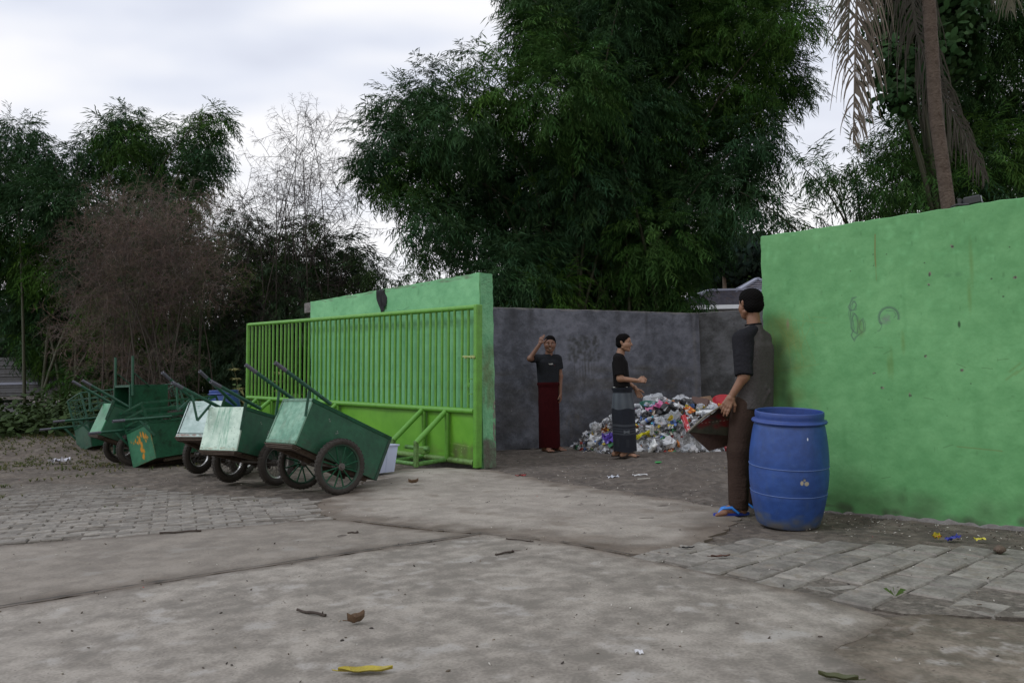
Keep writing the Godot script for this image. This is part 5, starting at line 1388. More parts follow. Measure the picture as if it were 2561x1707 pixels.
func bamboo(label: String, base: Vector3, foot: float, tufts: Array, per_m2: float, leaf: Array, tone: Color, sd: int, stem_r: float, category := "bamboo", group := "") -> Node3D:
	var q := RandomNumberGenerator.new(); q.seed = sd
	var o := thing("bamboo_clump", label, category, base, group)
	var pl := [[], []]
	var ti := [[], []]
	for t in tufts:
		var c := Vector3(t[0], t[1], t[2]) - base
		var young := q.randf()
		var hue := Color(tone.r * lerpf(0.75, 1.25, young * young), tone.g * lerpf(0.8, 1.3, young * young), tone.b * lerpf(1.2, 0.8, young))
		var n := int(per_m2 * 12.6 * t[3] * t[3] * t[4] * 0.5) + 12
		for k in 2: tuft(c, t[3], int(n / 2.0), q, 0.75, pl[k], ti[k], hue)
		# the culm that carries this tuft
		var f := Vector3(q.randf_range(-1, 1) * foot, 0, q.randf_range(-1, 1) * foot * 0.7)
		var bend := f + Vector3((c.x - f.x) * 0.30, maxf(c.y * 0.85, 1.0), (c.z - f.z) * 0.30)
		var path := []
		var rad := []
		for k in 11:
			var u := k / 10.0
			path.append(f.lerp(bend, u).lerp(bend.lerp(c, u), u))
			rad.append(stem_r * (1.0 - 0.8 * u))
		var mb := MB.new(); mb.tube(path, rad, 6, false)
		put("culm", mb.mesh(), M.culm, o)
		# sprays up the last stretch of the culm
		for k in int(n * 0.16):
			var u := q.randf_range(0.55, 1.0)
			var p := f.lerp(bend, u).lerp(bend.lerp(c, u), u)
			tuft(p, 0.45 * t[3], 1, q, 0.7, pl[k % 2], ti[k % 2], hue)
	for k in 2: scatter("foliage", bamboo_spray(sd + k, leaf[0], leaf[1], leaf[2], leaf[3]), M.leaf, pl[k], ti[k], o)
	return o

func build_trees() -> void:
	M.leaf = leaf_mat(Color(1, 1, 1), 0.38)
	M.culm = mat(Color(0.040, 0.043, 0.022), 0.7)
	M.dry = mat(Color(0.15, 0.118, 0.104), 0.85)
	M.dry_stem = mat(Color(0.055, 0.047, 0.038), 0.85)
	M.dry.vertex_color_use_as_albedo = true
	M.bark = worn(Color(0.115, 0.085, 0.066), 0.9, M.grime, 0.6, M.bump, 1.0)
	var green := Color(0.041, 0.092, 0.029)
	bamboo("huge dense bamboo clump rising behind the grey wall in the middle", Vector3(2.0, 0, -19.2), 1.9, CENTRAL, 44.0, [24, 0.165, 0.023, 0.50], green, 101, 0.05)
	bamboo("tall bamboo clump with rounded plumes at the left edge", Vector3(-11.5, 0, -23.6), 2.2, LEFT_CLUMP, 46.0, [24, 0.165, 0.024, 0.46], green, 111, 0.05)
	bamboo("low bushy bamboo clump behind the gate and the left green wall", Vector3(-5.0, 0, -21.6), 1.6, MIDDLE_CLUMP, 32.0, [22, 0.17, 0.024, 0.46], Color(0.050, 0.085, 0.036), 121, 0.03)
	bamboo("bamboo clump behind the right green wall and the palm", Vector3(7.4, 0, -15.2), 1.5, RIGHT_CLUMP, 48.0, [20, 0.14, 0.019, 0.40], Color(0.036, 0.080, 0.027), 131, 0.04)
	bamboo("thin low leafy boughs showing above the left green wall", Vector3(-2.4, 0, -24.5), 0.8, LOW_BRANCH, 24.0, [20, 0.18, 0.025, 0.46], green, 141, 0.02, "bush")
	# broad-leaved tree beside the palm
	var q := RandomNumberGenerator.new(); q.seed = 7
	var bt := thing("broadleaf_tree", "dark broad-leaved tree showing beside the palm trunk at the top right", "tree", Vector3(7.25, 0, -13.2))
	var pl := []; var ti := []
	for t in BROAD_TREE:
		var c := Vector3(t[0], t[1], t[2]) - bt.position
		tuft(c, t[3], int(70 * 12.6 * t[3] * t[3] * 0.5) + 8, q, 0.35, pl, ti, Color(0.026, 0.060, 0.022))
		var mb := MB.new(); mb.tube([Vector3(0, 2.5, 0), Vector3(c.x * 0.4, c.y * 0.75, c.z * 0.4), c], [0.05, 0.035, 0.012], 6, false)
		put("limb", mb.mesh(), M.culm, bt)
	var tk := MB.new(); tk.tube([Vector3(0, -0.1, 0), Vector3(0.05, 1.3, 0), Vector3(0, 2.6, 0)], [0.14, 0.11, 0.08], 9, false)
	put("trunk", tk.mesh(), M.culm, bt)
	scatter("foliage", oval_spray(3, 7, 0.13, 0.085, 0.24), M.leaf, pl, ti, bt)
	# brown thicket of dead twigs, and the bare stems that stand out of it
	dry_thicket("wide brown thicket of dead twigs arching over the handcarts", Vector3(-8.2, 0, -18.5), DRY_BUSH, 40.0, 0.62, 0.0046, 151, Color(0.66, 0.63, 0.62))
	dry_thicket("grey bare bamboo stems with fine leafless twigs against the sky", Vector3(-5.6, 0, -20.5), DRY_TOPS, 14.0, 0.75, 0.0062, 161, Color(0.13, 0.12, 0.12))
	build_palm()
	for w in [[-26.0, -40.0, 5.5, "dim thicket behind the slatted fence at the far left"], [-17.0, -42.0, 4.6, "dim thicket showing between the left bamboo and the brown bush"], [-9.0, -42.0, 4.2, "dim thicket far behind the gate"], [-1.0, -44.0, 3.8, "dim thicket far behind the left green wall"]]:
		var th := thing("far_thicket", w[3], "thicket", Vector3(w[0], 0, w[1]), "thickets in the distance")
		var p3 := []; var t3 := []
		for k in 16: tuft(Vector3(q.randf_range(-5.5, 5.5), q.randf_range(0.3, 0.9) * w[2], q.randf_range(-1.5, 1.5)), w[2] * 0.34, 110, q, 0.3, p3, t3, Color(0.030, 0.048, 0.036))
		scatter("foliage", oval_spray(19, 8, 0.34, 0.20, 0.6), M.leaf, p3, t3, th)
	# trees far behind the houses
	var n := 0
	for t in FAR_TREES:
		var lab: String = ["dim dark tree in the middle of the gap above the far roofs", "dark tree standing highest above the far tiled roofs", "dark tree half hidden by the big bamboo, above the far roofs", "dark tree touching the end of the right wall, above the pointed roof", "light green bush just over the ridge of the low grey roof", "light green bush beside the pointed brown roof", "dim bush behind the lower right edge of the big bamboo"][n]
		var o := thing("far_tree", lab, "tree", Vector3(t[0], 0, t[2]), "trees beyond the houses")
		var p2 := []; var t2 := []
		var tone := Color(0.050, 0.085, 0.028) if n in [4, 5] else Color(0.016, 0.030, 0.024)
		for k in 6:
			var c := Vector3(q.randf_range(-1, 1) * t[3] * 0.6, t[1] + q.randf_range(-0.6, 0.5) * t[3], q.randf_range(-1, 1) * t[3] * 0.6)
			tuft(c, t[3] * 0.75, 110, q, 0.2, p2, t2, tone)
		scatter("crown", oval_spray(9, 8, 0.42, 0.26, 0.7), M.leaf, p2, t2, o)
		var mb := MB.new(); mb.tube([Vector3(0, -0.2, 0), Vector3(0.1, t[1] * 0.6, 0), Vector3(0, t[1], 0)], [0.3, 0.2, 0.08], 8, false)
		put("trunk", mb.mesh(), M.bark, o)
		n += 1

func dry_thicket(label: String, base: Vector3, tufts: Array, per: float, l: float, r: float, sd: int, tone: Color) -> void:
	var q := RandomNumberGenerator.new(); q.seed = sd
	var o := thing("dead_bamboo", label, "bamboo", base)
	var pl := []; var ti := []
	for t in tufts:
		var c := Vector3(t[0], t[1], t[2]) - base
		tuft(c, t[3], int(per * 12.6 * t[3] * t[3] * t[4] * 0.5) + 6, q, -0.1, pl, ti, tone * q.randf_range(0.5, 1.6))
		for k in (2 if t[4] < 0.9 else 3):
			var f := Vector3(q.randf_range(-1, 1) * 1.2, 0, q.randf_range(-1, 1) * 0.7)
			var e: Vector3 = c + Vector3(q.randf_range(-0.4, 0.4), q.randf_range(0.2, 1.0), q.randf_range(-0.4, 0.4)) * t[3]
			var bend := f + Vector3((e.x - f.x) * 0.25, e.y * 0.9, (e.z - f.z) * 0.25)
			var path := []; var rad := []
			for j in 10:
				var u := j / 9.0
				path.append(f.lerp(bend, u).lerp(bend.lerp(e, u), u)); rad.append(0.022 * (1.0 - 0.85 * u))
			var mb := MB.new(); mb.tube(path, rad, 5, false)
			put("stem", mb.mesh(), M.dry_stem if M.has("dry_stem") else M.culm, o)
	scatter("twigs", twig_spray(sd, l, r), M.dry, pl, ti, o)

# ---------- the coconut palm ----------
func frond(parent: Node3D, path: Array, leaf_l: float, n: int, droop: float, m: Material, sd: int, one_side := 0) -> void:
	var q := RandomNumberGenerator.new(); q.seed = sd
	var cv := Curve3D.new()
	for p in path: cv.add_point(p)
	var len := cv.get_baked_length()
	var mb := MB.new()
	var pts := []; var rad := []
	for k in 16:
		pts.append(cv.sample_baked(len * k / 15.0)); rad.append(0.028 * (1.0 - 0.8 * k / 15.0))
	mb.tube(pts, rad, 6, false)
	for k in n:
		var t := 0.10 + 0.90 * k / n
		var p := cv.sample_baked(len * t)
		var dir := (cv.sample_baked(minf(len, len * t + 0.05)) - cv.sample_baked(maxf(0.0, len * t - 0.05))).normalized()
		for s in [-1, 1]:
			if one_side != 0 and s != one_side and q.randf() < 0.75: continue
			var out: Vector3 = dir.cross(Vector3(0.1, 0.1, 1)).normalized() * s
			out = (out + Vector3(q.randf_range(-0.3, 0.3), q.randf_range(-0.4, 0.2), q.randf_range(-0.8, 0.8))).normalized()
			if q.randf() < 0.12: continue
			var l := leaf_l * sin(PI * clampf(t * 0.8 + 0.15, 0, 1)) * q.randf_range(0.55, 1.2)
			var a := p
			var d: Vector3 = (dir * 0.9 + out * 0.75).normalized()
			var wd := dir.cross(d).cross(d).normalized()
			var prev := p
			for e in 4:
				var u0 := e / 4.0; var u1 := (e + 1) / 4.0
				var nx: Vector3 = prev + d * l / 4.0
				var w0 := 0.0095 * (1.0 - 0.8 * absf(u0 - 0.25)); var w1 := 0.0095 * (1.0 - u1) + 0.002
				mb.quad(prev - wd * w0, prev + wd * w0, nx + wd * w1, nx - wd * w1)
				prev = nx
				d = (d + Vector3(q.randf_range(-0.1, 0.1), -droop * 0.5, q.randf_range(-0.1, 0.1))).normalized()
	put("dead_frond", mb.mesh(), m, parent)

func build_palm() -> void:
	var o := thing("coconut_palm", "coconut palm with a bare trunk and dead hanging fronds, behind the right wall", "palm", Vector3(5.08, 0, -9.0))
	var cv := Curve3D.new()
	for p in [Vector3(0, -0.1, 0), Vector3(0.06, 1.5, 0), Vector3(-0.06, 2.9, 0.0), Vector3(-0.15, 4.0, 0), Vector3(-0.16, 5.4, 0), Vector3(-0.10, 8.2, 0)]: cv.add_point(p)
	var len := cv.get_baked_length()
	var mb := MB.new()
	var pts := []; var rad := []
	for k in 180:
		var t := k / 179.0
		pts.append(cv.sample_baked(len * t))
		rad.append((0.076 - 0.011 * t) * (1.0 + 0.03 * absf(sin(k * 1.1)) + 0.02 * hash2(k, 3.0)) + (0.05 * exp(-t * 30.0)))
	mb.tube(pts, rad, 18, false)
	put("trunk", mb.mesh(), M.bark, o)
	# leaf-scar rings
	mb = MB.new()
	for k in 46:
		var y := 1.2 + k * 0.125
		var t := y / len
		mb.torus(cv.sample_baked(y), Basis.IDENTITY.rotated(Vector3.RIGHT, 0.15 * sin(k * 2.0)), 0.075 - 0.011 * t, 0.0045 + 0.004 * hash2(k, 9), 18, 5, 0.8)
	put("scar_rings", mb.mesh(), M.bark, o)
	var dead := mat(Color(0.105, 0.084, 0.064), 0.8)
	dead.backlight_enabled = true; dead.backlight = Color(0.25, 0.22, 0.2)
	var dim := mat(Color(0.075, 0.07, 0.045), 0.8)
	dim.backlight_enabled = true; dim.backlight = Color(0.3, 0.3, 0.25)
	var dim2 := mat(Color(0.050, 0.045, 0.034), 0.85)
	var at := func(x: float, y: float, z: float) -> Vector3: return Vector3(x - 5.08, y, z + 9.0)
	frond(o, [at.call(4.95, 8.1, -9.0), at.call(4.3, 7.6, -8.7), at.call(3.99, 6.2, -8.6), at.call(3.88, 4.9, -8.6), at.call(3.79, 3.55, -8.6)], 1.05, 230, 1.5, dead, 1, -1)
	frond(o, [at.call(4.95, 8.1, -9.0), at.call(4.2, 7.4, -8.8), at.call(3.93, 6.2, -8.7), at.call(3.86, 5.2, -8.7), at.call(3.82, 4.5, -8.7)], 0.85, 150, 0.35, dim, 2, 1)
	frond(o, [at.call(5.0, 8.1, -9.1), at.call(4.83, 6.6, -9.3), at.call(4.91, 5.1, -9.3), at.call(5.10, 4.5, -9.3), at.call(5.40, 3.9, -9.3), at.call(5.65, 3.3, -9.3)], 0.95, 170, 2.2, dim2, 3)
	frond(o, [at.call(5.0, 8.1, -8.9), at.call(5.7, 7.4, -8.9), at.call(5.92, 6.2, -9.0), at.call(5.85, 5.2, -9.0)], 0.95, 130, 1.6, dim, 4)
	var live := mat(Color(0.04, 0.075, 0.025), 0.6)
	live.backlight_enabled = true; live.backlight = Color(0.3, 0.3, 0.2)
	for k in 9:
		var a := TAU * k / 9.0 + 0.3
		frond(o, [Vector3(-0.10, 8.15, 0), Vector3(cos(a) * 1.1, 9.2, sin(a) * 1.1), Vector3(cos(a) * 2.4, 8.9, sin(a) * 2.4), Vector3(cos(a) * 3.2, 7.8, sin(a) * 3.2)], 0.8, 34, 0.5, live, 20 + k)

# ---------- houses and the far fence ----------
func build_backdrop() -> void:
	M.tile = world_mat(surface_tex(256, 171, Color(0.055, 0.055, 0.075), Color(0.12, 0.115, 0.145), Color(0.10, 0.075, 0.07), Color(0.04, 0.04, 0.05), 0.6, 0.8, 0.02, 0.06, 0.2), 3.0, 0.7)
	M.render = mat(Color(0.62, 0.64, 0.68), 0.8)
	M.ridge = mat(Color(0.20, 0.21, 0.27), 0.7)
	# hip-roofed house
	var h := thing("house", "far house with a pointed brown tiled hip roof beside the right wall's end", "house", Vector3(12.3, 0, -39.5))
	hip_house(h, 4.0, 4.0, 3.9, 6.05, 0.0)
	var l := thing("house", "far white-walled house with a low grey tiled roof above the cement wall", "house", Vector3(10.6, 0, -38.0))
	hip_house(l, 3.5, 2.6, 4.41, 5.33, 1.1)
	# low cement wall with piers and a slatted sheet fence on it, far left
	var w := thing("boundary_wall", "low grey panelled wall under a dark slatted fence at the far left", "wall", Vector3(-15.0, 0, -24.0))
	w.rotation.y = 0.05
	var pm := world_mat(surface_tex(256, 181, Color(0.10, 0.10, 0.11), Color(0.26, 0.26, 0.29), Color(0.3, 0.3, 0.33), Color(0.06, 0.06, 0.06), 0.6, 0.78, 0.012, 0.04, 0.14), 2.0, 0.9, M.bump, 1.0)
	for k in 5:
		panel("wall_panel", Vector3(-3.6 + 1.8 * k, 0.38, -0.04), Vector3(1.55, 0.86, 0.12), pm, w)
		panel("pier", Vector3(-2.7 + 1.8 * k, 0.42, 0.0), Vector3(0.24, 0.96, 0.22), M.cement, w)
	panel("coping", Vector3(0, 0.95, 0), Vector3(9.2, 0.10, 0.24), M.cement, w)
	var fe := thing("slatted_fence", "dark horizontal sheet fence on the low wall at the far left", "fence", Vector3(-15.0, 1.0, -24.0))
	fe.rotation.y = 0.05
	var fm := worn(Color(0.045, 0.047, 0.055), 0.4, M.grime, 1.2)
	for k in 14:
		panel("slat", Vector3(0, 0.06 + 0.082 * k, 0.01 * sin(k * 1.9)), Vector3(9.1, 0.092, 0.012), fm if k != 4 else M.ridge, fe, Basis(Vector3.RIGHT, -0.22))
	for k in 6: panel("post", Vector3(-4.5 + 1.8 * k, 0.58, -0.05), Vector3(0.06, 1.16, 0.05), fm, fe)
	# a black cart's corner and shafts cut by the left edge of the view
	var bc := thing("black_handcart", "black handcart with two dark shafts, cut off by the left edge", "cart", Vector3(-10.15, 0, -15.2))
	var bm := worn(Color(0.012, 0.012, 0.014), 0.7, M.grime, 0.8)
	var mb := MB.new()
	mb.quad(Vector3(-0.9, 0.95, 0.25), Vector3(0.12, 0.82, 0.25), Vector3(0.42, 0.22, 0.25), Vector3(-0.9, 0.10, 0.25), Vector3.BACK)
	mb.quad(Vector3(-0.9, 0.95, -0.25), Vector3(0.12, 0.82, -0.25), Vector3(0.42, 0.22, -0.25), Vector3(-0.9, 0.10, -0.25), Vector3.FORWARD)
	mb.quad(Vector3(0.12, 0.82, 0.25), Vector3(0.12, 0.82, -0.25), Vector3(0.42, 0.22, -0.25), Vector3(0.42, 0.22, 0.25), Vector3.RIGHT)
	mb.quad(Vector3(-0.9, 0.10, 0.25), Vector3(0.42, 0.22, 0.25), Vector3(0.42, 0.22, -0.25), Vector3(-0.9, 0.10, -0.25), Vector3.DOWN)
	put("body", mb.mesh(), bm, bc)
	for z in [-0.28, 0.28]: strip("shaft", Vector3(-0.6, 0.42, z), Vector3(1.45, 0.22, z), 0.05, 0.05, bm, bc)
	cart_wheel(bc, Vector3(-0.6, 0.25, 0.36), 0.25, 0.035, "wire")
	cart_wheel(bc, Vector3(-0.6, 0.25, -0.36), 0.25, 0.035, "wire")

func hip_house(o: Node3D, hx: float, hz: float, eave: float, top: float, ridge: float) -> void:
	var mb := MB.new()
	for s in [-1, 1]:
		mb.quad(Vector3(-hx + 0.5, 0, s * (hz - 0.5)), Vector3(hx - 0.5, 0, s * (hz - 0.5)), Vector3(hx - 0.5, eave, s * (hz - 0.5)), Vector3(-hx + 0.5, eave, s * (hz - 0.5)), Vector3(0, 0, s))
		mb.quad(Vector3(s * (hx - 0.5), 0, -hz + 0.5), Vector3(s * (hx - 0.5), 0, hz - 0.5), Vector3(s * (hx - 0.5), eave, hz - 0.5), Vector3(s * (hx - 0.5), eave, -hz + 0.5), Vector3(s, 0, 0))
	put("wall", mb.mesh(), M.render, o)
	# roof planes made of courses, each lapping the one below
	var rf := Node3D.new(); rf.name = "roof"; o.add_child(rf, true)
	var A := Vector3(-ridge, top, 0); var B := Vector3(ridge, top, 0)
	var c := [Vector3(-hx, eave, hz), Vector3(hx, eave, hz), Vector3(hx, eave, -hz), Vector3(-hx, eave, -hz)]
	var faces := [[c[0], c[1], B, A], [c[1], c[2], B, B], [c[2], c[3], A, B], [c[3], c[0], A, A]]
	mb = MB.new()
	var courses := 18
	for f in faces:
		for k in courses:
			var t0 := float(k) / courses; var t1 := (k + 1.0) / courses
			var out: Vector3 = ((f[1] as Vector3) - f[0]).cross(f[3] - f[0]).normalized()
			if out.y < 0: out = -out
			mb.quad(f[0].lerp(f[3], t0) + out * 0.035, f[1].lerp(f[2], t0) + out * 0.035, f[1].lerp(f[2], t1), f[0].lerp(f[3], t1), out)
			mb.quad(f[0].lerp(f[3], t0) + out * 0.035, f[1].lerp(f[2], t0) + out * 0.035, f[1].lerp(f[2], t0), f[0].lerp(f[3], t0))
	tag(put("tile_courses", mb.mesh(), M.tile, rf), "", "", "", "stuff")
	mb = MB.new()
	for p in [[c[0], A], [c[1], B], [c[2], B], [c[3], A]]: mb.bar(p[0] + Vector3(0, 0.05, 0), p[1] + Vector3(0, 0.05, 0), 0.10, 0.24)
	if ridge > 0.0: mb.bar(A + Vector3(0, 0.06, 0), B + Vector3(0, 0.06, 0), 0.10, 0.24)
	put("ridge_tiles", mb.mesh(), M.ridge, rf)
	mb = MB.new()
	for k in 4: mb.bar(c[k] - Vector3(0, 0.08, 0), c[(k + 1) % 4] - Vector3(0, 0.08, 0), 0.18, 0.05)
	put("fascia", mb.mesh(), M.render, rf)

# ---------- bodies: a field of tapered capsules, meshed as surface nets ----------
class Field:
	var prims := []
	var cell := 0.012
	var k := 0.02
	# capsule a-b with radii; st stretches space (a larger number makes the body thinner that way); cut keeps what lies behind a plane
	func cap(a: Vector3, b: Vector3, ra: float, rb: float, st := Vector3.ONE, cut_at := Vector3.ZERO, cut_n := Vector3.ZERO) -> void:
		prims.append([a, b, ra, rb, st, cut_at, cut_n])
	func ball(c: Vector3, r: float, st := Vector3.ONE) -> void:
		cap(c, c + Vector3(0, 0.0001, 0), r, r, st)
	func mesh_into(mb: MB) -> void:
		var lo := Vector3.ONE * 1e9
		var hi := -lo
		for p in prims:
			var m: float = maxf(p[2], p[3]) + k + cell * 2.0
			lo = lo.min(p[0] - Vector3.ONE * m).min(p[1] - Vector3.ONE * m)
			hi = hi.max(p[0] + Vector3.ONE * m).max(p[1] + Vector3.ONE * m)
		var n := Vector3i(((hi - lo) / cell).ceil()) + Vector3i.ONE * 2
		var f := PackedFloat32Array(); f.resize(n.x * n.y * n.z); f.fill(1.0)
		for p in prims:
			var a: Vector3 = p[0]; var b: Vector3 = p[1]; var ra: float = p[2]; var rb: float = p[3]; var st: Vector3 = p[4]
			var ct: Vector3 = p[5]; var cn: Vector3 = p[6]
			var has_cut := cn != Vector3.ZERO
			var m := maxf(ra, rb) + k + cell * 2.0
			var i0 := Vector3i(((a.min(b) - Vector3.ONE * m - lo) / cell).floor()).clamp(Vector3i.ZERO, n - Vector3i.ONE)
			var i1 := Vector3i(((a.max(b) + Vector3.ONE * m - lo) / cell).ceil()).clamp(Vector3i.ZERO, n - Vector3i.ONE)
			var as_ := a * st
			var ab := (b - a) * st
			var l2 := maxf(ab.length_squared(), 1e-9)
			var sc := 1.0 / maxf(st.x, maxf(st.y, st.z))
			sc = lerpf(sc, 1.0, 0.4)
			for z in range(i0.z, i1.z + 1):
				for y in range(i0.y, i1.y + 1):
					var row := (z * n.y + y) * n.x
					var wp := lo + Vector3(0, y, z) * cell
					for x in range(i0.x, i1.x + 1):
						wp.x = lo.x + x * cell
						var q := wp * st - as_
						var t := clampf(q.dot(ab) / l2, 0.0, 1.0)
						var d := ((q - ab * t).length() - (ra + (rb - ra) * t)) * sc
						if has_cut: d = maxf(d, (wp - ct).dot(cn))
						var o := f[row + x]
						var h := maxf(k - absf(d - o), 0.0) / k
						f[row + x] = minf(d, o) - h * h * k * 0.25
		# surface nets
		var at := {}
		var base := mb.v.size()
		var sx := 1; var sy := n.x; var sz := n.x * n.y
		for z in n.z - 1:
			for y in n.y - 1:
				var row := (z * n.y + y) * n.x
				for x in n.x - 1:
					var i := row + x
					var f0 := f[i]
					if f0 > 0.06 or f0 < -0.06: continue
					var inside := 0
					var c := [f0, f[i + 1], f[i + sy], f[i + sy + 1], f[i + sz], f[i + sz + 1], f[i + sz + sy], f[i + sz + sy + 1]]
					for e in 8:
						if c[e] < 0.0: inside += 1
					if inside == 0 or inside == 8: continue
					var s := Vector3.ZERO
					var m := 0
					for e in [[0, 1], [2, 3], [4, 5], [6, 7], [0, 2], [1, 3], [4, 6], [5, 7], [0, 4], [1, 5], [2, 6], [3, 7]]:
						var va: float = c[e[0]]; var vb: float = c[e[1]]
						if (va < 0.0) != (vb < 0.0):
							var u := va / (va - vb)
							var pa := Vector3(e[0] & 1, (e[0] >> 1) & 1, e[0] >> 2); var pb := Vector3(e[1] & 1, (e[1] >> 1) & 1, e[1] >> 2)
							s += pa.lerp(pb, u); m += 1
					var g := Vector3(c[1] + c[3] + c[5] + c[7] - c[0] - c[2] - c[4] - c[6], c[2] + c[3] + c[6] + c[7] - c[0] - c[1] - c[4] - c[5], c[4] + c[5] + c[6] + c[7] - c[0] - c[1] - c[2] - c[3])
					var pos := lo + (Vector3(x, y, z) + s / m) * cell
					at[i] = mb.vert(pos, g.normalized(), Vector2(pos.x, pos.y))
		for i in at:
			var x: int = i % n.x
			var y: int = int(i / float(n.x)) % n.y
			var z: int = int(i / float(sz))
			if x == 0 or y == 0 or z == 0: continue
			for ax in 3:
				var st2: int = [sx, sy, sz][ax]
				if (f[i] < 0.0) == (f[i + st2] < 0.0): continue
				var u: int = [sy, sz, sx][ax]
				var w: int = [sz, sx, sy][ax]
				if at.has(i - u) and at.has(i - w) and at.has(i - u - w):
					mb.ids(at[i], at[i - u], at[i - u - w]); mb.ids(at[i], at[i - u - w], at[i - w])

# five-fingered hand: wrist, direction of the hand, which way the palm faces, +1/-1 for the thumb's side
func hand(f: Field, w: Vector3, d: Vector3, palm: Vector3, side: float, curl: Array, thumb_curl := 0.3, s := 1.0) -> void:
	d = d.normalized()
	var t := d.cross(palm).normalized() * side
	palm = t.cross(d).normalized() * side
	if palm.dot(d.cross(t)) == 0.0: palm = d.cross(t)
	f.cap(w - d * 0.03 * s, w + d * 0.02 * s, 0.023 * s, 0.024 * s)
	var spread := [0.027, 0.009, -0.009, -0.026]
	var lens := [0.068, 0.076, 0.070, 0.055]
	for k in 4:
		var kn: Vector3 = w + d * (0.082 - 0.004 * absf(k - 1.0)) * s + t * spread[k] * s
		f.cap(w + d * 0.012 * s + t * spread[k] * 0.6 * s, kn, 0.0145 * s, 0.0115 * s)
		var dir: Vector3 = (d + t * spread[k] * 3.0).normalized()
		var p := kn
		for j in 3:
			var ang: float = curl[k] * [0.7, 1.0, 0.7][j]
			dir = dir.rotated(palm.cross(dir).normalized(), -ang) if palm.cross(dir).length() > 0.01 else dir
			var q: Vector3 = p + dir * lens[k] * [0.45, 0.30, 0.25][j] * s
			f.cap(p, q, (0.0098 - 0.001 * j) * s, (0.0092 - 0.0012 * j) * s)
			p = q
	var a := w + d * 0.022 * s + t * 0.020 * s
	var b := a + (t * 0.75 + d * 0.65 + palm * thumb_curl * 0.5).normalized() * 0.042 * s
	var c := b + (t * 0.35 + d * 0.85 + palm * thumb_curl).normalized() * 0.032 * s
	f.cap(a, b, 0.0155 * s, 0.0115 * s)
	f.cap(b, c + (c - b) * 0.5, 0.0110 * s, 0.0085 * s)

func foot(f: Field, ankle: Vector3, dir: Vector3, l := 0.235) -> void:
	dir = dir.normalized()
	var side := Vector3.UP.cross(dir)
	var g := Vector3(ankle.x, 0, ankle.z)
	f.cap(ankle + Vector3(0, 0.06, 0), ankle, 0.036, 0.034)
	f.cap(g - dir * 0.035 + Vector3(0, 0.032, 0), ankle - Vector3(0, 0.01, 0), 0.030, 0.034)
	f.cap(ankle - Vector3(0, 0.02, 0), g + dir * l * 0.48 + Vector3(0, 0.026, 0), 0.034, 0.026)
	f.cap(g - dir * 0.03 + Vector3(0, 0.026, 0), g + dir * l * 0.5 + Vector3(0, 0.024, 0), 0.028, 0.026)
	for k in 5:
		var o := side * (0.032 - 0.016 * k)
		var ll: float = l * (0.735 - 0.035 * k - (0.0 if k else 0.0))
		f.cap(g + dir * l * 0.45 + o * 0.9 + Vector3(0, 0.022, 0), g + dir * ll + o * 1.15 + Vector3(0, 0.012, 0), 0.017, 0.0125 if k == 0 else 0.0095)

# head turned by basis b (z is where the face looks), c is the middle of the head
func head(f: Field, c: Vector3, b: Basis, s: float, smile: float) -> void:
	var P := func(x: float, y: float, z: float) -> Vector3: return c + b * (Vector3(x, y, z) * s)
	f.ball(P.call(0, 0.045, -0.018), 0.083 * s)
	f.ball(P.call(0, 0.040, 0.020), 0.076 * s)
	f.cap(P.call(-0.022, -0.02, 0.030), P.call(0.022, -0.02, 0.030), 0.060 * s, 0.060 * s)
	f.cap(P.call(-0.030, -0.066, 0.035), P.call(0.030, -0.066, 0.035), 0.034 * s, 0.034 * s)
	f.cap(P.call(-0.008, -0.088, 0.062), P.call(0.008, -0.088, 0.062), 0.022 * s, 0.022 * s)
	for e in [-1, 1]:
		f.cap(P.call(e * 0.052, -0.050, -0.004), P.call(e * 0.030, -0.082, 0.050), 0.022 * s, 0.020 * s)
		f.cap(P.call(e * 0.040, -0.014, 0.066), P.call(e * 0.030, -0.034, 0.066), 0.020 * s, 0.020 * s)   # cheek
		f.cap(P.call(e * 0.012, 0.030, 0.086), P.call(e * 0.044, 0.030, 0.070), 0.010 * s, 0.009 * s)     # brow
		f.cap(P.call(e * 0.077, 0.020, -0.012), P.call(e * 0.074, -0.022, -0.006), 0.013 * s, 0.009 * s)   # ear
		f.cap(P.call(e * 0.086, 0.026, -0.020), P.call(e * 0.083, 0.002, -0.020), 0.008 * s, 0.007 * s)
	f.cap(P.call(0, 0.022, 0.090), P.call(0, -0.018, 0.110), 0.009 * s, 0.012 * s)                    # nose
	f.cap(P.call(-0.013, -0.020, 0.096), P.call(0.013, -0.020, 0.096), 0.010 * s, 0.010 * s)
	f.cap(P.call(-0.018, -0.046, 0.086), P.call(0.018, -0.046, 0.086), 0.0085 * s, 0.0085 * s)        # upper lip
	f.cap(P.call(-0.015, -0.066, 0.084), P.call(0.015, -0.066, 0.084), 0.0095 * s, 0.0095 * s)        # lower lip

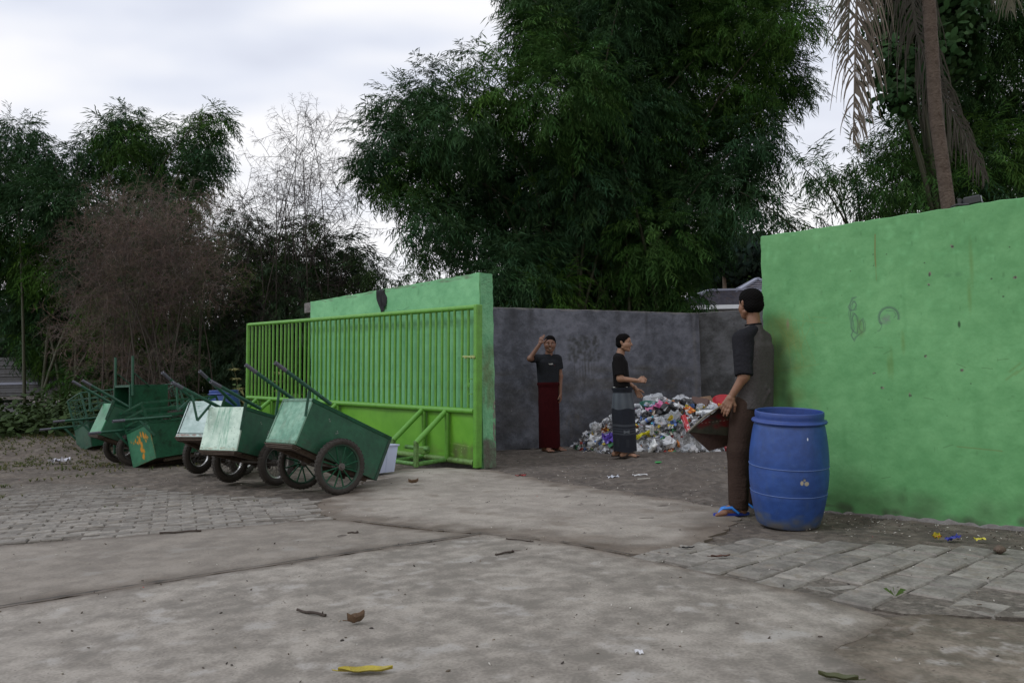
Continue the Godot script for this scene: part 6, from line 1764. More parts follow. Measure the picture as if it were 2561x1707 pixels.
func face_parts(o: Node3D, c: Vector3, b: Basis, s: float, smile: float) -> void:
	var P := func(x: float, y: float, z: float) -> Vector3: return c + b * (Vector3(x, y, z) * s)
	for e in [-1, 1]:
		var mb := MB.new(); mb.blob(P.call(e * 0.031, 0.010, 0.0845), Vector3(0.0135, 0.0065 - 0.002 * smile, 0.007) * s, b, 10)
		var w := put("eye", mb.mesh(), M.eye, o)
		mb = MB.new(); mb.blob(P.call(e * 0.031, 0.010, 0.0895), Vector3(0.0058, 0.0055 - 0.0012 * smile, 0.0035) * s, b, 8)
		put("iris", mb.mesh(), M.black, w)
		mb = MB.new(); mb.tube([P.call(e * 0.013, 0.030, 0.096), P.call(e * 0.030, 0.036, 0.0905), P.call(e * 0.047, 0.029, 0.079)], [0.0035 * s, 0.0045 * s, 0.002 * s], 6)
		put("eyebrow", mb.mesh(), M.hair, o)
	var mb := MB.new()
	if smile > 0.0:
		mb.blob(P.call(0, -0.056, 0.0865), Vector3(0.025, 0.0062, 0.0075) * s, b, 12)
		put("teeth", mb.mesh(), M.teeth, o)
	mb = MB.new()
	mb.tube([P.call(-0.028, -0.047, 0.079), P.call(-0.012, -0.0465, 0.0935), P.call(0.012, -0.0465, 0.0935), P.call(0.028, -0.047, 0.079)], [0.002 * s, 0.0055 * s, 0.0055 * s, 0.002 * s], 6)
	mb.tube([P.call(-0.028, -0.048, 0.078), P.call(-0.011, -0.066, 0.0915), P.call(0.011, -0.066, 0.0915), P.call(0.028, -0.048, 0.078)], [0.002 * s, 0.006 * s, 0.006 * s, 0.002 * s], 6)
	put("lips", mb.mesh(), M.lips, o)

# short hair: a shell over the skull, cut along the hairline and thinning to the nape, with a cropped nap
func hair(o: Node3D, c: Vector3, b: Basis, s: float, top: float, front: float) -> void:
	var f := Field.new(); f.cell = 0.005; f.k = 0.010
	var n := b * Vector3(0, -0.62, 0.78).normalized()
	var at := c + b * (Vector3(0, 0.052, front) * s)
	var P := func(x: float, y: float, z: float) -> Vector3: return c + b * (Vector3(x, y, z) * s)
	f.cap(P.call(0, 0.048, -0.018), P.call(0, 0.0481, -0.018), 0.0875 * s, 0.0875 * s, Vector3.ONE, at, n)
	f.cap(P.call(0, 0.046 + top, 0.016), P.call(0, 0.0461 + top, 0.016), 0.079 * s, 0.079 * s, Vector3.ONE, at, n)
	f.cap(P.call(-0.02, 0.0, -0.040), P.call(0.02, 0.0, -0.040), 0.062 * s, 0.062 * s, Vector3.ONE, P.call(0, -0.042, 0.012), b * Vector3(0, -0.75, 0.66).normalized())
	for e in [-1, 1]: f.cap(P.call(e * 0.070, 0.045, 0.018), P.call(e * 0.0705, 0.012, 0.020), 0.010 * s, 0.007 * s)
	var mb := MB.new(); f.mesh_into(mb)
	for k in mb.v.size():
		var v := mb.v[k] * 260.0
		mb.v[k] += mb.n[k] * (0.0022 * sin(v.x) * cos(v.y * 1.1) + 0.0012 * sin(v.z * 1.7 + v.y))
	mb.resmooth()
	put("hair", mb.mesh(), M.hair, o)

func face_basis(look: Vector3, tilt := 0.0) -> Basis:
	var z := look.normalized()
	var x := Vector3.UP.cross(z).normalized()
	return Basis(x, z.cross(x), z) * Basis(Vector3.BACK, tilt)

# a wrapped sarong: rings from waist to hem, elliptical, with hanging folds
func sarong(waist: Vector3, hem_c: Vector3, l: Vector3, fw: Vector3, w0: float, d0: float, w1: float, d1: float, sd: float) -> ArrayMesh:
	var mb := MB.new()
	var rows := 34; var seg := 64
	for j in rows + 1:
		var t := float(j) / rows
		var c := waist.lerp(hem_c, t)
		var w := lerpf(w0, w1, smoothstep(0.0, 0.35, t)); var d := lerpf(d0, d1, smoothstep(0.0, 0.35, t))
		for i in seg + 1:
			var a := TAU * i / seg
			var fold := 1.0 + 0.028 * sin(a * 5.0 + sd + t * 1.2) * smoothstep(0.05, 0.5, t) + 0.018 * sin(a * 11.0 + sd * 2.0) * t + 0.05 * exp(-pow((a - 1.75) / 0.16, 2.0)) * (0.4 + t * 0.5) + 0.012 * sin(t * 21.0 + a * 2.0 + sd) * (1.0 - t)
			var roll := 0.022 * exp(-pow((t - 0.02) / 0.022, 2.0))
			mb.vert(c + l * cos(a) * (w * fold + roll) + fw * sin(a) * (d * fold + roll) + Vector3(0, 0.008 * sin(a * 3.0 + sd) * t, 0), Vector3.UP, Vector2(float(i) / seg, t))
	for j in rows:
		for i in seg:
			var a0 := j * (seg + 1) + i
			var out := (mb.v[a0] - waist.lerp(hem_c, float(j) / rows)) * Vector3(1, 0, 1)
			for e in [a0, a0 + 1, a0 + seg + 1, a0 + seg + 2]: mb.n[e] = out
			mb.ids(a0, a0 + 1, a0 + seg + 1); mb.ids(a0 + 1, a0 + seg + 2, a0 + seg + 1)
	mb.resmooth()
	return mb.mesh()

func torso(f: Field, pelvis: Vector3, chest: Vector3, l: Vector3, hw: float, cw: float, r0: float, r1: float, cut := Vector3.ZERO, cut_n := Vector3.ZERO) -> void:
	for s in [-1.0, -0.33, 0.33, 1.0]:
		f.cap(pelvis + l * s * hw, chest + l * s * cw, r0, r1, Vector3.ONE, cut, cut_n)

func sandal(o: Node3D, at: Vector3, dir: Vector3, m: Material, strap: Material, l := 0.26) -> void:
	dir = dir.normalized()
	var side := Vector3.UP.cross(dir)
	var mb := MB.new()
	var ring := []
	for k in 28:
		var a := TAU * k / 28.0
		var u := cos(a)
		var w := 0.040 + 0.009 * u - 0.010 * exp(-pow((u + 0.1) / 0.35, 2.0))
		ring.append(at + dir * (l * 0.5 * u + 0.055) + side * w * sin(a))
	for k in 28:
		var j := (k + 1) % 28
		var a: Vector3 = ring[k]; var b: Vector3 = ring[j]
		var up := Vector3(0, 0.020, 0)
		mb.quad(a, b, b + up, a + up, (a - at - dir * 0.055))
		mb.tri(a + up, b + up, at + dir * 0.055 + up, Vector3.UP)
		mb.tri(a, b, at + dir * 0.055, Vector3.DOWN)
	var s := put("sandal", mb.mesh(), m, o)
	var ref := at + Vector3(0, 0.02, 0)
	mb = MB.new()
	for e in [-1, 1]: mb.tube([ref + dir * (l * 0.36 + 0.055), ref + dir * (l * 0.30 + 0.04) + side * e * 0.012 + Vector3(0, 0.034, 0), ref + dir * (l * 0.12 + 0.03) + side * e * 0.034 + Vector3(0, 0.040, 0), ref + dir * (-l * 0.05 + 0.03) + side * e * 0.042], [0.006, 0.010, 0.012, 0.009], 8)
	put("strap", mb.mesh(), strap, s)

func skin_mat(c: Color) -> StandardMaterial3D:
	var m := mat(c, 0.55)
	m.subsurf_scatter_enabled = true
	m.subsurf_scatter_strength = 0.06
	return m

func cloth_mat(c: Color) -> StandardMaterial3D:
	var m := worn(c, 0.92, M.soft_grime, 0.35, M.bump, 0.35)
	m.metallic_specular = 0.2
	return m

func person(label: String, at: Vector3) -> Node3D:
	return thing("person", label, "person", at)

func build_people() -> void:
	M.hair = mat(Color(0.006, 0.0055, 0.0055), 0.9)
	M.hair.metallic_specular = 0.15
	M.eye = mat(Color(0.45, 0.43, 0.40), 0.3)
	M.teeth = mat(Color(0.70, 0.67, 0.60), 0.35)
	M.lips = mat(Color(0.13, 0.055, 0.045), 0.5)
	boy_waving()
	boy_middle()
	boy_leaning()

func boy_waving() -> void:
	var o := person("smiling barefoot boy in dark tee and maroon sarong, one hand raised", Vector3(0.53, 0.0, -11.95))
	var fw := Vector3(0.22, 0, 0.975).normalized()
	var l := Vector3(fw.z, 0, -fw.x)
	var hb := face_basis(Vector3(0.02, -0.02, 1.0), -0.05)
	var hc := Vector3(0.035, 1.525, 0.03)
	var skin := skin_mat(Color(0.165, 0.078, 0.048))
	var mb := MB.new()
	var f := Field.new(); f.cell = 0.013; f.k = 0.03
	torso(f, Vector3(0, 0.92, 0), Vector3(0, 1.25, 0), l, 0.05, 0.07, 0.062, 0.074)
	f.cap(l * -0.12 + Vector3(0, 1.325, 0), l * 0.12 + Vector3(0, 1.325, 0), 0.05, 0.05)
	f.cap(Vector3(0, 1.33, 0), Vector3(0.02, 1.43, 0.015), 0.052, 0.047)
	var sr := Vector3(-0.150, 1.335, -0.01); var er := Vector3(-0.262, 1.325, 0.17); var wr := Vector3(-0.115, 1.530, 0.20)
	var sl := Vector3(0.150, 1.325, -0.04); var el := Vector3(0.180, 1.07, -0.05); var wl := Vector3(0.172, 0.82, 0.0)
	f.cap(sr, er, 0.046, 0.037); f.cap(er, wr, 0.036, 0.025)
	f.cap(sl, el, 0.046, 0.035); f.cap(el, wl, 0.034, 0.024)
	for s in [-1, 1]:
		f.cap(Vector3(0, 0.90, 0) + l * s * 0.07, Vector3(0, 0.48, 0.01) + l * s * 0.065, 0.062, 0.048)
		f.cap(Vector3(0, 0.48, 0.01) + l * s * 0.065, Vector3(0, 0.09, 0) + l * s * 0.07, 0.050, 0.034)
	f.mesh_into(mb)
	f = Field.new(); f.cell = 0.005; f.k = 0.011
	head(f, hc, hb, 0.98, 1.0)
	f.cap(hc + Vector3(-0.01, -0.16, -0.015), hc + Vector3(0, -0.05, -0.01), 0.046, 0.046)
	f.mesh_into(mb)
	f = Field.new(); f.cell = 0.005; f.k = 0.008
	hand(f, wr, Vector3(0.30, 0.92, 0.10), Vector3(0.5, 0, -0.8), -1, [0.15, 0.25, 0.55, 0.75], 0.3, 0.95)
	hand(f, wl, Vector3(0.05, -1, 0.1), Vector3(-0.9, 0, -0.3), -1, [0.35, 0.4, 0.45, 0.5], 0.4, 0.95)
	f.mesh_into(mb)
	f = Field.new(); f.cell = 0.007; f.k = 0.012
	foot(f, Vector3(0, 0.075, 0.02) + l * -0.075, Vector3(0.55, 0, 0.85))
	foot(f, Vector3(0, 0.075, -0.05) + l * 0.085, Vector3(0.7, 0, 0.7))
	f.mesh_into(mb)
	put("body", mb.mesh(), skin, o)
	face_parts(o, hc, hb, 0.98, 1.0)
	hair(o, hc, hb, 0.98, 0.014, 0.068)
	mb = MB.new()
	f = Field.new(); f.cell = 0.011; f.k = 0.022
	var down := Vector3(0, -1, 0)
	torso(f, Vector3(0, 0.955, 0), Vector3(0, 1.25, 0), l, 0.068, 0.082, 0.086, 0.087, Vector3(0, 0.955, 0), down)
	f.cap(l * -0.125 + Vector3(0, 1.328, 0), l * 0.125 + Vector3(0, 1.328, 0), 0.061, 0.061)
	f.cap(Vector3(0, 1.30, 0), Vector3(0.012, 1.385, 0.008), 0.07, 0.060, Vector3.ONE, Vector3(0.012, 1.392, 0.008), Vector3.UP)
	f.cap(sr, sr.lerp(er, 0.75), 0.060, 0.062, Vector3.ONE, sr.lerp(er, 0.72), (er - sr).normalized())
	f.cap(sl, sl.lerp(el, 0.62), 0.059, 0.062, Vector3.ONE, sl.lerp(el, 0.60), (el - sl).normalized())
	f.mesh_into(mb)
	var sh := put("tee", mb.mesh(), cloth_mat(Color(0.021, 0.023, 0.028)), o)
	# the small print on the chest: a white scrawl and a red mark
	mb = MB.new()
	var c0 := Vector3(0, 1.245, 0) + fw * 0.092
	var word := []
	for k in 15: word.append(c0 + l * (-0.012 + 0.0052 * k) + Vector3(0, 0.008 * sin(k * 1.9) + (0.010 if k in [0, 10] else 0.0), 0) + fw * (0.004 - 0.0012 * absf(k - 4)))
	mb.tube(word, 0.0035, 5)
	put("print", mb.mesh(), mat(Color(0.62, 0.62, 0.60), 0.8), sh)
	mb = MB.new(); mb.tube([c0 + l * 0.078 + Vector3(0, 0.018, 0) - fw * 0.010, c0 + l * 0.080 + Vector3(0, -0.024, 0) - fw * 0.008], 0.0045, 5)
	put("print", mb.mesh(), mat(Color(0.25, 0.02, 0.03), 0.8), sh)
	o.scale = Vector3.ONE * 1.04
	put("sarong", sarong(Vector3(0, 0.985, 0), Vector3(0.0, 0.055, 0.0), l, fw, 0.148, 0.105, 0.152, 0.125, 1.0), cloth_mat(Color(0.038, 0.0048, 0.0062)), o)

func boy_middle() -> void:
	var o := person("young man in a black tee and patterned dark sarong standing sideways before the rubbish heap", Vector3(1.445, 0.02, -10.56))
	var fw := Vector3(0.97, 0, 0.24).normalized()
	var l := Vector3(fw.z, 0, -fw.x)
	var hb := face_basis(Vector3(0.95, 0.0, 0.32), 0.0)
	var hc := Vector3(0.035, 1.445, 0.01)
	var skin := skin_mat(Color(0.27, 0.145, 0.092))
	var mb := MB.new()
	var f := Field.new(); f.cell = 0.013; f.k = 0.03
	torso(f, Vector3(0.0, 0.86, 0), Vector3(-0.015, 1.18, 0), l, 0.05, 0.07, 0.062, 0.078)
	f.cap(l * -0.12 + Vector3(-0.03, 1.255, 0), l * 0.12 + Vector3(-0.03, 1.255, 0), 0.05, 0.05)
	f.cap(Vector3(-0.03, 1.25, 0), Vector3(0.0, 1.37, 0.0), 0.054, 0.047)
	var sr := l * -0.148 + Vector3(-0.025, 1.255, 0); var er := l * -0.175 + Vector3(-0.005, 0.995, 0); var wr := l * -0.13 + fw * 0.215 + Vector3(0, 0.965, 0)
	var sl := l * 0.148 + Vector3(-0.025, 1.255, 0); var el := l * 0.19 + Vector3(0.0, 0.995, 0); var wl := l * 0.13 + fw * 0.165 + Vector3(0, 0.86, 0)
	f.cap(sr, er, 0.048, 0.039); f.cap(er, wr, 0.038, 0.026)
	f.cap(sl, el, 0.048, 0.039); f.cap(el, wl, 0.038, 0.026)
	for s in [-1, 1]:
		f.cap(Vector3(0, 0.85, 0) + l * s * 0.07, Vector3(0.01, 0.46, 0) + l * s * 0.07, 0.062, 0.048)
		f.cap(Vector3(0.01, 0.46, 0) + l * s * 0.07, Vector3(0.0, 0.09, 0) + l * s * 0.075, 0.050, 0.034)
	f.mesh_into(mb)
	f = Field.new(); f.cell = 0.005; f.k = 0.011
	head(f, hc, hb, 0.96, 1.0)
	f.cap(hc + Vector3(-0.045, -0.16, -0.01), hc + Vector3(-0.025, -0.05, -0.01), 0.048, 0.047)
	f.mesh_into(mb)
	f = Field.new(); f.cell = 0.005; f.k = 0.008
	hand(f, wr, (fw + Vector3(0, 0.1, 0)), -l * -1.0 + Vector3(0, -0.3, 0), 1, [1.25, 1.25, 1.3, 1.3], 1.0, 1.0)
	hand(f, wl, (fw * 0.45 + Vector3(0, -0.9, 0)), -l, -1, [0.45, 0.5, 0.55, 0.6], 0.4, 1.0)
	f.mesh_into(mb)
	f = Field.new(); f.cell = 0.007; f.k = 0.012
	foot(f, Vector3(0.02, 0.092, 0) + l * -0.09, Vector3(1, 0, 0.22))
	foot(f, Vector3(-0.10, 0.092, 0) + l * 0.06, Vector3(0.95, 0, 0.0))
	f.mesh_into(mb)
	put("body", mb.mesh(), skin, o)
	face_parts(o, hc, hb, 0.96, 1.0)
	hair(o, hc, hb, 0.96, 0.010, 0.056)
	var dark := mat(Color(0.03, 0.02, 0.016), 0.8)
	sandal(o, Vector3(0.02, 0.0, 0) + l * -0.09, Vector3(1, 0, 0.22), dark, dark, 0.255)
	sandal(o, Vector3(-0.10, 0.0, 0) + l * 0.06, Vector3(0.95, 0, 0.0), dark, dark, 0.255)
	mb = MB.new()
	f = Field.new(); f.cell = 0.011; f.k = 0.022
	torso(f, Vector3(0.0, 0.885, 0), Vector3(-0.018, 1.18, 0), l, 0.066, 0.080, 0.096, 0.094, Vector3(0, 0.885, 0), Vector3(0, -1, 0))
	f.cap(l * -0.125 + Vector3(-0.03, 1.258, 0), l * 0.125 + Vector3(-0.03, 1.258, 0), 0.060, 0.060)
	f.cap(Vector3(-0.03, 1.22, 0), Vector3(-0.02, 1.315, 0), 0.07, 0.058, Vector3.ONE, Vector3(-0.02, 1.318, 0), Vector3(0.25, 1, 0).normalized())
	f.cap(sr, sr.lerp(er, 0.85), 0.061, 0.064, Vector3.ONE, sr.lerp(er, 0.84), (er - sr).normalized())
	f.cap(sl, sl.lerp(el, 0.85), 0.061, 0.064, Vector3.ONE, sl.lerp(el, 0.84), (el - sl).normalized())
	f.mesh_into(mb)
	put("tee", mb.mesh(), cloth_mat(Color(0.012, 0.011, 0.012)), o)
	# patterned sarong: pale field above, dark below with woven bands
	var cv := wall_canvas(512, 512, 701, Color(0.055, 0.072, 0.115), Color(0.085, 0.105, 0.155), 0.8)
	for y in 512:
		for x in 512:
			var t := y / 512.0
			var i := (y * 512 + x) * 3
			var c := Color(0, 0, 0, 0)
			if t > 0.09 and t < 0.34 + 0.012 * sin(x * 0.05): c = Color(0.335, 0.36, 0.385, 0.8 + 0.1 * sin(x * 0.11))
			elif t > 0.575 and t < 0.61: c = Color(0.30, 0.315, 0.335, 0.62)
			elif t > 0.635 and t < 0.655: c = Color(0.30, 0.315, 0.335, 0.5)
			elif t > 0.672 and t < 0.69: c = Color(0.32, 0.335, 0.355, 0.55)
			elif t > 0.71 and t < 0.735: c = Color(0.30, 0.315, 0.335, 0.6)
			elif t > 0.80 and t < 0.92 and int(x / 24.0) % 3 == 0: c = Color(0.18, 0.2, 0.22, 0.4)
			if t > 0.64 and t < 0.73 and int(x / 42.0) % 4 == 1 and absf(t - 0.685) < 0.012 + 0.030 * absf(fmod(x, 42.0) / 42.0 - 0.5): c = Color(0.42, 0.44, 0.46, 0.75)
			if c.a > 0.0:
				cv.px[i] = lerpf(cv.px[i], c.r, c.a); cv.px[i + 1] = lerpf(cv.px[i + 1], c.g, c.a); cv.px[i + 2] = lerpf(cv.px[i + 2], c.b, c.a)
	o.scale = Vector3.ONE * 1.03
	var sm := uv_mat(cv.texture(), 0.9, M.bump, 0.2)
	put("sarong", sarong(Vector3(0, 0.89, 0), Vector3(0.02, 0.07, 0.0), l, fw, 0.138, 0.118, 0.150, 0.148, 2.4), sm, o)
	mb = MB.new(); 
	var belt := []
	for k in 14: belt.append(Vector3(0, 0.888, 0) + l * -cos(k * 0.12 - 0.9) * 0.145 + fw * (sin(k * 0.12 - 0.9)) * 0.128)
	mb.tube(belt, 0.007, 6)
	put("waist_cord", mb.mesh(), mat(Color(0.40, 0.40, 0.38), 0.8), o)

func boy_leaning() -> void:
	var o := person("boy seen from behind in grey raglan shirt and brown trousers, leaning on the wall", Vector3(1.765, 0.0, -5.97))
	var fw := Vector3(-0.60, 0, -0.80).normalized()
	var l := Vector3(fw.z, 0, -fw.x)          # his left, towards the camera
	var hb := face_basis(Vector3(-0.28, 0.0, -0.96), 0.0)
	var hc := Vector3(0.045, 1.545, -0.02)
	var skin := skin_mat(Color(0.20, 0.098, 0.058))
	var mb := MB.new()
	var f := Field.new(); f.cell = 0.013; f.k = 0.03
	var pel := Vector3(0.02, 0.86, 0); var che := Vector3(0.06, 1.21, 0)
	torso(f, pel, che, l, 0.06, 0.08, 0.078, 0.082)
	f.cap(l * -0.12 + Vector3(0.06, 1.285, 0), l * 0.12 + Vector3(0.06, 1.285, 0), 0.045, 0.045)
	f.cap(Vector3(0.06, 1.31, 0), Vector3(0.055, 1.46, -0.015), 0.054, 0.047)
	var sl := l * 0.140 + Vector3(0.045, 1.288, 0.0); var el := Vector3(-0.075, 1.01, 0.150); var wl := Vector3(-0.165, 0.868, 0.125)
	var sr := l * -0.105 + Vector3(0.045, 1.288, 0.0); var er := l * -0.11 + fw * 0.05 + Vector3(0.0, 1.04, 0); var wr := l * -0.15 + fw * 0.12 + Vector3(0, 0.82, 0)
	f.cap(sl, el, 0.048, 0.038); f.cap(el, wl, 0.037, 0.026)
	f.cap(sr, er, 0.048, 0.038); f.cap(er, wr, 0.037, 0.026)
	var hipl := l * 0.070 + Vector3(0.005, 0.80, 0); var kl := l * 0.07 + Vector3(-0.055, 0.46, 0.02); var al := Vector3(-0.135, 0.085, 0.09)
	var hipr := l * -0.070 + Vector3(0.005, 0.80, 0); var kr := l * -0.10 + Vector3(-0.02, 0.46, -0.04); var ar := l * -0.12 + Vector3(-0.035, 0.085, -0.06)
	f.cap(hipl, kl, 0.08, 0.054); f.cap(kl, al, 0.052, 0.035)
	f.cap(hipr, kr, 0.08, 0.054); f.cap(kr, ar, 0.052, 0.035)
	f.mesh_into(mb)
	f = Field.new(); f.cell = 0.005; f.k = 0.011
	head(f, hc, hb, 0.96, 0.0)
	f.cap(hc + Vector3(0.02, -0.17, 0.01), hc + Vector3(0.01, -0.04, 0.0), 0.048, 0.049)
	f.mesh_into(mb)
	f = Field.new(); f.cell = 0.0045; f.k = 0.008
	hand(f, wl, Vector3(-0.50, -0.84, 0.10), Vector3(0.3, -0.1, -1), 1, [0.15, 0.30, 0.42, 0.5], 0.6, 1.0)
	hand(f, wr, Vector3(-0.3, -0.9, 0), l, 1, [0.4, 0.4, 0.4, 0.4], 0.4, 1.0)
	f.mesh_into(mb)
	f = Field.new(); f.cell = 0.006; f.k = 0.010
	foot(f, Vector3(-0.135, 0.095, 0.09), Vector3(-1, 0, 0.12), 0.245)
	foot(f, ar + Vector3(0, 0.01, 0), Vector3(-0.9, 0, -0.35), 0.245)
	f.mesh_into(mb)
	put("body", mb.mesh(), skin, o)
	face_parts(o, hc, hb, 0.96, 0.0)
	hair(o, hc, hb, 0.96, 0.010, 0.058)
	var blue := mat(Color(0.018, 0.045, 0.30), 0.5)
	var pale := mat(Color(0.03, 0.20, 0.62), 0.45)
	sandal(o, Vector3(-0.135, 0.0, 0.09), Vector3(-1, 0, 0.12), blue, pale, 0.275)
	sandal(o, Vector3(ar.x, 0.0, ar.z), Vector3(-0.9, 0, -0.35), blue, pale, 0.275)
	# trousers
	mb = MB.new()
	f = Field.new(); f.cell = 0.011; f.k = 0.025
	torso(f, Vector3(0.02, 0.80, 0), Vector3(0.025, 0.84, 0), l, 0.058, 0.056, 0.086, 0.080)
	for s in [[hipl, kl, al], [hipr, kr, ar]]:
		var cuff: Vector3 = s[2] + Vector3(0, -0.04, 0)
		f.cap(s[0], s[1], 0.100, 0.082)
		f.cap(s[1], s[2] - Vector3(0, 0.05, 0), 0.082, 0.070, Vector3.ONE, cuff, Vector3(-0.15, -1, 0).normalized())
		# slack cloth: ridges round the knee and stacked over the shoe
		for k in 5:
			var p: Vector3 = s[1].lerp(s[2], 0.60 + 0.09 * k)
			f.cap(p + Vector3(-0.05, -0.012, 0.02), p + Vector3(0.03, 0.018, 0.055), 0.017, 0.014)
	f.mesh_into(mb)
	put("trousers", mb.mesh(), cloth_mat(Color(0.046, 0.030, 0.024)), o)
	# shirt body in grey, raglan sleeves and collar in near-black
	mb = MB.new()
	f = Field.new(); f.cell = 0.010; f.k = 0.022
	var hem := Vector3(0, 0.765, 0)
	torso(f, Vector3(0.025, 0.77, 0), Vector3(0.065, 1.21, 0), l, 0.066, 0.070, 0.108, 0.090, hem, Vector3(0, -1, 0))
	f.cap(l * -0.11 + Vector3(0.06, 1.290, 0), l * 0.11 + Vector3(0.06, 1.290, 0), 0.058, 0.058)
	f.cap(l * -0.10 + Vector3(0.06, 1.30, 0), Vector3(0.058, 1.372, -0.004), 0.05, 0.045)
	f.cap(l * 0.10 + Vector3(0.06, 1.30, 0), Vector3(0.058, 1.372, -0.004), 0.05, 0.045)
	f.cap(Vector3(0.06, 1.29, 0), Vector3(0.058, 1.395, -0.006), 0.075, 0.058, Vector3.ONE, Vector3(0.055, 1.395, 0), Vector3.UP)
	for k in 5:   # drape towards the wall
		f.cap(Vector3(0.13 - 0.03 * k, 0.90 + 0.03 * k, 0.075 + 0.004 * k), Vector3(0.06 - 0.03 * k, 0.80 + 0.02 * k, 0.095), 0.014, 0.010)
	f.mesh_into(mb)
	put("shirt", mb.mesh(), cloth_mat(Color(0.078, 0.072, 0.072)), o)
	mb = MB.new()
	f = Field.new(); f.cell = 0.009; f.k = 0.02
	f.cap(sl, sl.lerp(el, 1.0), 0.067, 0.067, Vector3.ONE, sl.lerp(el, 0.98), (el - sl).normalized())
	f.cap(sl + Vector3(0.02, 0.01, 0.01), Vector3(0.055, 1.365, 0.02), 0.060, 0.040)
	f.cap(sl + Vector3(0.035, -0.04, 0.0), sl.lerp(el, 0.5) + Vector3(0.02, 0, 0), 0.064, 0.056)
	f.cap(sl - Vector3(0, 0.06, 0), sl + Vector3(0.02, -0.02, 0), 0.058, 0.058)
	for k in 4:
		var p := sl.lerp(el, 0.45 + 0.14 * k)
		f.cap(p + Vector3(-0.04, 0.01, 0.04), p + Vector3(0.03, -0.015, 0.05), 0.014, 0.012)
	f.cap(sr, sr.lerp(er, 1.0), 0.060, 0.060, Vector3.ONE, sr.lerp(er, 0.98), (er - sr).normalized())
	f.cap(sr + Vector3(0, 0.01, 0), Vector3(0.06, 1.37, -0.01), 0.056, 0.040)
	f.mesh_into(mb)
	put("sleeves", mb.mesh(), cloth_mat(Color(0.019, 0.019, 0.023)), o)
	mb = MB.new(); mb.torus(Vector3(0.054, 1.398, -0.006), Basis(Vector3.BACK, 0.08), 0.056, 0.0075, 28, 8)
	put("collar", mb.mesh(), cloth_mat(Color(0.012, 0.012, 0.014)), o)
	# the battered scoop he holds against his leg: two plates joined at a crease, a back and a rolled rim
	var t := thing("rubbish_scoop", "battered olive and red metal scoop held in the leaning boy's hand", "scoop", o.position + Vector3(-0.025, 0, 0))
	var cv := wall_canvas(256, 256, 711, Color(0.20, 0.205, 0.165), Color(0.30, 0.295, 0.245), 1.2)
	var q := RandomNumberGenerator.new(); q.seed = 4
	for k in 60: cv.dab(110 + q.randf_range(-70, 120), 130 + q.randf_range(-60, 70), q.randf_range(8, 30), q.randf_range(8, 26), Color(0.48, 0.10, 0.11), 0.65)
	for k in 9: cv.line([Vector2(60 + k * 16, 185 - k * 3 + q.randf_range(-3, 3)), Vector2(67 + k * 16, 181 - k * 3)], 3.0, Color(0.66, 0.62, 0.55), 0.85)
	for k in 7: cv.line([Vector2(150 + k * 12, 120 - k * 6 + q.randf_range(-3, 3)), Vector2(156 + k * 12, 108 - k * 6)], 3.4, Color(0.66, 0.62, 0.55), 0.85)
	for k in 30: cv.dab(q.randf() * 256, q.randf() * 256, q.randf_range(4, 14), q.randf_range(3, 9), Color(0.12, 0.12, 0.10), 0.4)
	var up := MB.new()
	var A := Vector3(-0.456, 0.610, 0.07); var Bp := Vector3(-0.170, 0.815, 0.07); var Cp := Vector3(0.03, 0.905, -0.16); var Dp := Vector3(0.03, 0.548, -0.10)
	up.quad(A, Dp, Cp, Bp, Vector3(0, 0.1, 1), Vector2(0, 0.9), Vector2(1, 1), Vector2(1, 0), Vector2(0.55, 0.05))
	var bk := Vector3(0.01, 0.004, -0.012)
	up.quad(A + bk, Dp + bk, Cp + bk, Bp + bk, Vector3(0, 0, -1))
	put("upper_plate", up.mesh(), uv_mat(cv.texture(), 0.6), t)
	var E1 := Vector3(-0.290, 0.462, 0.0); var E2 := Vector3(0.03, 0.515, -0.20)
	var lo := MB.new()
	var A2 := A + Vector3(0.004, -0.002, 0.0); var D2 := Dp + Vector3(0, -0.002, 0.0)
	lo.quad(A2, E1, E2, D2, Vector3(0, -0.5, 1))
	lo.quad(A2 + bk, E1 + bk, E2 + bk, D2 + bk, Vector3(0, 0.5, -1))
	var lm := worn(Color(0.060, 0.032, 0.024), 0.7, M.grime, 0.25)
	put("lower_plate", lo.mesh(), lm, t)
	var bp := MB.new()
	bp.quad(E1, E2, Vector3(0.02, 0.66, -0.26), Vector3(-0.36, 0.64, -0.16), Vector3(0, 0, -1))
	bp.quad(E1 + Vector3(0, 0, 0.008), E2 + Vector3(0, 0, 0.008), Vector3(0.02, 0.66, -0.252), Vector3(-0.36, 0.64, -0.152), Vector3(0, 0, 1))
	put("back_plate", bp.mesh(), lm, t)
	var rm := MB.new(); rm.tube([A, A.lerp(Bp, 0.5) + Vector3(-0.012, 0.012, 0), Bp, Cp], 0.008, 8)
	put("rim", rm.mesh(), worn(Color(0.16, 0.15, 0.115), 0.6, M.grime, 0.2), t)

func heap_y(x: float, z: float) -> float:
	var r := pow((x - 2.55) / 1.55, 2.0) + pow((z + 12.55) / 1.35, 2.0)
	if r >= 1.0: return ground_y(x, z)
	return ground_y(x, z) + 0.62 * pow(1.0 - r, 0.75) * (1.0 + 0.16 * gn.get_noise_2d(x * 3.0, z * 3.0)) + 0.03 * gn.get_noise_2d(x * 12.0, z * 12.0)

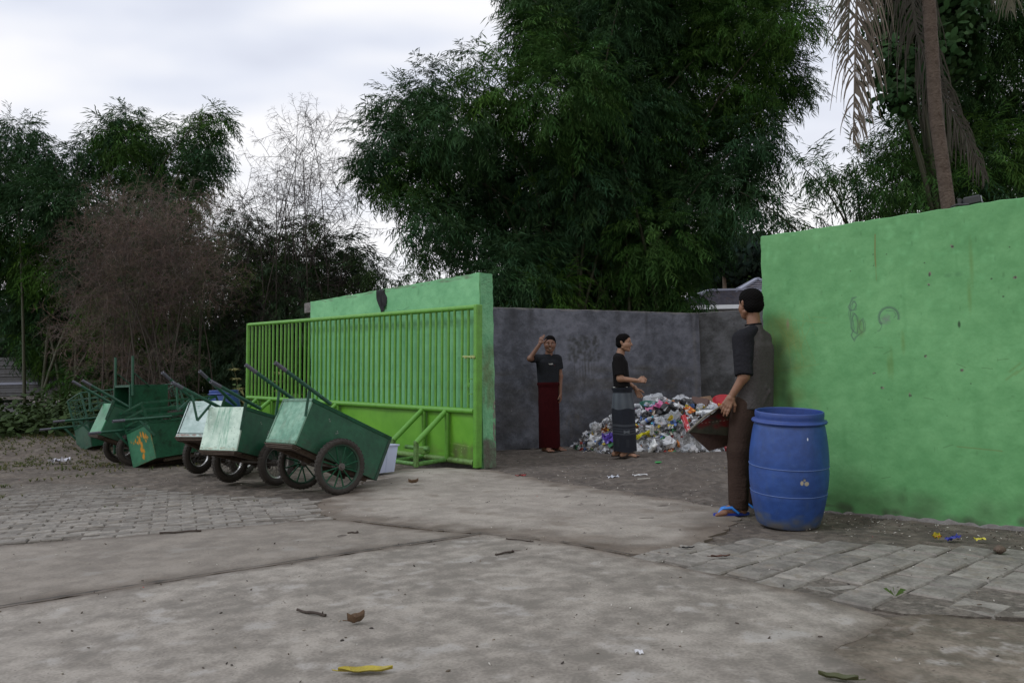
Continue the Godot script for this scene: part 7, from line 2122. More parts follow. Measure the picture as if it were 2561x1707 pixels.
# thin sheet, bent and crumpled: paper, wrappers, film
func sheet(w: float, h: float, crumple: float, sd: int, n := 5) -> ArrayMesh:
	var f := FastNoiseLite.new(); f.seed = sd; f.frequency = 1.0
	var mb := MB.new()
	var P := func(i: int, j: int) -> Vector3:
		var u := float(i) / n - 0.5; var v := float(j) / n - 0.5
		var y := crumple * (f.get_noise_2d(u * 3.0, v * 3.0) * 1.2 + 0.5 * f.get_noise_2d(u * 9.0 + 5.0, v * 9.0))
		return Vector3(u * w * (1.0 - crumple * 1.5) + 0.3 * crumple * f.get_noise_2d(v * 6.0, 3.0), y, v * h + 0.3 * crumple * f.get_noise_2d(u * 6.0, 8.0))
	for i in n:
		for j in n: mb.quad(P.call(i, j), P.call(i + 1, j), P.call(i + 1, j + 1), P.call(i, j + 1), Vector3.UP, Vector2(float(i) / n, float(j) / n), Vector2((i + 1.0) / n, float(j) / n), Vector2((i + 1.0) / n, (j + 1.0) / n), Vector2(float(i) / n, (j + 1.0) / n))
	return mb.mesh()

# knotted, crumpled bag
func bag(s: Vector3, sd: int, knot := true) -> ArrayMesh:
	var f := FastNoiseLite.new(); f.seed = sd; f.frequency = 1.0
	var mb := MB.new()
	var seg := 12; var rows := 8
	var P := func(k: int, j: int) -> Vector3:
		var la := PI * k / rows; var an := TAU * (j % seg) / seg
		var d := Vector3(sin(la) * cos(an), cos(la), sin(la) * sin(an))
		var r := 1.0 + 0.55 * f.get_noise_3dv(d * 1.6) + 0.45 * f.get_noise_3dv(d * 4.5)
		if knot and k == 0: r = 1.5
		return d * r * s
	for k in rows:
		for j in seg:
			var a: Vector3 = P.call(k, j); var b: Vector3 = P.call(k, j + 1); var c: Vector3 = P.call(k + 1, j + 1); var d: Vector3 = P.call(k + 1, j)
			mb.tri(a, b, c, a + b + c); mb.tri(a, c, d, a + c + d)
	return mb.mesh()

func bottle(sd: int) -> Array:
	var mb := MB.new()
	var dent := 0.004 * (sd % 3)
	mb.lathe(Vector3.ZERO, [Vector2(0.0, 0.004), Vector2(0.026, 0.0), Vector2(0.031, 0.008), Vector2(0.029, 0.03), Vector2(0.032, 0.045), Vector2(0.029 - dent, 0.062), Vector2(0.032, 0.08), Vector2(0.029, 0.10), Vector2(0.031, 0.125), Vector2(0.026, 0.15), Vector2(0.014, 0.175), Vector2(0.012, 0.19)], 12)
	var cp := MB.new()
	cp.lathe(Vector3.ZERO, [Vector2(0.0, 0.206), Vector2(0.0135, 0.205), Vector2(0.0145, 0.203), Vector2(0.0145, 0.188), Vector2(0.0, 0.188)], 12, Basis.IDENTITY, false)
	var lb := MB.new()
	lb.lathe(Vector3.ZERO, [Vector2(0.0325, 0.084), Vector2(0.0325, 0.118)], 12)
	return [mb.mesh(), cp.mesh(), lb.mesh()]

func cup() -> ArrayMesh:
	var mb := MB.new()
	mb.lathe(Vector3.ZERO, [Vector2(0.0, 0.002), Vector2(0.024, 0.0), Vector2(0.026, 0.004), Vector2(0.034, 0.09), Vector2(0.038, 0.093), Vector2(0.038, 0.096), Vector2(0.033, 0.096), Vector2(0.025, 0.006), Vector2(0.0, 0.006)], 14)
	return mb.mesh()

func film(c: Color, a := 0.45) -> StandardMaterial3D:
	var m := mat(c, 0.35)
	m.backlight_enabled = true
	m.backlight = Color(a, a, a)
	return m

func print_mat(base: Color, sd: int, marks: Array) -> StandardMaterial3D:
	var cv := wall_canvas(96, 96, sd, base.darkened(0.08), base.lightened(0.08), 0.7)
	var q := RandomNumberGenerator.new(); q.seed = sd
	for c in marks:
		for k in 5: cv.dab(q.randf() * 96, q.randf() * 96, q.randf_range(6, 20), q.randf_range(4, 13), c, 0.9, 0.35)
	for k in 12: cv.line([Vector2(q.randf_range(5, 50), 8 + k * 7), Vector2(q.randf_range(50, 92), 8 + k * 7)], 1.0, Color(0.9, 0.9, 0.9) if base.v < 0.6 else Color(0.2, 0.2, 0.25), 0.35)
	var m := uv_mat(cv.texture(), 0.4)
	return m

func rest_on_heap(o: Node3D, x: float, z: float, lift: float, q: RandomNumberGenerator, tip := 0.7) -> void:
	var e := 0.06
	var n := Vector3(heap_y(x - e, z) - heap_y(x + e, z), 2 * e, heap_y(x, z - e) - heap_y(x, z + e)).normalized()
	var up := (n + Vector3(q.randfn(), q.randfn() * 0.3, q.randfn()) * tip * 0.5).normalized()
	o.basis = axis_basis(up, q.randf() * TAU, 1.0).scaled(o.scale)
	o.position = Vector3(x, heap_y(x, z) + lift, z)

func build_rubbish() -> void:
	var q := RandomNumberGenerator.new(); q.seed = 88
	# the body of the heap
	var mb := MB.new()
	var n := 46
	for j in n + 1:
		for i in n + 1:
			var x := 0.9 + 3.3 * i / n; var z := -14.0 + 2.95 * j / n
			mb.vert(Vector3(x, heap_y(x, z) - 0.02, z), Vector3(heap_y(x - 0.05, z) - heap_y(x + 0.05, z), 0.1, heap_y(x, z - 0.05) - heap_y(x, z + 0.05)).normalized())
	for j in n:
		for i in n:
			var a := j * (n + 1) + i
			mb.ids(a, a + 1, a + n + 1); mb.ids(a + 1, a + n + 2, a + n + 1)
	var hm := world_mat(surface_tex(256, 231, Color(0.06, 0.055, 0.05), Color(0.26, 0.26, 0.27), Color(0.42, 0.42, 0.44), Color(0.03, 0.03, 0.03), 0.58, 0.72, 0.02, 0.07, 0.2), 0.8, 0.8, M.bump, 3.0)
	var heap := put("rubbish_heap", mb.mesh(), hm)
	tag(heap, "heap of mixed household rubbish against the grey walls of the tip", "rubbish heap", "", "stuff")
	# small scraps nobody would count
	var pl := []; var ti := []
	for k in 1700:
		var a := q.randf() * TAU; var r := sqrt(q.randf()) * 1.05
		var x := 2.55 + 1.55 * r * cos(a); var z := -12.55 + 1.35 * r * sin(a)
		if z < -13.6: continue
		var b := axis_basis(Vector3(q.randfn(), q.randfn() + 0.4, q.randfn()).normalized(), q.randf() * TAU, q.randf_range(0.4, 1.3))
		pl.append(Transform3D(b, Vector3(x, heap_y(x, z) + q.randf_range(-0.015, 0.035), z)))
		var c: Color = [Color(0.55, 0.55, 0.57), Color(0.42, 0.43, 0.46), Color(0.62, 0.61, 0.60), Color(0.30, 0.30, 0.33), Color(0.5, 0.5, 0.55), Color(0.35, 0.30, 0.24), Color(0.38, 0.38, 0.42), Color(0.45, 0.45, 0.48), Color(0.24, 0.24, 0.26), Color(0.05, 0.05, 0.055), Color(0.55, 0.42, 0.05), Color(0.35, 0.04, 0.04), Color(0.10, 0.17, 0.38), Color(0.06, 0.22, 0.10), Color(0.45, 0.16, 0.04), Color(0.03, 0.03, 0.035)][q.randi() % 16]
		ti.append(c)
	var sm := mat(Color(1, 1, 1), 0.5); sm.vertex_color_use_as_albedo = true
	tag(scatter("rubbish_scraps", sheet(0.10, 0.07, 0.05, 4, 3), sm, pl, ti, self), "small scraps of film and paper strewn over the rubbish heap", "scraps")

	# pieces one can tell apart
	var clear := film(Color(0.50, 0.52, 0.56), 0.5)
	clear.transparency = BaseMaterial3D.TRANSPARENCY_ALPHA; clear.albedo_color.a = 0.62
	var white := film(Color(0.52, 0.52, 0.54))
	var grey := film(Color(0.40, 0.41, 0.45))
	var capm := [mat(Color(0.05, 0.16, 0.5), 0.4), mat(Color(0.65, 0.65, 0.66), 0.4), mat(Color(0.05, 0.35, 0.5), 0.4)]
	var lab := mat(Color(0.12, 0.2, 0.5), 0.5)
	var kinds := [
		["plastic_bag", "crumpled white plastic bag on the rubbish heap", "plastic bag", "white bags on the rubbish heap", 44, white],
		["clear_bag", "crumpled clear grey plastic bag on the rubbish heap", "plastic bag", "clear bags on the rubbish heap", 34, clear],
		["plastic_bottle", "empty clear plastic bottle lying on the rubbish heap", "bottle", "bottles on the rubbish heap", 36, clear],
		["plastic_cup", "clear plastic drinking cup lying on the rubbish heap", "cup", "cups on the rubbish heap", 44, clear],
		["paper_sheet", "crumpled white paper sheet on the rubbish heap", "paper", "paper on the rubbish heap", 46, mat(Color(0.50, 0.50, 0.53), 0.8)],
		["yellow_wrapper", "torn yellow food wrapper on the rubbish heap", "wrapper", "yellow wrappers on the rubbish heap", 7, print_mat(Color(0.70, 0.60, 0.18), 41, [Color(0.85, 0.8, 0.3), Color(0.7, 0.2, 0.1)])],
		["orange_wrapper", "torn orange food wrapper on the rubbish heap", "wrapper", "orange wrappers on the rubbish heap", 8, print_mat(Color(0.62, 0.36, 0.16), 42, [Color(0.85, 0.7, 0.3)])],
		["red_wrapper", "torn red food wrapper on the rubbish heap", "wrapper", "red wrappers on the rubbish heap", 6, print_mat(Color(0.62, 0.08, 0.10), 43, [Color(0.85, 0.85, 0.8)])],
		["blue_wrapper", "torn blue food wrapper on the rubbish heap", "wrapper", "blue wrappers on the rubbish heap", 6, print_mat(Color(0.36, 0.46, 0.62), 44, [Color(0.85, 0.88, 0.9), Color(0.1, 0.2, 0.5)])],
		["green_wrapper", "torn green food wrapper on the rubbish heap", "wrapper", "green wrappers on the rubbish heap", 4, print_mat(Color(0.25, 0.46, 0.34), 45, [Color(0.85, 0.88, 0.8)])],
		["foam_box", "white foam food box on the rubbish heap", "foam box", "foam boxes on the rubbish heap", 9, mat(Color(0.68, 0.68, 0.67), 0.7)],
		["dark_bag", "small crumpled black plastic bag on the rubbish heap", "plastic bag", "small black bags on the rubbish heap", 9, mat(Color(0.012, 0.012, 0.014), 0.4)],
	]
	for kd in kinds:
		var protos := []
		for v in 3:
			var o: Node3D
			match kd[0]:
				"plastic_bag": o = put("x", bag(Vector3(0.085, 0.055, 0.065), 11 + v), kd[5])
				"clear_bag": o = put("x", bag(Vector3(0.09, 0.06, 0.07), 31 + v, false), kd[5])
				"dark_bag": o = put("x", bag(Vector3(0.08, 0.05, 0.06), 51 + v), kd[5])
				"plastic_bottle":
					o = Node3D.new(); add_child(o)
					var bt := bottle(v)
					put("shell", bt[0], kd[5], o); put("cap", bt[1], capm[v], o); put("label", bt[2], lab if v else white, o)
					for c in o.get_children():
						c.transform = Transform3D(Basis(Vector3.BACK, PI / 2), Vector3(0.1, 0.03, 0))
				"plastic_cup":
					o = put("x", cup(), kd[5])
				"foam_box":
					var m2 := MB.new(); m2.box(Vector3(0, 0.02, 0), Vector3(0.15, 0.035, 0.10), Basis.IDENTITY, 0.012)
					m2.box(Vector3(0, 0.05, -0.05), Vector3(0.15, 0.02, 0.09), Basis(Vector3.RIGHT, 0.9), 0.008)
					o = put("x", m2.mesh(), kd[5])
				_: o = put("x", sheet(0.17, 0.12, 0.10, kd[4] + v * 7, 6), kd[5])
			protos.append(o)
		for k in kd[4]:
			var x := 0.0; var z := 0.0
			for tries in 30:
				var a := q.randf() * TAU; var r := pow(q.randf(), 0.6) * 1.02
				x = 2.5 + 1.5 * r * cos(a); z = -12.35 + 1.25 * r * sin(a)
				if z > -13.25 and (z > -12.6 or heap_y(x, z) > 0.45): break
			var o: Node3D = protos[k % 3].duplicate()
			o.name = numbered(kd[0])
			add_child(o, true)
			o.scale = Vector3.ONE * q.randf_range(0.6, 1.2) * (1.3 if kd[0] in ["plastic_bag", "clear_bag"] else 1.0)
			var where := "at the left foot of" if x < 1.75 else "on the left slope of" if x < 2.2 else "on the right end of" if x > 3.2 else ""
			if where == "": where = "on the crest of" if heap_y(x, z) > 0.50 else "at the front foot of" if heap_y(x, z) < 0.22 else "on the front slope of" if x < 2.7 else "on the right slope of"
			tag(o, ("big " if o.scale.x > 1.0 else "small " if o.scale.x < 0.75 else "") + (kd[1] as String).replace("lying on the", where + " the").replace("on the rubbish", where + " the rubbish").replace("small crumpled", "crumpled"), kd[2], kd[3])
			rest_on_heap(o, x, z, 0.025, q, 1.3)
		for o in protos: o.free()
	# the singular ones
	var one := func(called: String, label: String, cat: String, mesh: Mesh, m: Material, x: float, z: float, lift: float, tip: float, spin: float) -> Node3D:
		var o := put(called, mesh, m)
		tag(o, label, cat)
		rest_on_heap(o, x, z, lift, q, tip)
		o.rotate_object_local(Vector3.UP, spin)
		return o
	var m3 := MB.new()
	m3.lathe(Vector3.ZERO, [Vector2(0.0, 0.01), Vector2(0.15, 0.0), Vector2(0.19, 0.09), Vector2(0.205, 0.095), Vector2(0.205, 0.10), Vector2(0.185, 0.10), Vector2(0.145, 0.012), Vector2(0.0, 0.02)], 32)
	var basin = one.call("red_basin", "red plastic basin lying on the right side of the rubbish heap", "basin", m3.mesh(), mat(Color(0.38, 0.012, 0.025), 0.4), 3.28, -12.35, 0.06, 0.0, 0.0)
	basin.basis = Basis(Vector3.RIGHT, 0.5)
	m3 = MB.new(); m3.box(Vector3.ZERO, Vector3(0.46, 0.012, 0.24), Basis(Vector3.BACK, 0.12), 0.003); m3.box(Vector3(0.30, -0.035, 0), Vector3(0.18, 0.012, 0.24), Basis(Vector3.BACK, -0.42), 0.003)
	var cb = one.call("cardboard_flap", "flat brown cardboard on top of the rubbish heap", "cardboard", m3.mesh(), worn(Color(0.19, 0.115, 0.07), 0.9, M.grime, 0.4), 2.95, -12.75, 0.07, 0.0, 0.0)
	cb.basis = Basis(Vector3.RIGHT, 0.45)
	one.call("black_bin_bag", "large shiny black bag in the middle of the rubbish heap", "plastic bag", bag(Vector3(0.21, 0.10, 0.13), 71), mat(Color(0.010, 0.010, 0.012), 0.35), 2.30, -11.85, 0.05, 0.1, 0.4)
	one.call("black_bin_bag", "flat black bag beside the carton with white labels on the heap", "plastic bag", bag(Vector3(0.15, 0.07, 0.11), 75), mat(Color(0.010, 0.010, 0.012), 0.35), 2.66, -12.15, 0.05, 0.1, 0.9)
	m3 = MB.new(); m3.lathe(Vector3.ZERO, [Vector2(0.0, 0.01), Vector2(0.10, 0.0), Vector2(0.14, 0.08), Vector2(0.155, 0.085), Vector2(0.13, 0.085), Vector2(0.095, 0.012), Vector2(0.0, 0.014)], 24)
	one.call("green_bowl", "dark green plastic bowl under a pink rag on the heap", "bowl", m3.mesh(), mat(Color(0.01, 0.085, 0.06), 0.4), 2.08, -12.2, 0.05, 0.3, 0.0)
	one.call("pink_rag", "pink patterned rag near the top of the rubbish heap", "rag", sheet(0.34, 0.14, 0.10, 81, 8), print_mat(Color(0.78, 0.42, 0.60), 82, [Color(0.9, 0.7, 0.8), Color(0.6, 0.15, 0.4)]), 2.12, -12.0, 0.08, 0.2, 0.7)
	m3 = MB.new(); m3.box(Vector3.ZERO, Vector3(0.26, 0.12, 0.15), Basis.IDENTITY, 0.006)
	var ct = one.call("brown_carton", "dark brown carton with white label squares on the heap", "carton", m3.mesh(), mat(Color(0.085, 0.040, 0.030), 0.6), 2.86, -12.2, 0.06, 0.3, 0.5)
	for p in [Vector3(-0.06, 0.02, 0.077), Vector3(0.03, 0.035, 0.077), Vector3(0.02, -0.03, 0.077)]:
		m3 = MB.new(); m3.box(p, Vector3(0.06, 0.045, 0.003), Basis(Vector3.BACK, 0.15), 0.001); put("paper_label", m3.mesh(), mat(Color(0.6, 0.6, 0.62), 0.7), ct)
	m3 = MB.new(); m3.box(Vector3.ZERO, Vector3(0.22, 0.012, 0.11), Basis.IDENTITY, 0.004)
	one.call("orange_packet", "flat orange packet on the right half of the heap", "packet", m3.mesh(), print_mat(Color(0.72, 0.36, 0.10), 83, [Color(0.85, 0.75, 0.4), Color(0.4, 0.15, 0.05)]), 2.62, -11.88, 0.06, 0.4, 0.6)
	m3 = MB.new(); m3.box(Vector3.ZERO, Vector3(0.26, 0.045, 0.10), Basis.IDENTITY, 0.012)
	one.call("foam_tray", "long white foam tray with a dark side on the heap", "tray", m3.mesh(), mat(Color(0.62, 0.63, 0.65), 0.6), 2.82, -11.78, 0.06, 0.4, -0.5)
	one.call("purple_packet", "shiny purple packet at the left foot of the rubbish heap", "packet", sheet(0.26, 0.17, 0.08, 84, 8), print_mat(Color(0.42, 0.32, 0.72), 85, [Color(0.7, 0.65, 0.9), Color(0.2, 0.12, 0.4)]), 1.42, -11.75, 0.10, 0.6, 0.0)
	m3 = MB.new(); m3.box(Vector3.ZERO, Vector3(0.06, 0.05, 0.26), Basis.IDENTITY, 0.004)
	var rb = one.call("red_carton", "narrow red and white carton standing at the foot of the heap", "carton", m3.mesh(), print_mat(Color(0.70, 0.10, 0.14), 86, [Color(0.85, 0.85, 0.85)]), 2.46, -11.42, 0.10, 0.0, 0.0)
	rb.basis = Basis(Vector3.UP, 0.3) * Basis(Vector3.RIGHT, 1.0)
	one.call("white_sack", "long torn white sack at the front right foot of the heap", "sack", bag(Vector3(0.24, 0.06, 0.10), 87), white, 2.95, -11.40, 0.05, 0.1, 0.4)
	one.call("yellow_strip", "bright yellow plastic strip behind the young man's sarong", "strip", sheet(0.30, 0.05, 0.05, 88, 6), mat(Color(0.60, 0.55, 0.02), 0.45), 1.85, -11.50, 0.06, 0.4, 0.2)
	var bo := bottle(1)
	var wb = one.call("white_bottle", "white bottle with a blue cap lying at the front of the heap", "bottle", bo[0], mat(Color(0.66, 0.66, 0.66), 0.4), 1.98, -11.48, 0.04, 0.2, 0.0)
	put("cap", bo[1], capm[2], wb)
	one.call("clear_sheet", "big crumpled sheet of clear plastic on the heap's crest", "plastic sheet", bag(Vector3(0.20, 0.12, 0.13), 90, false), clear, 2.25, -12.75, 0.06, 0.2, 0.0)
	one.call("clear_sheet", "upright shred of clear film at the very top of the heap", "plastic sheet", sheet(0.16, 0.20, 0.09, 91, 7), clear, 2.72, -12.75, 0.10, 2.0, 0.0)
	one.call("red_rag", "small bright red rag in the middle of the rubbish heap", "rag", bag(Vector3(0.06, 0.05, 0.05), 92), mat(Color(0.42, 0.01, 0.02), 0.7), 2.30, -12.0, 0.06, 0.2, 0.0)
	m3 = MB.new(); m3.tube([Vector3(0, -0.02, 0), Vector3(0.02, 0.16, 0)], 0.012, 8)
	one.call("orange_stick", "orange plastic stick poking up from the right of the heap", "stick", m3.mesh(), mat(Color(0.62, 0.18, 0.03), 0.5), 3.06, -12.05, 0.04, 0.5, 0.0)

func build_litter() -> void:
	var q := RandomNumberGenerator.new(); q.seed = 21
	var wood := worn(Color(0.060, 0.044, 0.036), 0.9, M.grime, 0.2)
	var top := func(x: float, z: float) -> float:
		if z > -5.2: return 0.012
		return 0.008
	var twig := func(label: String, a: Vector2, b: Vector2, r: float, sd: int) -> void:
		var m := MB.new()
		var pts := []
		var rad := []
		var y: float = top.call(a.x, a.y) + r
		for k in 9:
			var t := k / 8.0
			pts.append(Vector3((b.x - a.x) * t, r * 0.4 * sin(t * 9.0 + sd), (b.y - a.y) * t) + Vector3(0.004 * sin(t * 7.0 + sd), 0.0, 0.004 * cos(t * 5.0 + sd)))
			rad.append(r * (0.85 + 0.25 * hash2(k, sd)) * (1.25 if k in [0, 8] else 1.0))
		m.tube(pts, rad, 8)
		m.tube([pts[7], pts[7] + Vector3(0.004, r * 2.4, 0.006)], [r * 0.6, r * 0.4], 6)
		var o := put("twig", m.mesh(), wood)
		o.position = Vector3(a.x, y, a.y)
		tag(o, label, "twig", "twigs lying on the paving")
	twig.call("long dark twig on the brownish slab near the left paving", Vector2(-2.46, -5.55), Vector2(-2.20, -5.62), 0.0065, 1)
	twig.call("thick short twig left of the curled brown leaf on the near slab", Vector2(-0.965, -3.53), Vector2(-0.82, -3.45), 0.0062, 2)
	twig.call("slanting twig near the middle of the near slab", Vector2(-0.12, -4.60), Vector2(-0.015, -4.69), 0.0055, 3)
	twig.call("thin pale twig at the far tip of the near slab", Vector2(-0.06, -5.09), Vector2(0.11, -4.97), 0.0035, 4)
	twig.call("stubby twig on the brownish slab towards the gate", Vector2(-1.13, -5.43), Vector2(-1.06, -5.42), 0.0055, 5)
	# leaves
	var leaf := func(called: String, label: String, at: Vector3, l: float, w: float, curl: float, yaw: float, m: Material) -> Node3D:
		var mb := MB.new()
		var n := 10
		var P := func(i: int, s: float) -> Vector3:
			var t := float(i) / n
			var ww: float = w * pow(sin(PI * clampf(t * 0.94 + 0.04, 0.0, 1.0)), 0.75)
			return Vector3(l * (t - 0.5), 0.004 + curl * (s * s * 0.6 + 1.2 * (t - 0.5) * (t - 0.5)) + 0.002 * sin(t * 14.0), s * ww * 0.5)
		for i in n:
			for s in [-1.0, -0.5, 0.0, 0.5]: mb.quad(P.call(i, s), P.call(i + 1, s), P.call(i + 1, s + 0.5), P.call(i, s + 0.5), Vector3.UP, Vector2(float(i) / n, s * 0.5 + 0.5), Vector2((i + 1.0) / n, s * 0.5 + 0.5), Vector2((i + 1.0) / n, s * 0.5 + 0.75), Vector2(float(i) / n, s * 0.5 + 0.75))
		mb.resmooth()
		var o := thing(called, label, "leaf", at)
		o.rotation.y = yaw
		put("blade", mb.mesh(), m, o)
		mb = MB.new(); mb.tube([P.call(0, 0.0) - Vector3(0.02, -0.004, 0), P.call(0, 0.0), P.call(4, 0.0) + Vector3(0, 0.0012, 0), P.call(10, 0.0) + Vector3(0, 0.001, 0)], [0.0022, 0.002, 0.0014, 0.0006], 5)
		put("midrib", mb.mesh(), m, o)
		return o
	var cv := wall_canvas(128, 64, 801, Color(0.54, 0.48, 0.12), Color(0.66, 0.60, 0.17), 1.0)
	for k in 16: cv.line([Vector2(k * 8, 32), Vector2(k * 8 + 12, 4 if k % 2 else 60)], 0.8, Color(0.45, 0.42, 0.10), 0.5)
	for k in 14: cv.dab(q.randf() * 40, q.randf() * 64, q.randf_range(1, 4), q.randf_range(1, 4), Color(0.28, 0.18, 0.07), 0.7)
	var ym := uv_mat(cv.texture(), 0.5)
	leaf.call("fallen_leaf", "large yellow fallen leaf at the front edge of the near slab", Vector3(-0.52, 0.014, -2.755), 0.185, 0.05, 0.018, 0.02, ym)
	var bm := worn(Color(0.16, 0.10, 0.06), 0.8, M.grime, 0.1)
	leaf.call("fallen_leaf", "curled dry brown leaf right of the thick short twig", Vector3(-0.665, 0.013, -3.33), 0.075, 0.055, 0.05, 0.6, bm)
	leaf.call("fallen_leaf", "reddish brown dry leaf on the right brick paving", Vector3(1.12, 0.012, -4.43), 0.11, 0.03, 0.012, 0.1, worn(Color(0.10, 0.045, 0.03), 0.8, M.grime, 0.1))
	leaf.call("fallen_leaf", "dark green leaf at the bottom edge right of the middle", Vector3(1.02, 0.013, -2.60), 0.12, 0.04, 0.02, 2.7, mat(Color(0.05, 0.055, 0.015), 0.6))
	leaf.call("fallen_leaf", "blackened leaf scrap near the corner of the right paving", Vector3(1.0, 0.010, -4.69), 0.075, 0.02, 0.01, 0.1, mat(Color(0.02, 0.02, 0.022), 0.8))
	leaf.call("fallen_leaf", "small dark leaf on the pale apron near the nearest cart", Vector3(-0.99, 0.05, -7.82), 0.10, 0.05, 0.05, 0.4, bm)
	# wrappers, stone and scraps by the right wall
	var blue := put("snack_wrapper", sheet(0.10, 0.035, 0.02, 5, 6), print_mat(Color(0.13, 0.15, 0.52), 87, [Color(0.25, 0.3, 0.65)])); blue.position = Vector3(2.60, 0.02, -4.80); blue.rotation = Vector3(0.2, 0.3, 0.15)
	tag(blue, "crumpled blue wrapper on the dirt below the right wall", "wrapper")
	var yel := put("snack_wrapper", sheet(0.055, 0.045, 0.025, 6, 6), print_mat(Color(0.66, 0.60, 0.10), 88, [Color(0.7, 0.3, 0.1)])); yel.position = Vector3(2.52, 0.028, -4.83); yel.rotation = Vector3(0.3, 0.8, 0.3)
	tag(yel, "crumpled yellow wrapper touching the blue one below the right wall", "wrapper")
	var y2 := put("snack_wrapper", sheet(0.06, 0.03, 0.02, 8, 5), mat(Color(0.55, 0.50, 0.06), 0.5)); y2.position = Vector3(2.73, 0.02, -4.75)
	tag(y2, "small plain yellow wrapper scrap right of the blue wrapper", "wrapper")
	var st := MB.new(); st.blob(Vector3.ZERO, Vector3(0.036, 0.022, 0.028), Basis(Vector3.UP, 0.4), 12, 0.1, 3)
	var sto := put("stone", st.mesh(), worn(Color(0.14, 0.105, 0.08), 0.95, M.grime, 0.15, M.bump, 0.6)); sto.position = Vector3(2.66, 0.022, -4.44)
	tag(sto, "brown stone on the dirt at the right edge of the paving", "stone")
	var wh := put("paper_scrap", sheet(0.028, 0.024, 0.012, 9, 4), mat(Color(0.52, 0.52, 0.54), 0.8)); wh.position = Vector3(0.43, 0.018, -2.90)
	tag(wh, "scrap of whitish paper on the near slab at the bottom", "paper")
	var w2 := put("paper_scrap", sheet(0.30, 0.14, 0.10, 10, 6), mat(Color(0.50, 0.50, 0.55), 0.8)); w2.position = Vector3(-6.6, 0.05, -11.6)
	tag(w2, "torn pale sheet on the weedy ground left of the carts", "paper")
	var w3 := put("paper_scrap", sheet(0.16, 0.05, 0.02, 12, 5), mat(Color(0.55, 0.55, 0.56), 0.7)); w3.position = Vector3(1.32, 0.02, -8.46); w3.rotation.y = 0.4
	tag(w3, "pale crumpled strip on the dark soil inside the gate", "paper")
	var w4 := put("paper_scrap", sheet(0.12, 0.07, 0.03, 13, 5), mat(Color(0.48, 0.50, 0.56), 0.7)); w4.position = Vector3(1.02, 0.02, -8.31)
	tag(w4, "bluish white scrap left of the pale strip inside the gate", "paper")
	var w5 := put("red_scrap", sheet(0.12, 0.04, 0.02, 14, 4), mat(Color(0.30, 0.03, 0.03), 0.6)); w5.position = Vector3(0.06, 0.02, -8.62)
	tag(w5, "flat red scrap on the gate line near the wall's end", "scrap")
	var sw := MB.new(); sw.tube([Vector3(-0.16, 0, 0), Vector3(0.0, 0.006, 0.012), Vector3(0.16, 0, -0.02)], 0.004, 6)
	var swo := put("straw", sw.mesh(), mat(Color(0.50, 0.48, 0.44), 0.6)); swo.position = Vector3(1.36, 0.045, -7.85)
	tag(swo, "pale straw lying on the dark soil inside the gate", "straw")
	var gb := MB.new(); gb.blob(Vector3.ZERO, Vector3(0.05, 0.012, 0.03), Basis(Vector3.UP, 0.4), 10, 0.2, 4)
	var gbo := put("green_scrap", gb.mesh(), mat(Color(0.03, 0.25, 0.06), 0.5)); gbo.position = Vector3(1.72, 0.03, -9.6)
	tag(gbo, "flat bright green scrap on the soil before the rubbish heap", "scrap")
	# crumbs, grit and chaff all over the yard
	var pl := []; var ti := []
	for k in 4600:
		var t := q.randf()
		var x := 0.0; var z := 0.0
		if t < 0.22:
			z = -q.randf_range(2.4, 9.0); x = q.randf_range(-0.75, 0.75) * -z
		elif t < 0.70:
			x = q.randf_range(-0.4, 3.6); z = -q.randf_range(6.0, 12.0)
		elif t < 0.85:
			var u := q.randf_range(0.0, 3.0); var v := absf(q.randfn()) * 0.35 + 0.03
			x = 1.95 + 0.735 * u - 0.678 * v; z = -6.14 + 0.678 * u + 0.735 * v
		else:
			x = q.randf_range(-8.0, -1.2); z = -q.randf_range(6.2, 11.5)
		var y := ground_y(x, z)
		if z > -9.4: y = maxf(y, 0.011 if z > -5.3 and x < 1.2 else 0.004)
		if x > -1.6 and x < -0.3 and z < -7.6 and z > -9.6: y = maxf(y, apron_y(x, z))
		var s := q.randf_range(0.2, 1.0)
		s *= s
		pl.append(Transform3D(axis_basis(Vector3(q.randfn() * 0.5, 1, q.randfn() * 0.5).normalized(), q.randf() * TAU, 0.10 + s * 0.42), Vector3(x, y + 0.0015, z)))
		var c: Color = [Color(0.035, 0.028, 0.024), Color(0.06, 0.045, 0.035), Color(0.09, 0.07, 0.05), Color(0.16, 0.13, 0.10), Color(0.26, 0.23, 0.19), Color(0.44, 0.42, 0.38)][mini(q.randi() % 7, 5)]
		if q.randf() < 0.006: c = [Color(0.5, 0.05, 0.04), Color(0.08, 0.2, 0.5), Color(0.55, 0.48, 0.06)][q.randi() % 3]
		ti.append(c)
	var gm := mat(Color(1, 1, 1), 0.9); gm.vertex_color_use_as_albedo = true
	var grit := MB.new(); grit.blob(Vector3.ZERO, Vector3(0.017, 0.005, 0.010), Basis.IDENTITY, 6, 0.35, 2)
	tag(scatter("ground_grit", grit.mesh(), gm, pl, ti, self), "grit, chaff and crumbs of litter scattered over the yard", "grit")

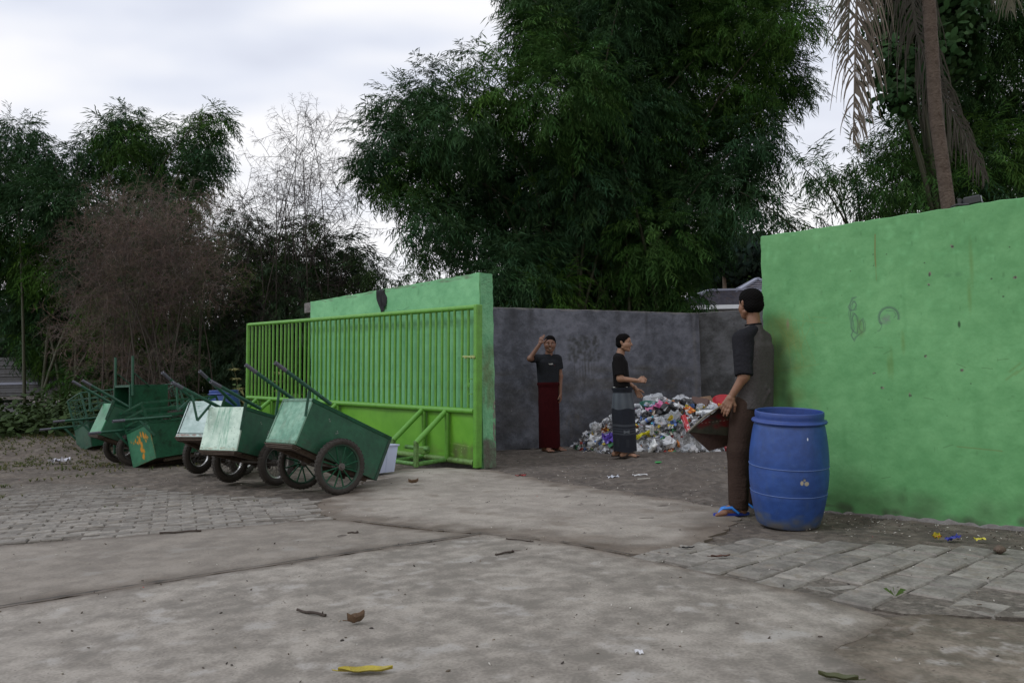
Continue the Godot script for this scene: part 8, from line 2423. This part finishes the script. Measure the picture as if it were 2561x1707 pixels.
func build_weeds() -> void:
	var q := RandomNumberGenerator.new(); q.seed = 33
	# grass in tufts, thickest towards the carts and the far left
	var blade := MB.new()
	for k in 9:
		var a := TAU * k / 9.0 + 0.3 * sin(k * 3.0)
		var d := Vector3(cos(a), 0, sin(a))
		var w := d.cross(Vector3.UP) * 0.004
		var m := d * 0.02 + Vector3(0, 0.045, 0); var e := d * 0.06 + Vector3(0, 0.07 + 0.012 * sin(k * 2.0), 0)
		blade.quad(d * 0.004 - w, d * 0.004 + w, m + w * 0.8, m - w * 0.8, d)
		blade.tri(m - w * 0.8, m + w * 0.8, e, d)
	var pl := []; var ti := []
	for k in 60000:
		var x := q.randf_range(-15.0, -1.6); var z := -q.randf_range(6.6, 22.0)
		var dens := gn.get_noise_2d(x * 0.9 + 30.0, z * 0.9) * 0.9 + gn.get_noise_2d(x * 3.1, z * 3.1) * 0.35
		dens += smoothstep(8.5, 15.0, -z) * 0.9 + smoothstep(-3.5, -7.0, x) * 0.35 - 0.36
		if x > -3.4 and z > -10.0: dens -= 0.35
		if q.randf() > dens: continue
		pl.append(Transform3D(Basis(Vector3.UP, q.randf() * TAU).scaled(Vector3(1, 0.75, 1) * q.randf_range(0.3, 0.85)), Vector3(x, maxf(ground_y(x, z), -0.006) - 0.003, z)))
		ti.append([Color(0.085, 0.105, 0.035), Color(0.11, 0.12, 0.045), Color(0.16, 0.145, 0.07), Color(0.065, 0.09, 0.03)][q.randi() % 4])
	tag(scatter("grass", blade.mesh(), M.leaf, pl, ti, self), "sparse trodden grass on the ground around the handcarts", "grass")
	# leafy cover on the bank behind the carts
	pl = []; ti = []
	for k in 5200:
		var x := q.randf_range(-17.0, -3.2); var z := -q.randf_range(13.4, 20.5)
		if z > -14.6 and x > -5.6: z -= 1.4
		var h := 0.10 + 0.55 * clampf(gn.get_noise_2d(x * 0.8, z * 0.8) + 0.35, 0.0, 1.0) + 0.5 * smoothstep(15.5, 18.5, -z)
		if x < -12.0: h *= 0.35
		var p := Vector3(x, ground_y(x, z) + h * q.randf(), z)
		pl.append(Transform3D(axis_basis(Vector3(q.randfn() * 0.5, 1, q.randfn() * 0.5).normalized(), q.randf() * TAU, q.randf_range(0.7, 1.3)), p))
		var v := q.randf_range(0.7, 1.4)
		ti.append(Color(0.034 * v, 0.056 * v, 0.02 * v))
	tag(scatter("undergrowth", oval_spray(17, 7, 0.12, 0.07, 0.22), M.leaf, pl, ti, self), "low leafy undergrowth along the bank behind the carts", "undergrowth")
	# tall weeds beside and behind the open end of the gate
	var n := 0
	for w in [[-4.86, -14.25, 1.72, "tall weed with a drooping yellowish plume left of the gate's end"], [-4.30, -14.5, 1.62, "yellowish weed seen through the gate's left bars"], [-3.95, -14.3, 1.15, "bushy green weed behind the gate bars near the left wall"], [-4.62, -14.55, 1.05, "short leafy weed behind the leftmost gate bars"], [-5.15, -14.0, 0.95, "low leafy weed beside the half-hidden blue barrel"]]:
		var o := thing("weed", w[3], "weed", Vector3(w[0], 0.2, w[1]), "weeds behind the gate")
		var H: float = w[2] - 0.2
		var pts := []; var rad := []
		var lean := q.randf_range(-0.12, 0.06)
		for k in 8: pts.append(Vector3(lean * pow(k / 7.0, 2.0) * 1.4, H * k / 7.0 * (1.0 - 0.02 * k), 0.02 * sin(k))); rad.append(0.010 * (1.0 - 0.1 * k))
		var mb := MB.new(); mb.tube(pts, rad, 6)
		put("stem", mb.mesh(), mat(Color(0.10, 0.10, 0.04), 0.8), o)
		var lv := MB.new()
		var plume := n < 2
		for k in 90:
			var t := q.randf_range(0.12, 1.0)
			var p: Vector3 = pts[int(t * 6.99)]
			var a := q.randf() * TAU
			var top := plume and t > 0.6
			var l := (0.15 if top else 0.20) * q.randf_range(0.7, 1.2)
			var d := Vector3(cos(a), 0.5 if top else -0.1, sin(a)).normalized()
			var s := d.cross(Vector3.UP).normalized() * (0.014 if top else 0.034)
			var m := p + d * l * 0.5 + Vector3(0, 0.02, 0)
			var e := p + d * l - Vector3(0, 0.05 if top else 0.08, 0) * (l / 0.15)
			lv.quad(p - s * 0.2, p + s * 0.2, m + s, m - s, Vector3.UP)
			lv.tri(m - s, m + s, e, Vector3.UP)
		var lm := leaf_mat(Color(0.17, 0.165, 0.07) if plume else Color(0.055, 0.085, 0.03), 0.4)
		lm.vertex_color_use_as_albedo = false
		put("leaves", lv.mesh(), lm, o)
		n += 1
	var gl := MB.new()
	for k in 5:
		var a := k * 1.25
		gl.tri(Vector3.ZERO, Vector3(cos(a) * 0.03 - 0.004, 0.035, sin(a) * 0.03), Vector3(cos(a) * 0.05, 0.03, sin(a) * 0.05 + 0.006), Vector3.UP)
	var lw := leaf_mat(Color(0.05, 0.10, 0.025), 0.4); lw.vertex_color_use_as_albedo = false
	var sprout := put("weed_sprout", gl.mesh(), lw); sprout.position = Vector3(1.68, 0.005, -3.6)
	tag(sprout, "tiny green weed sprouting between the right paving blocks", "weed")
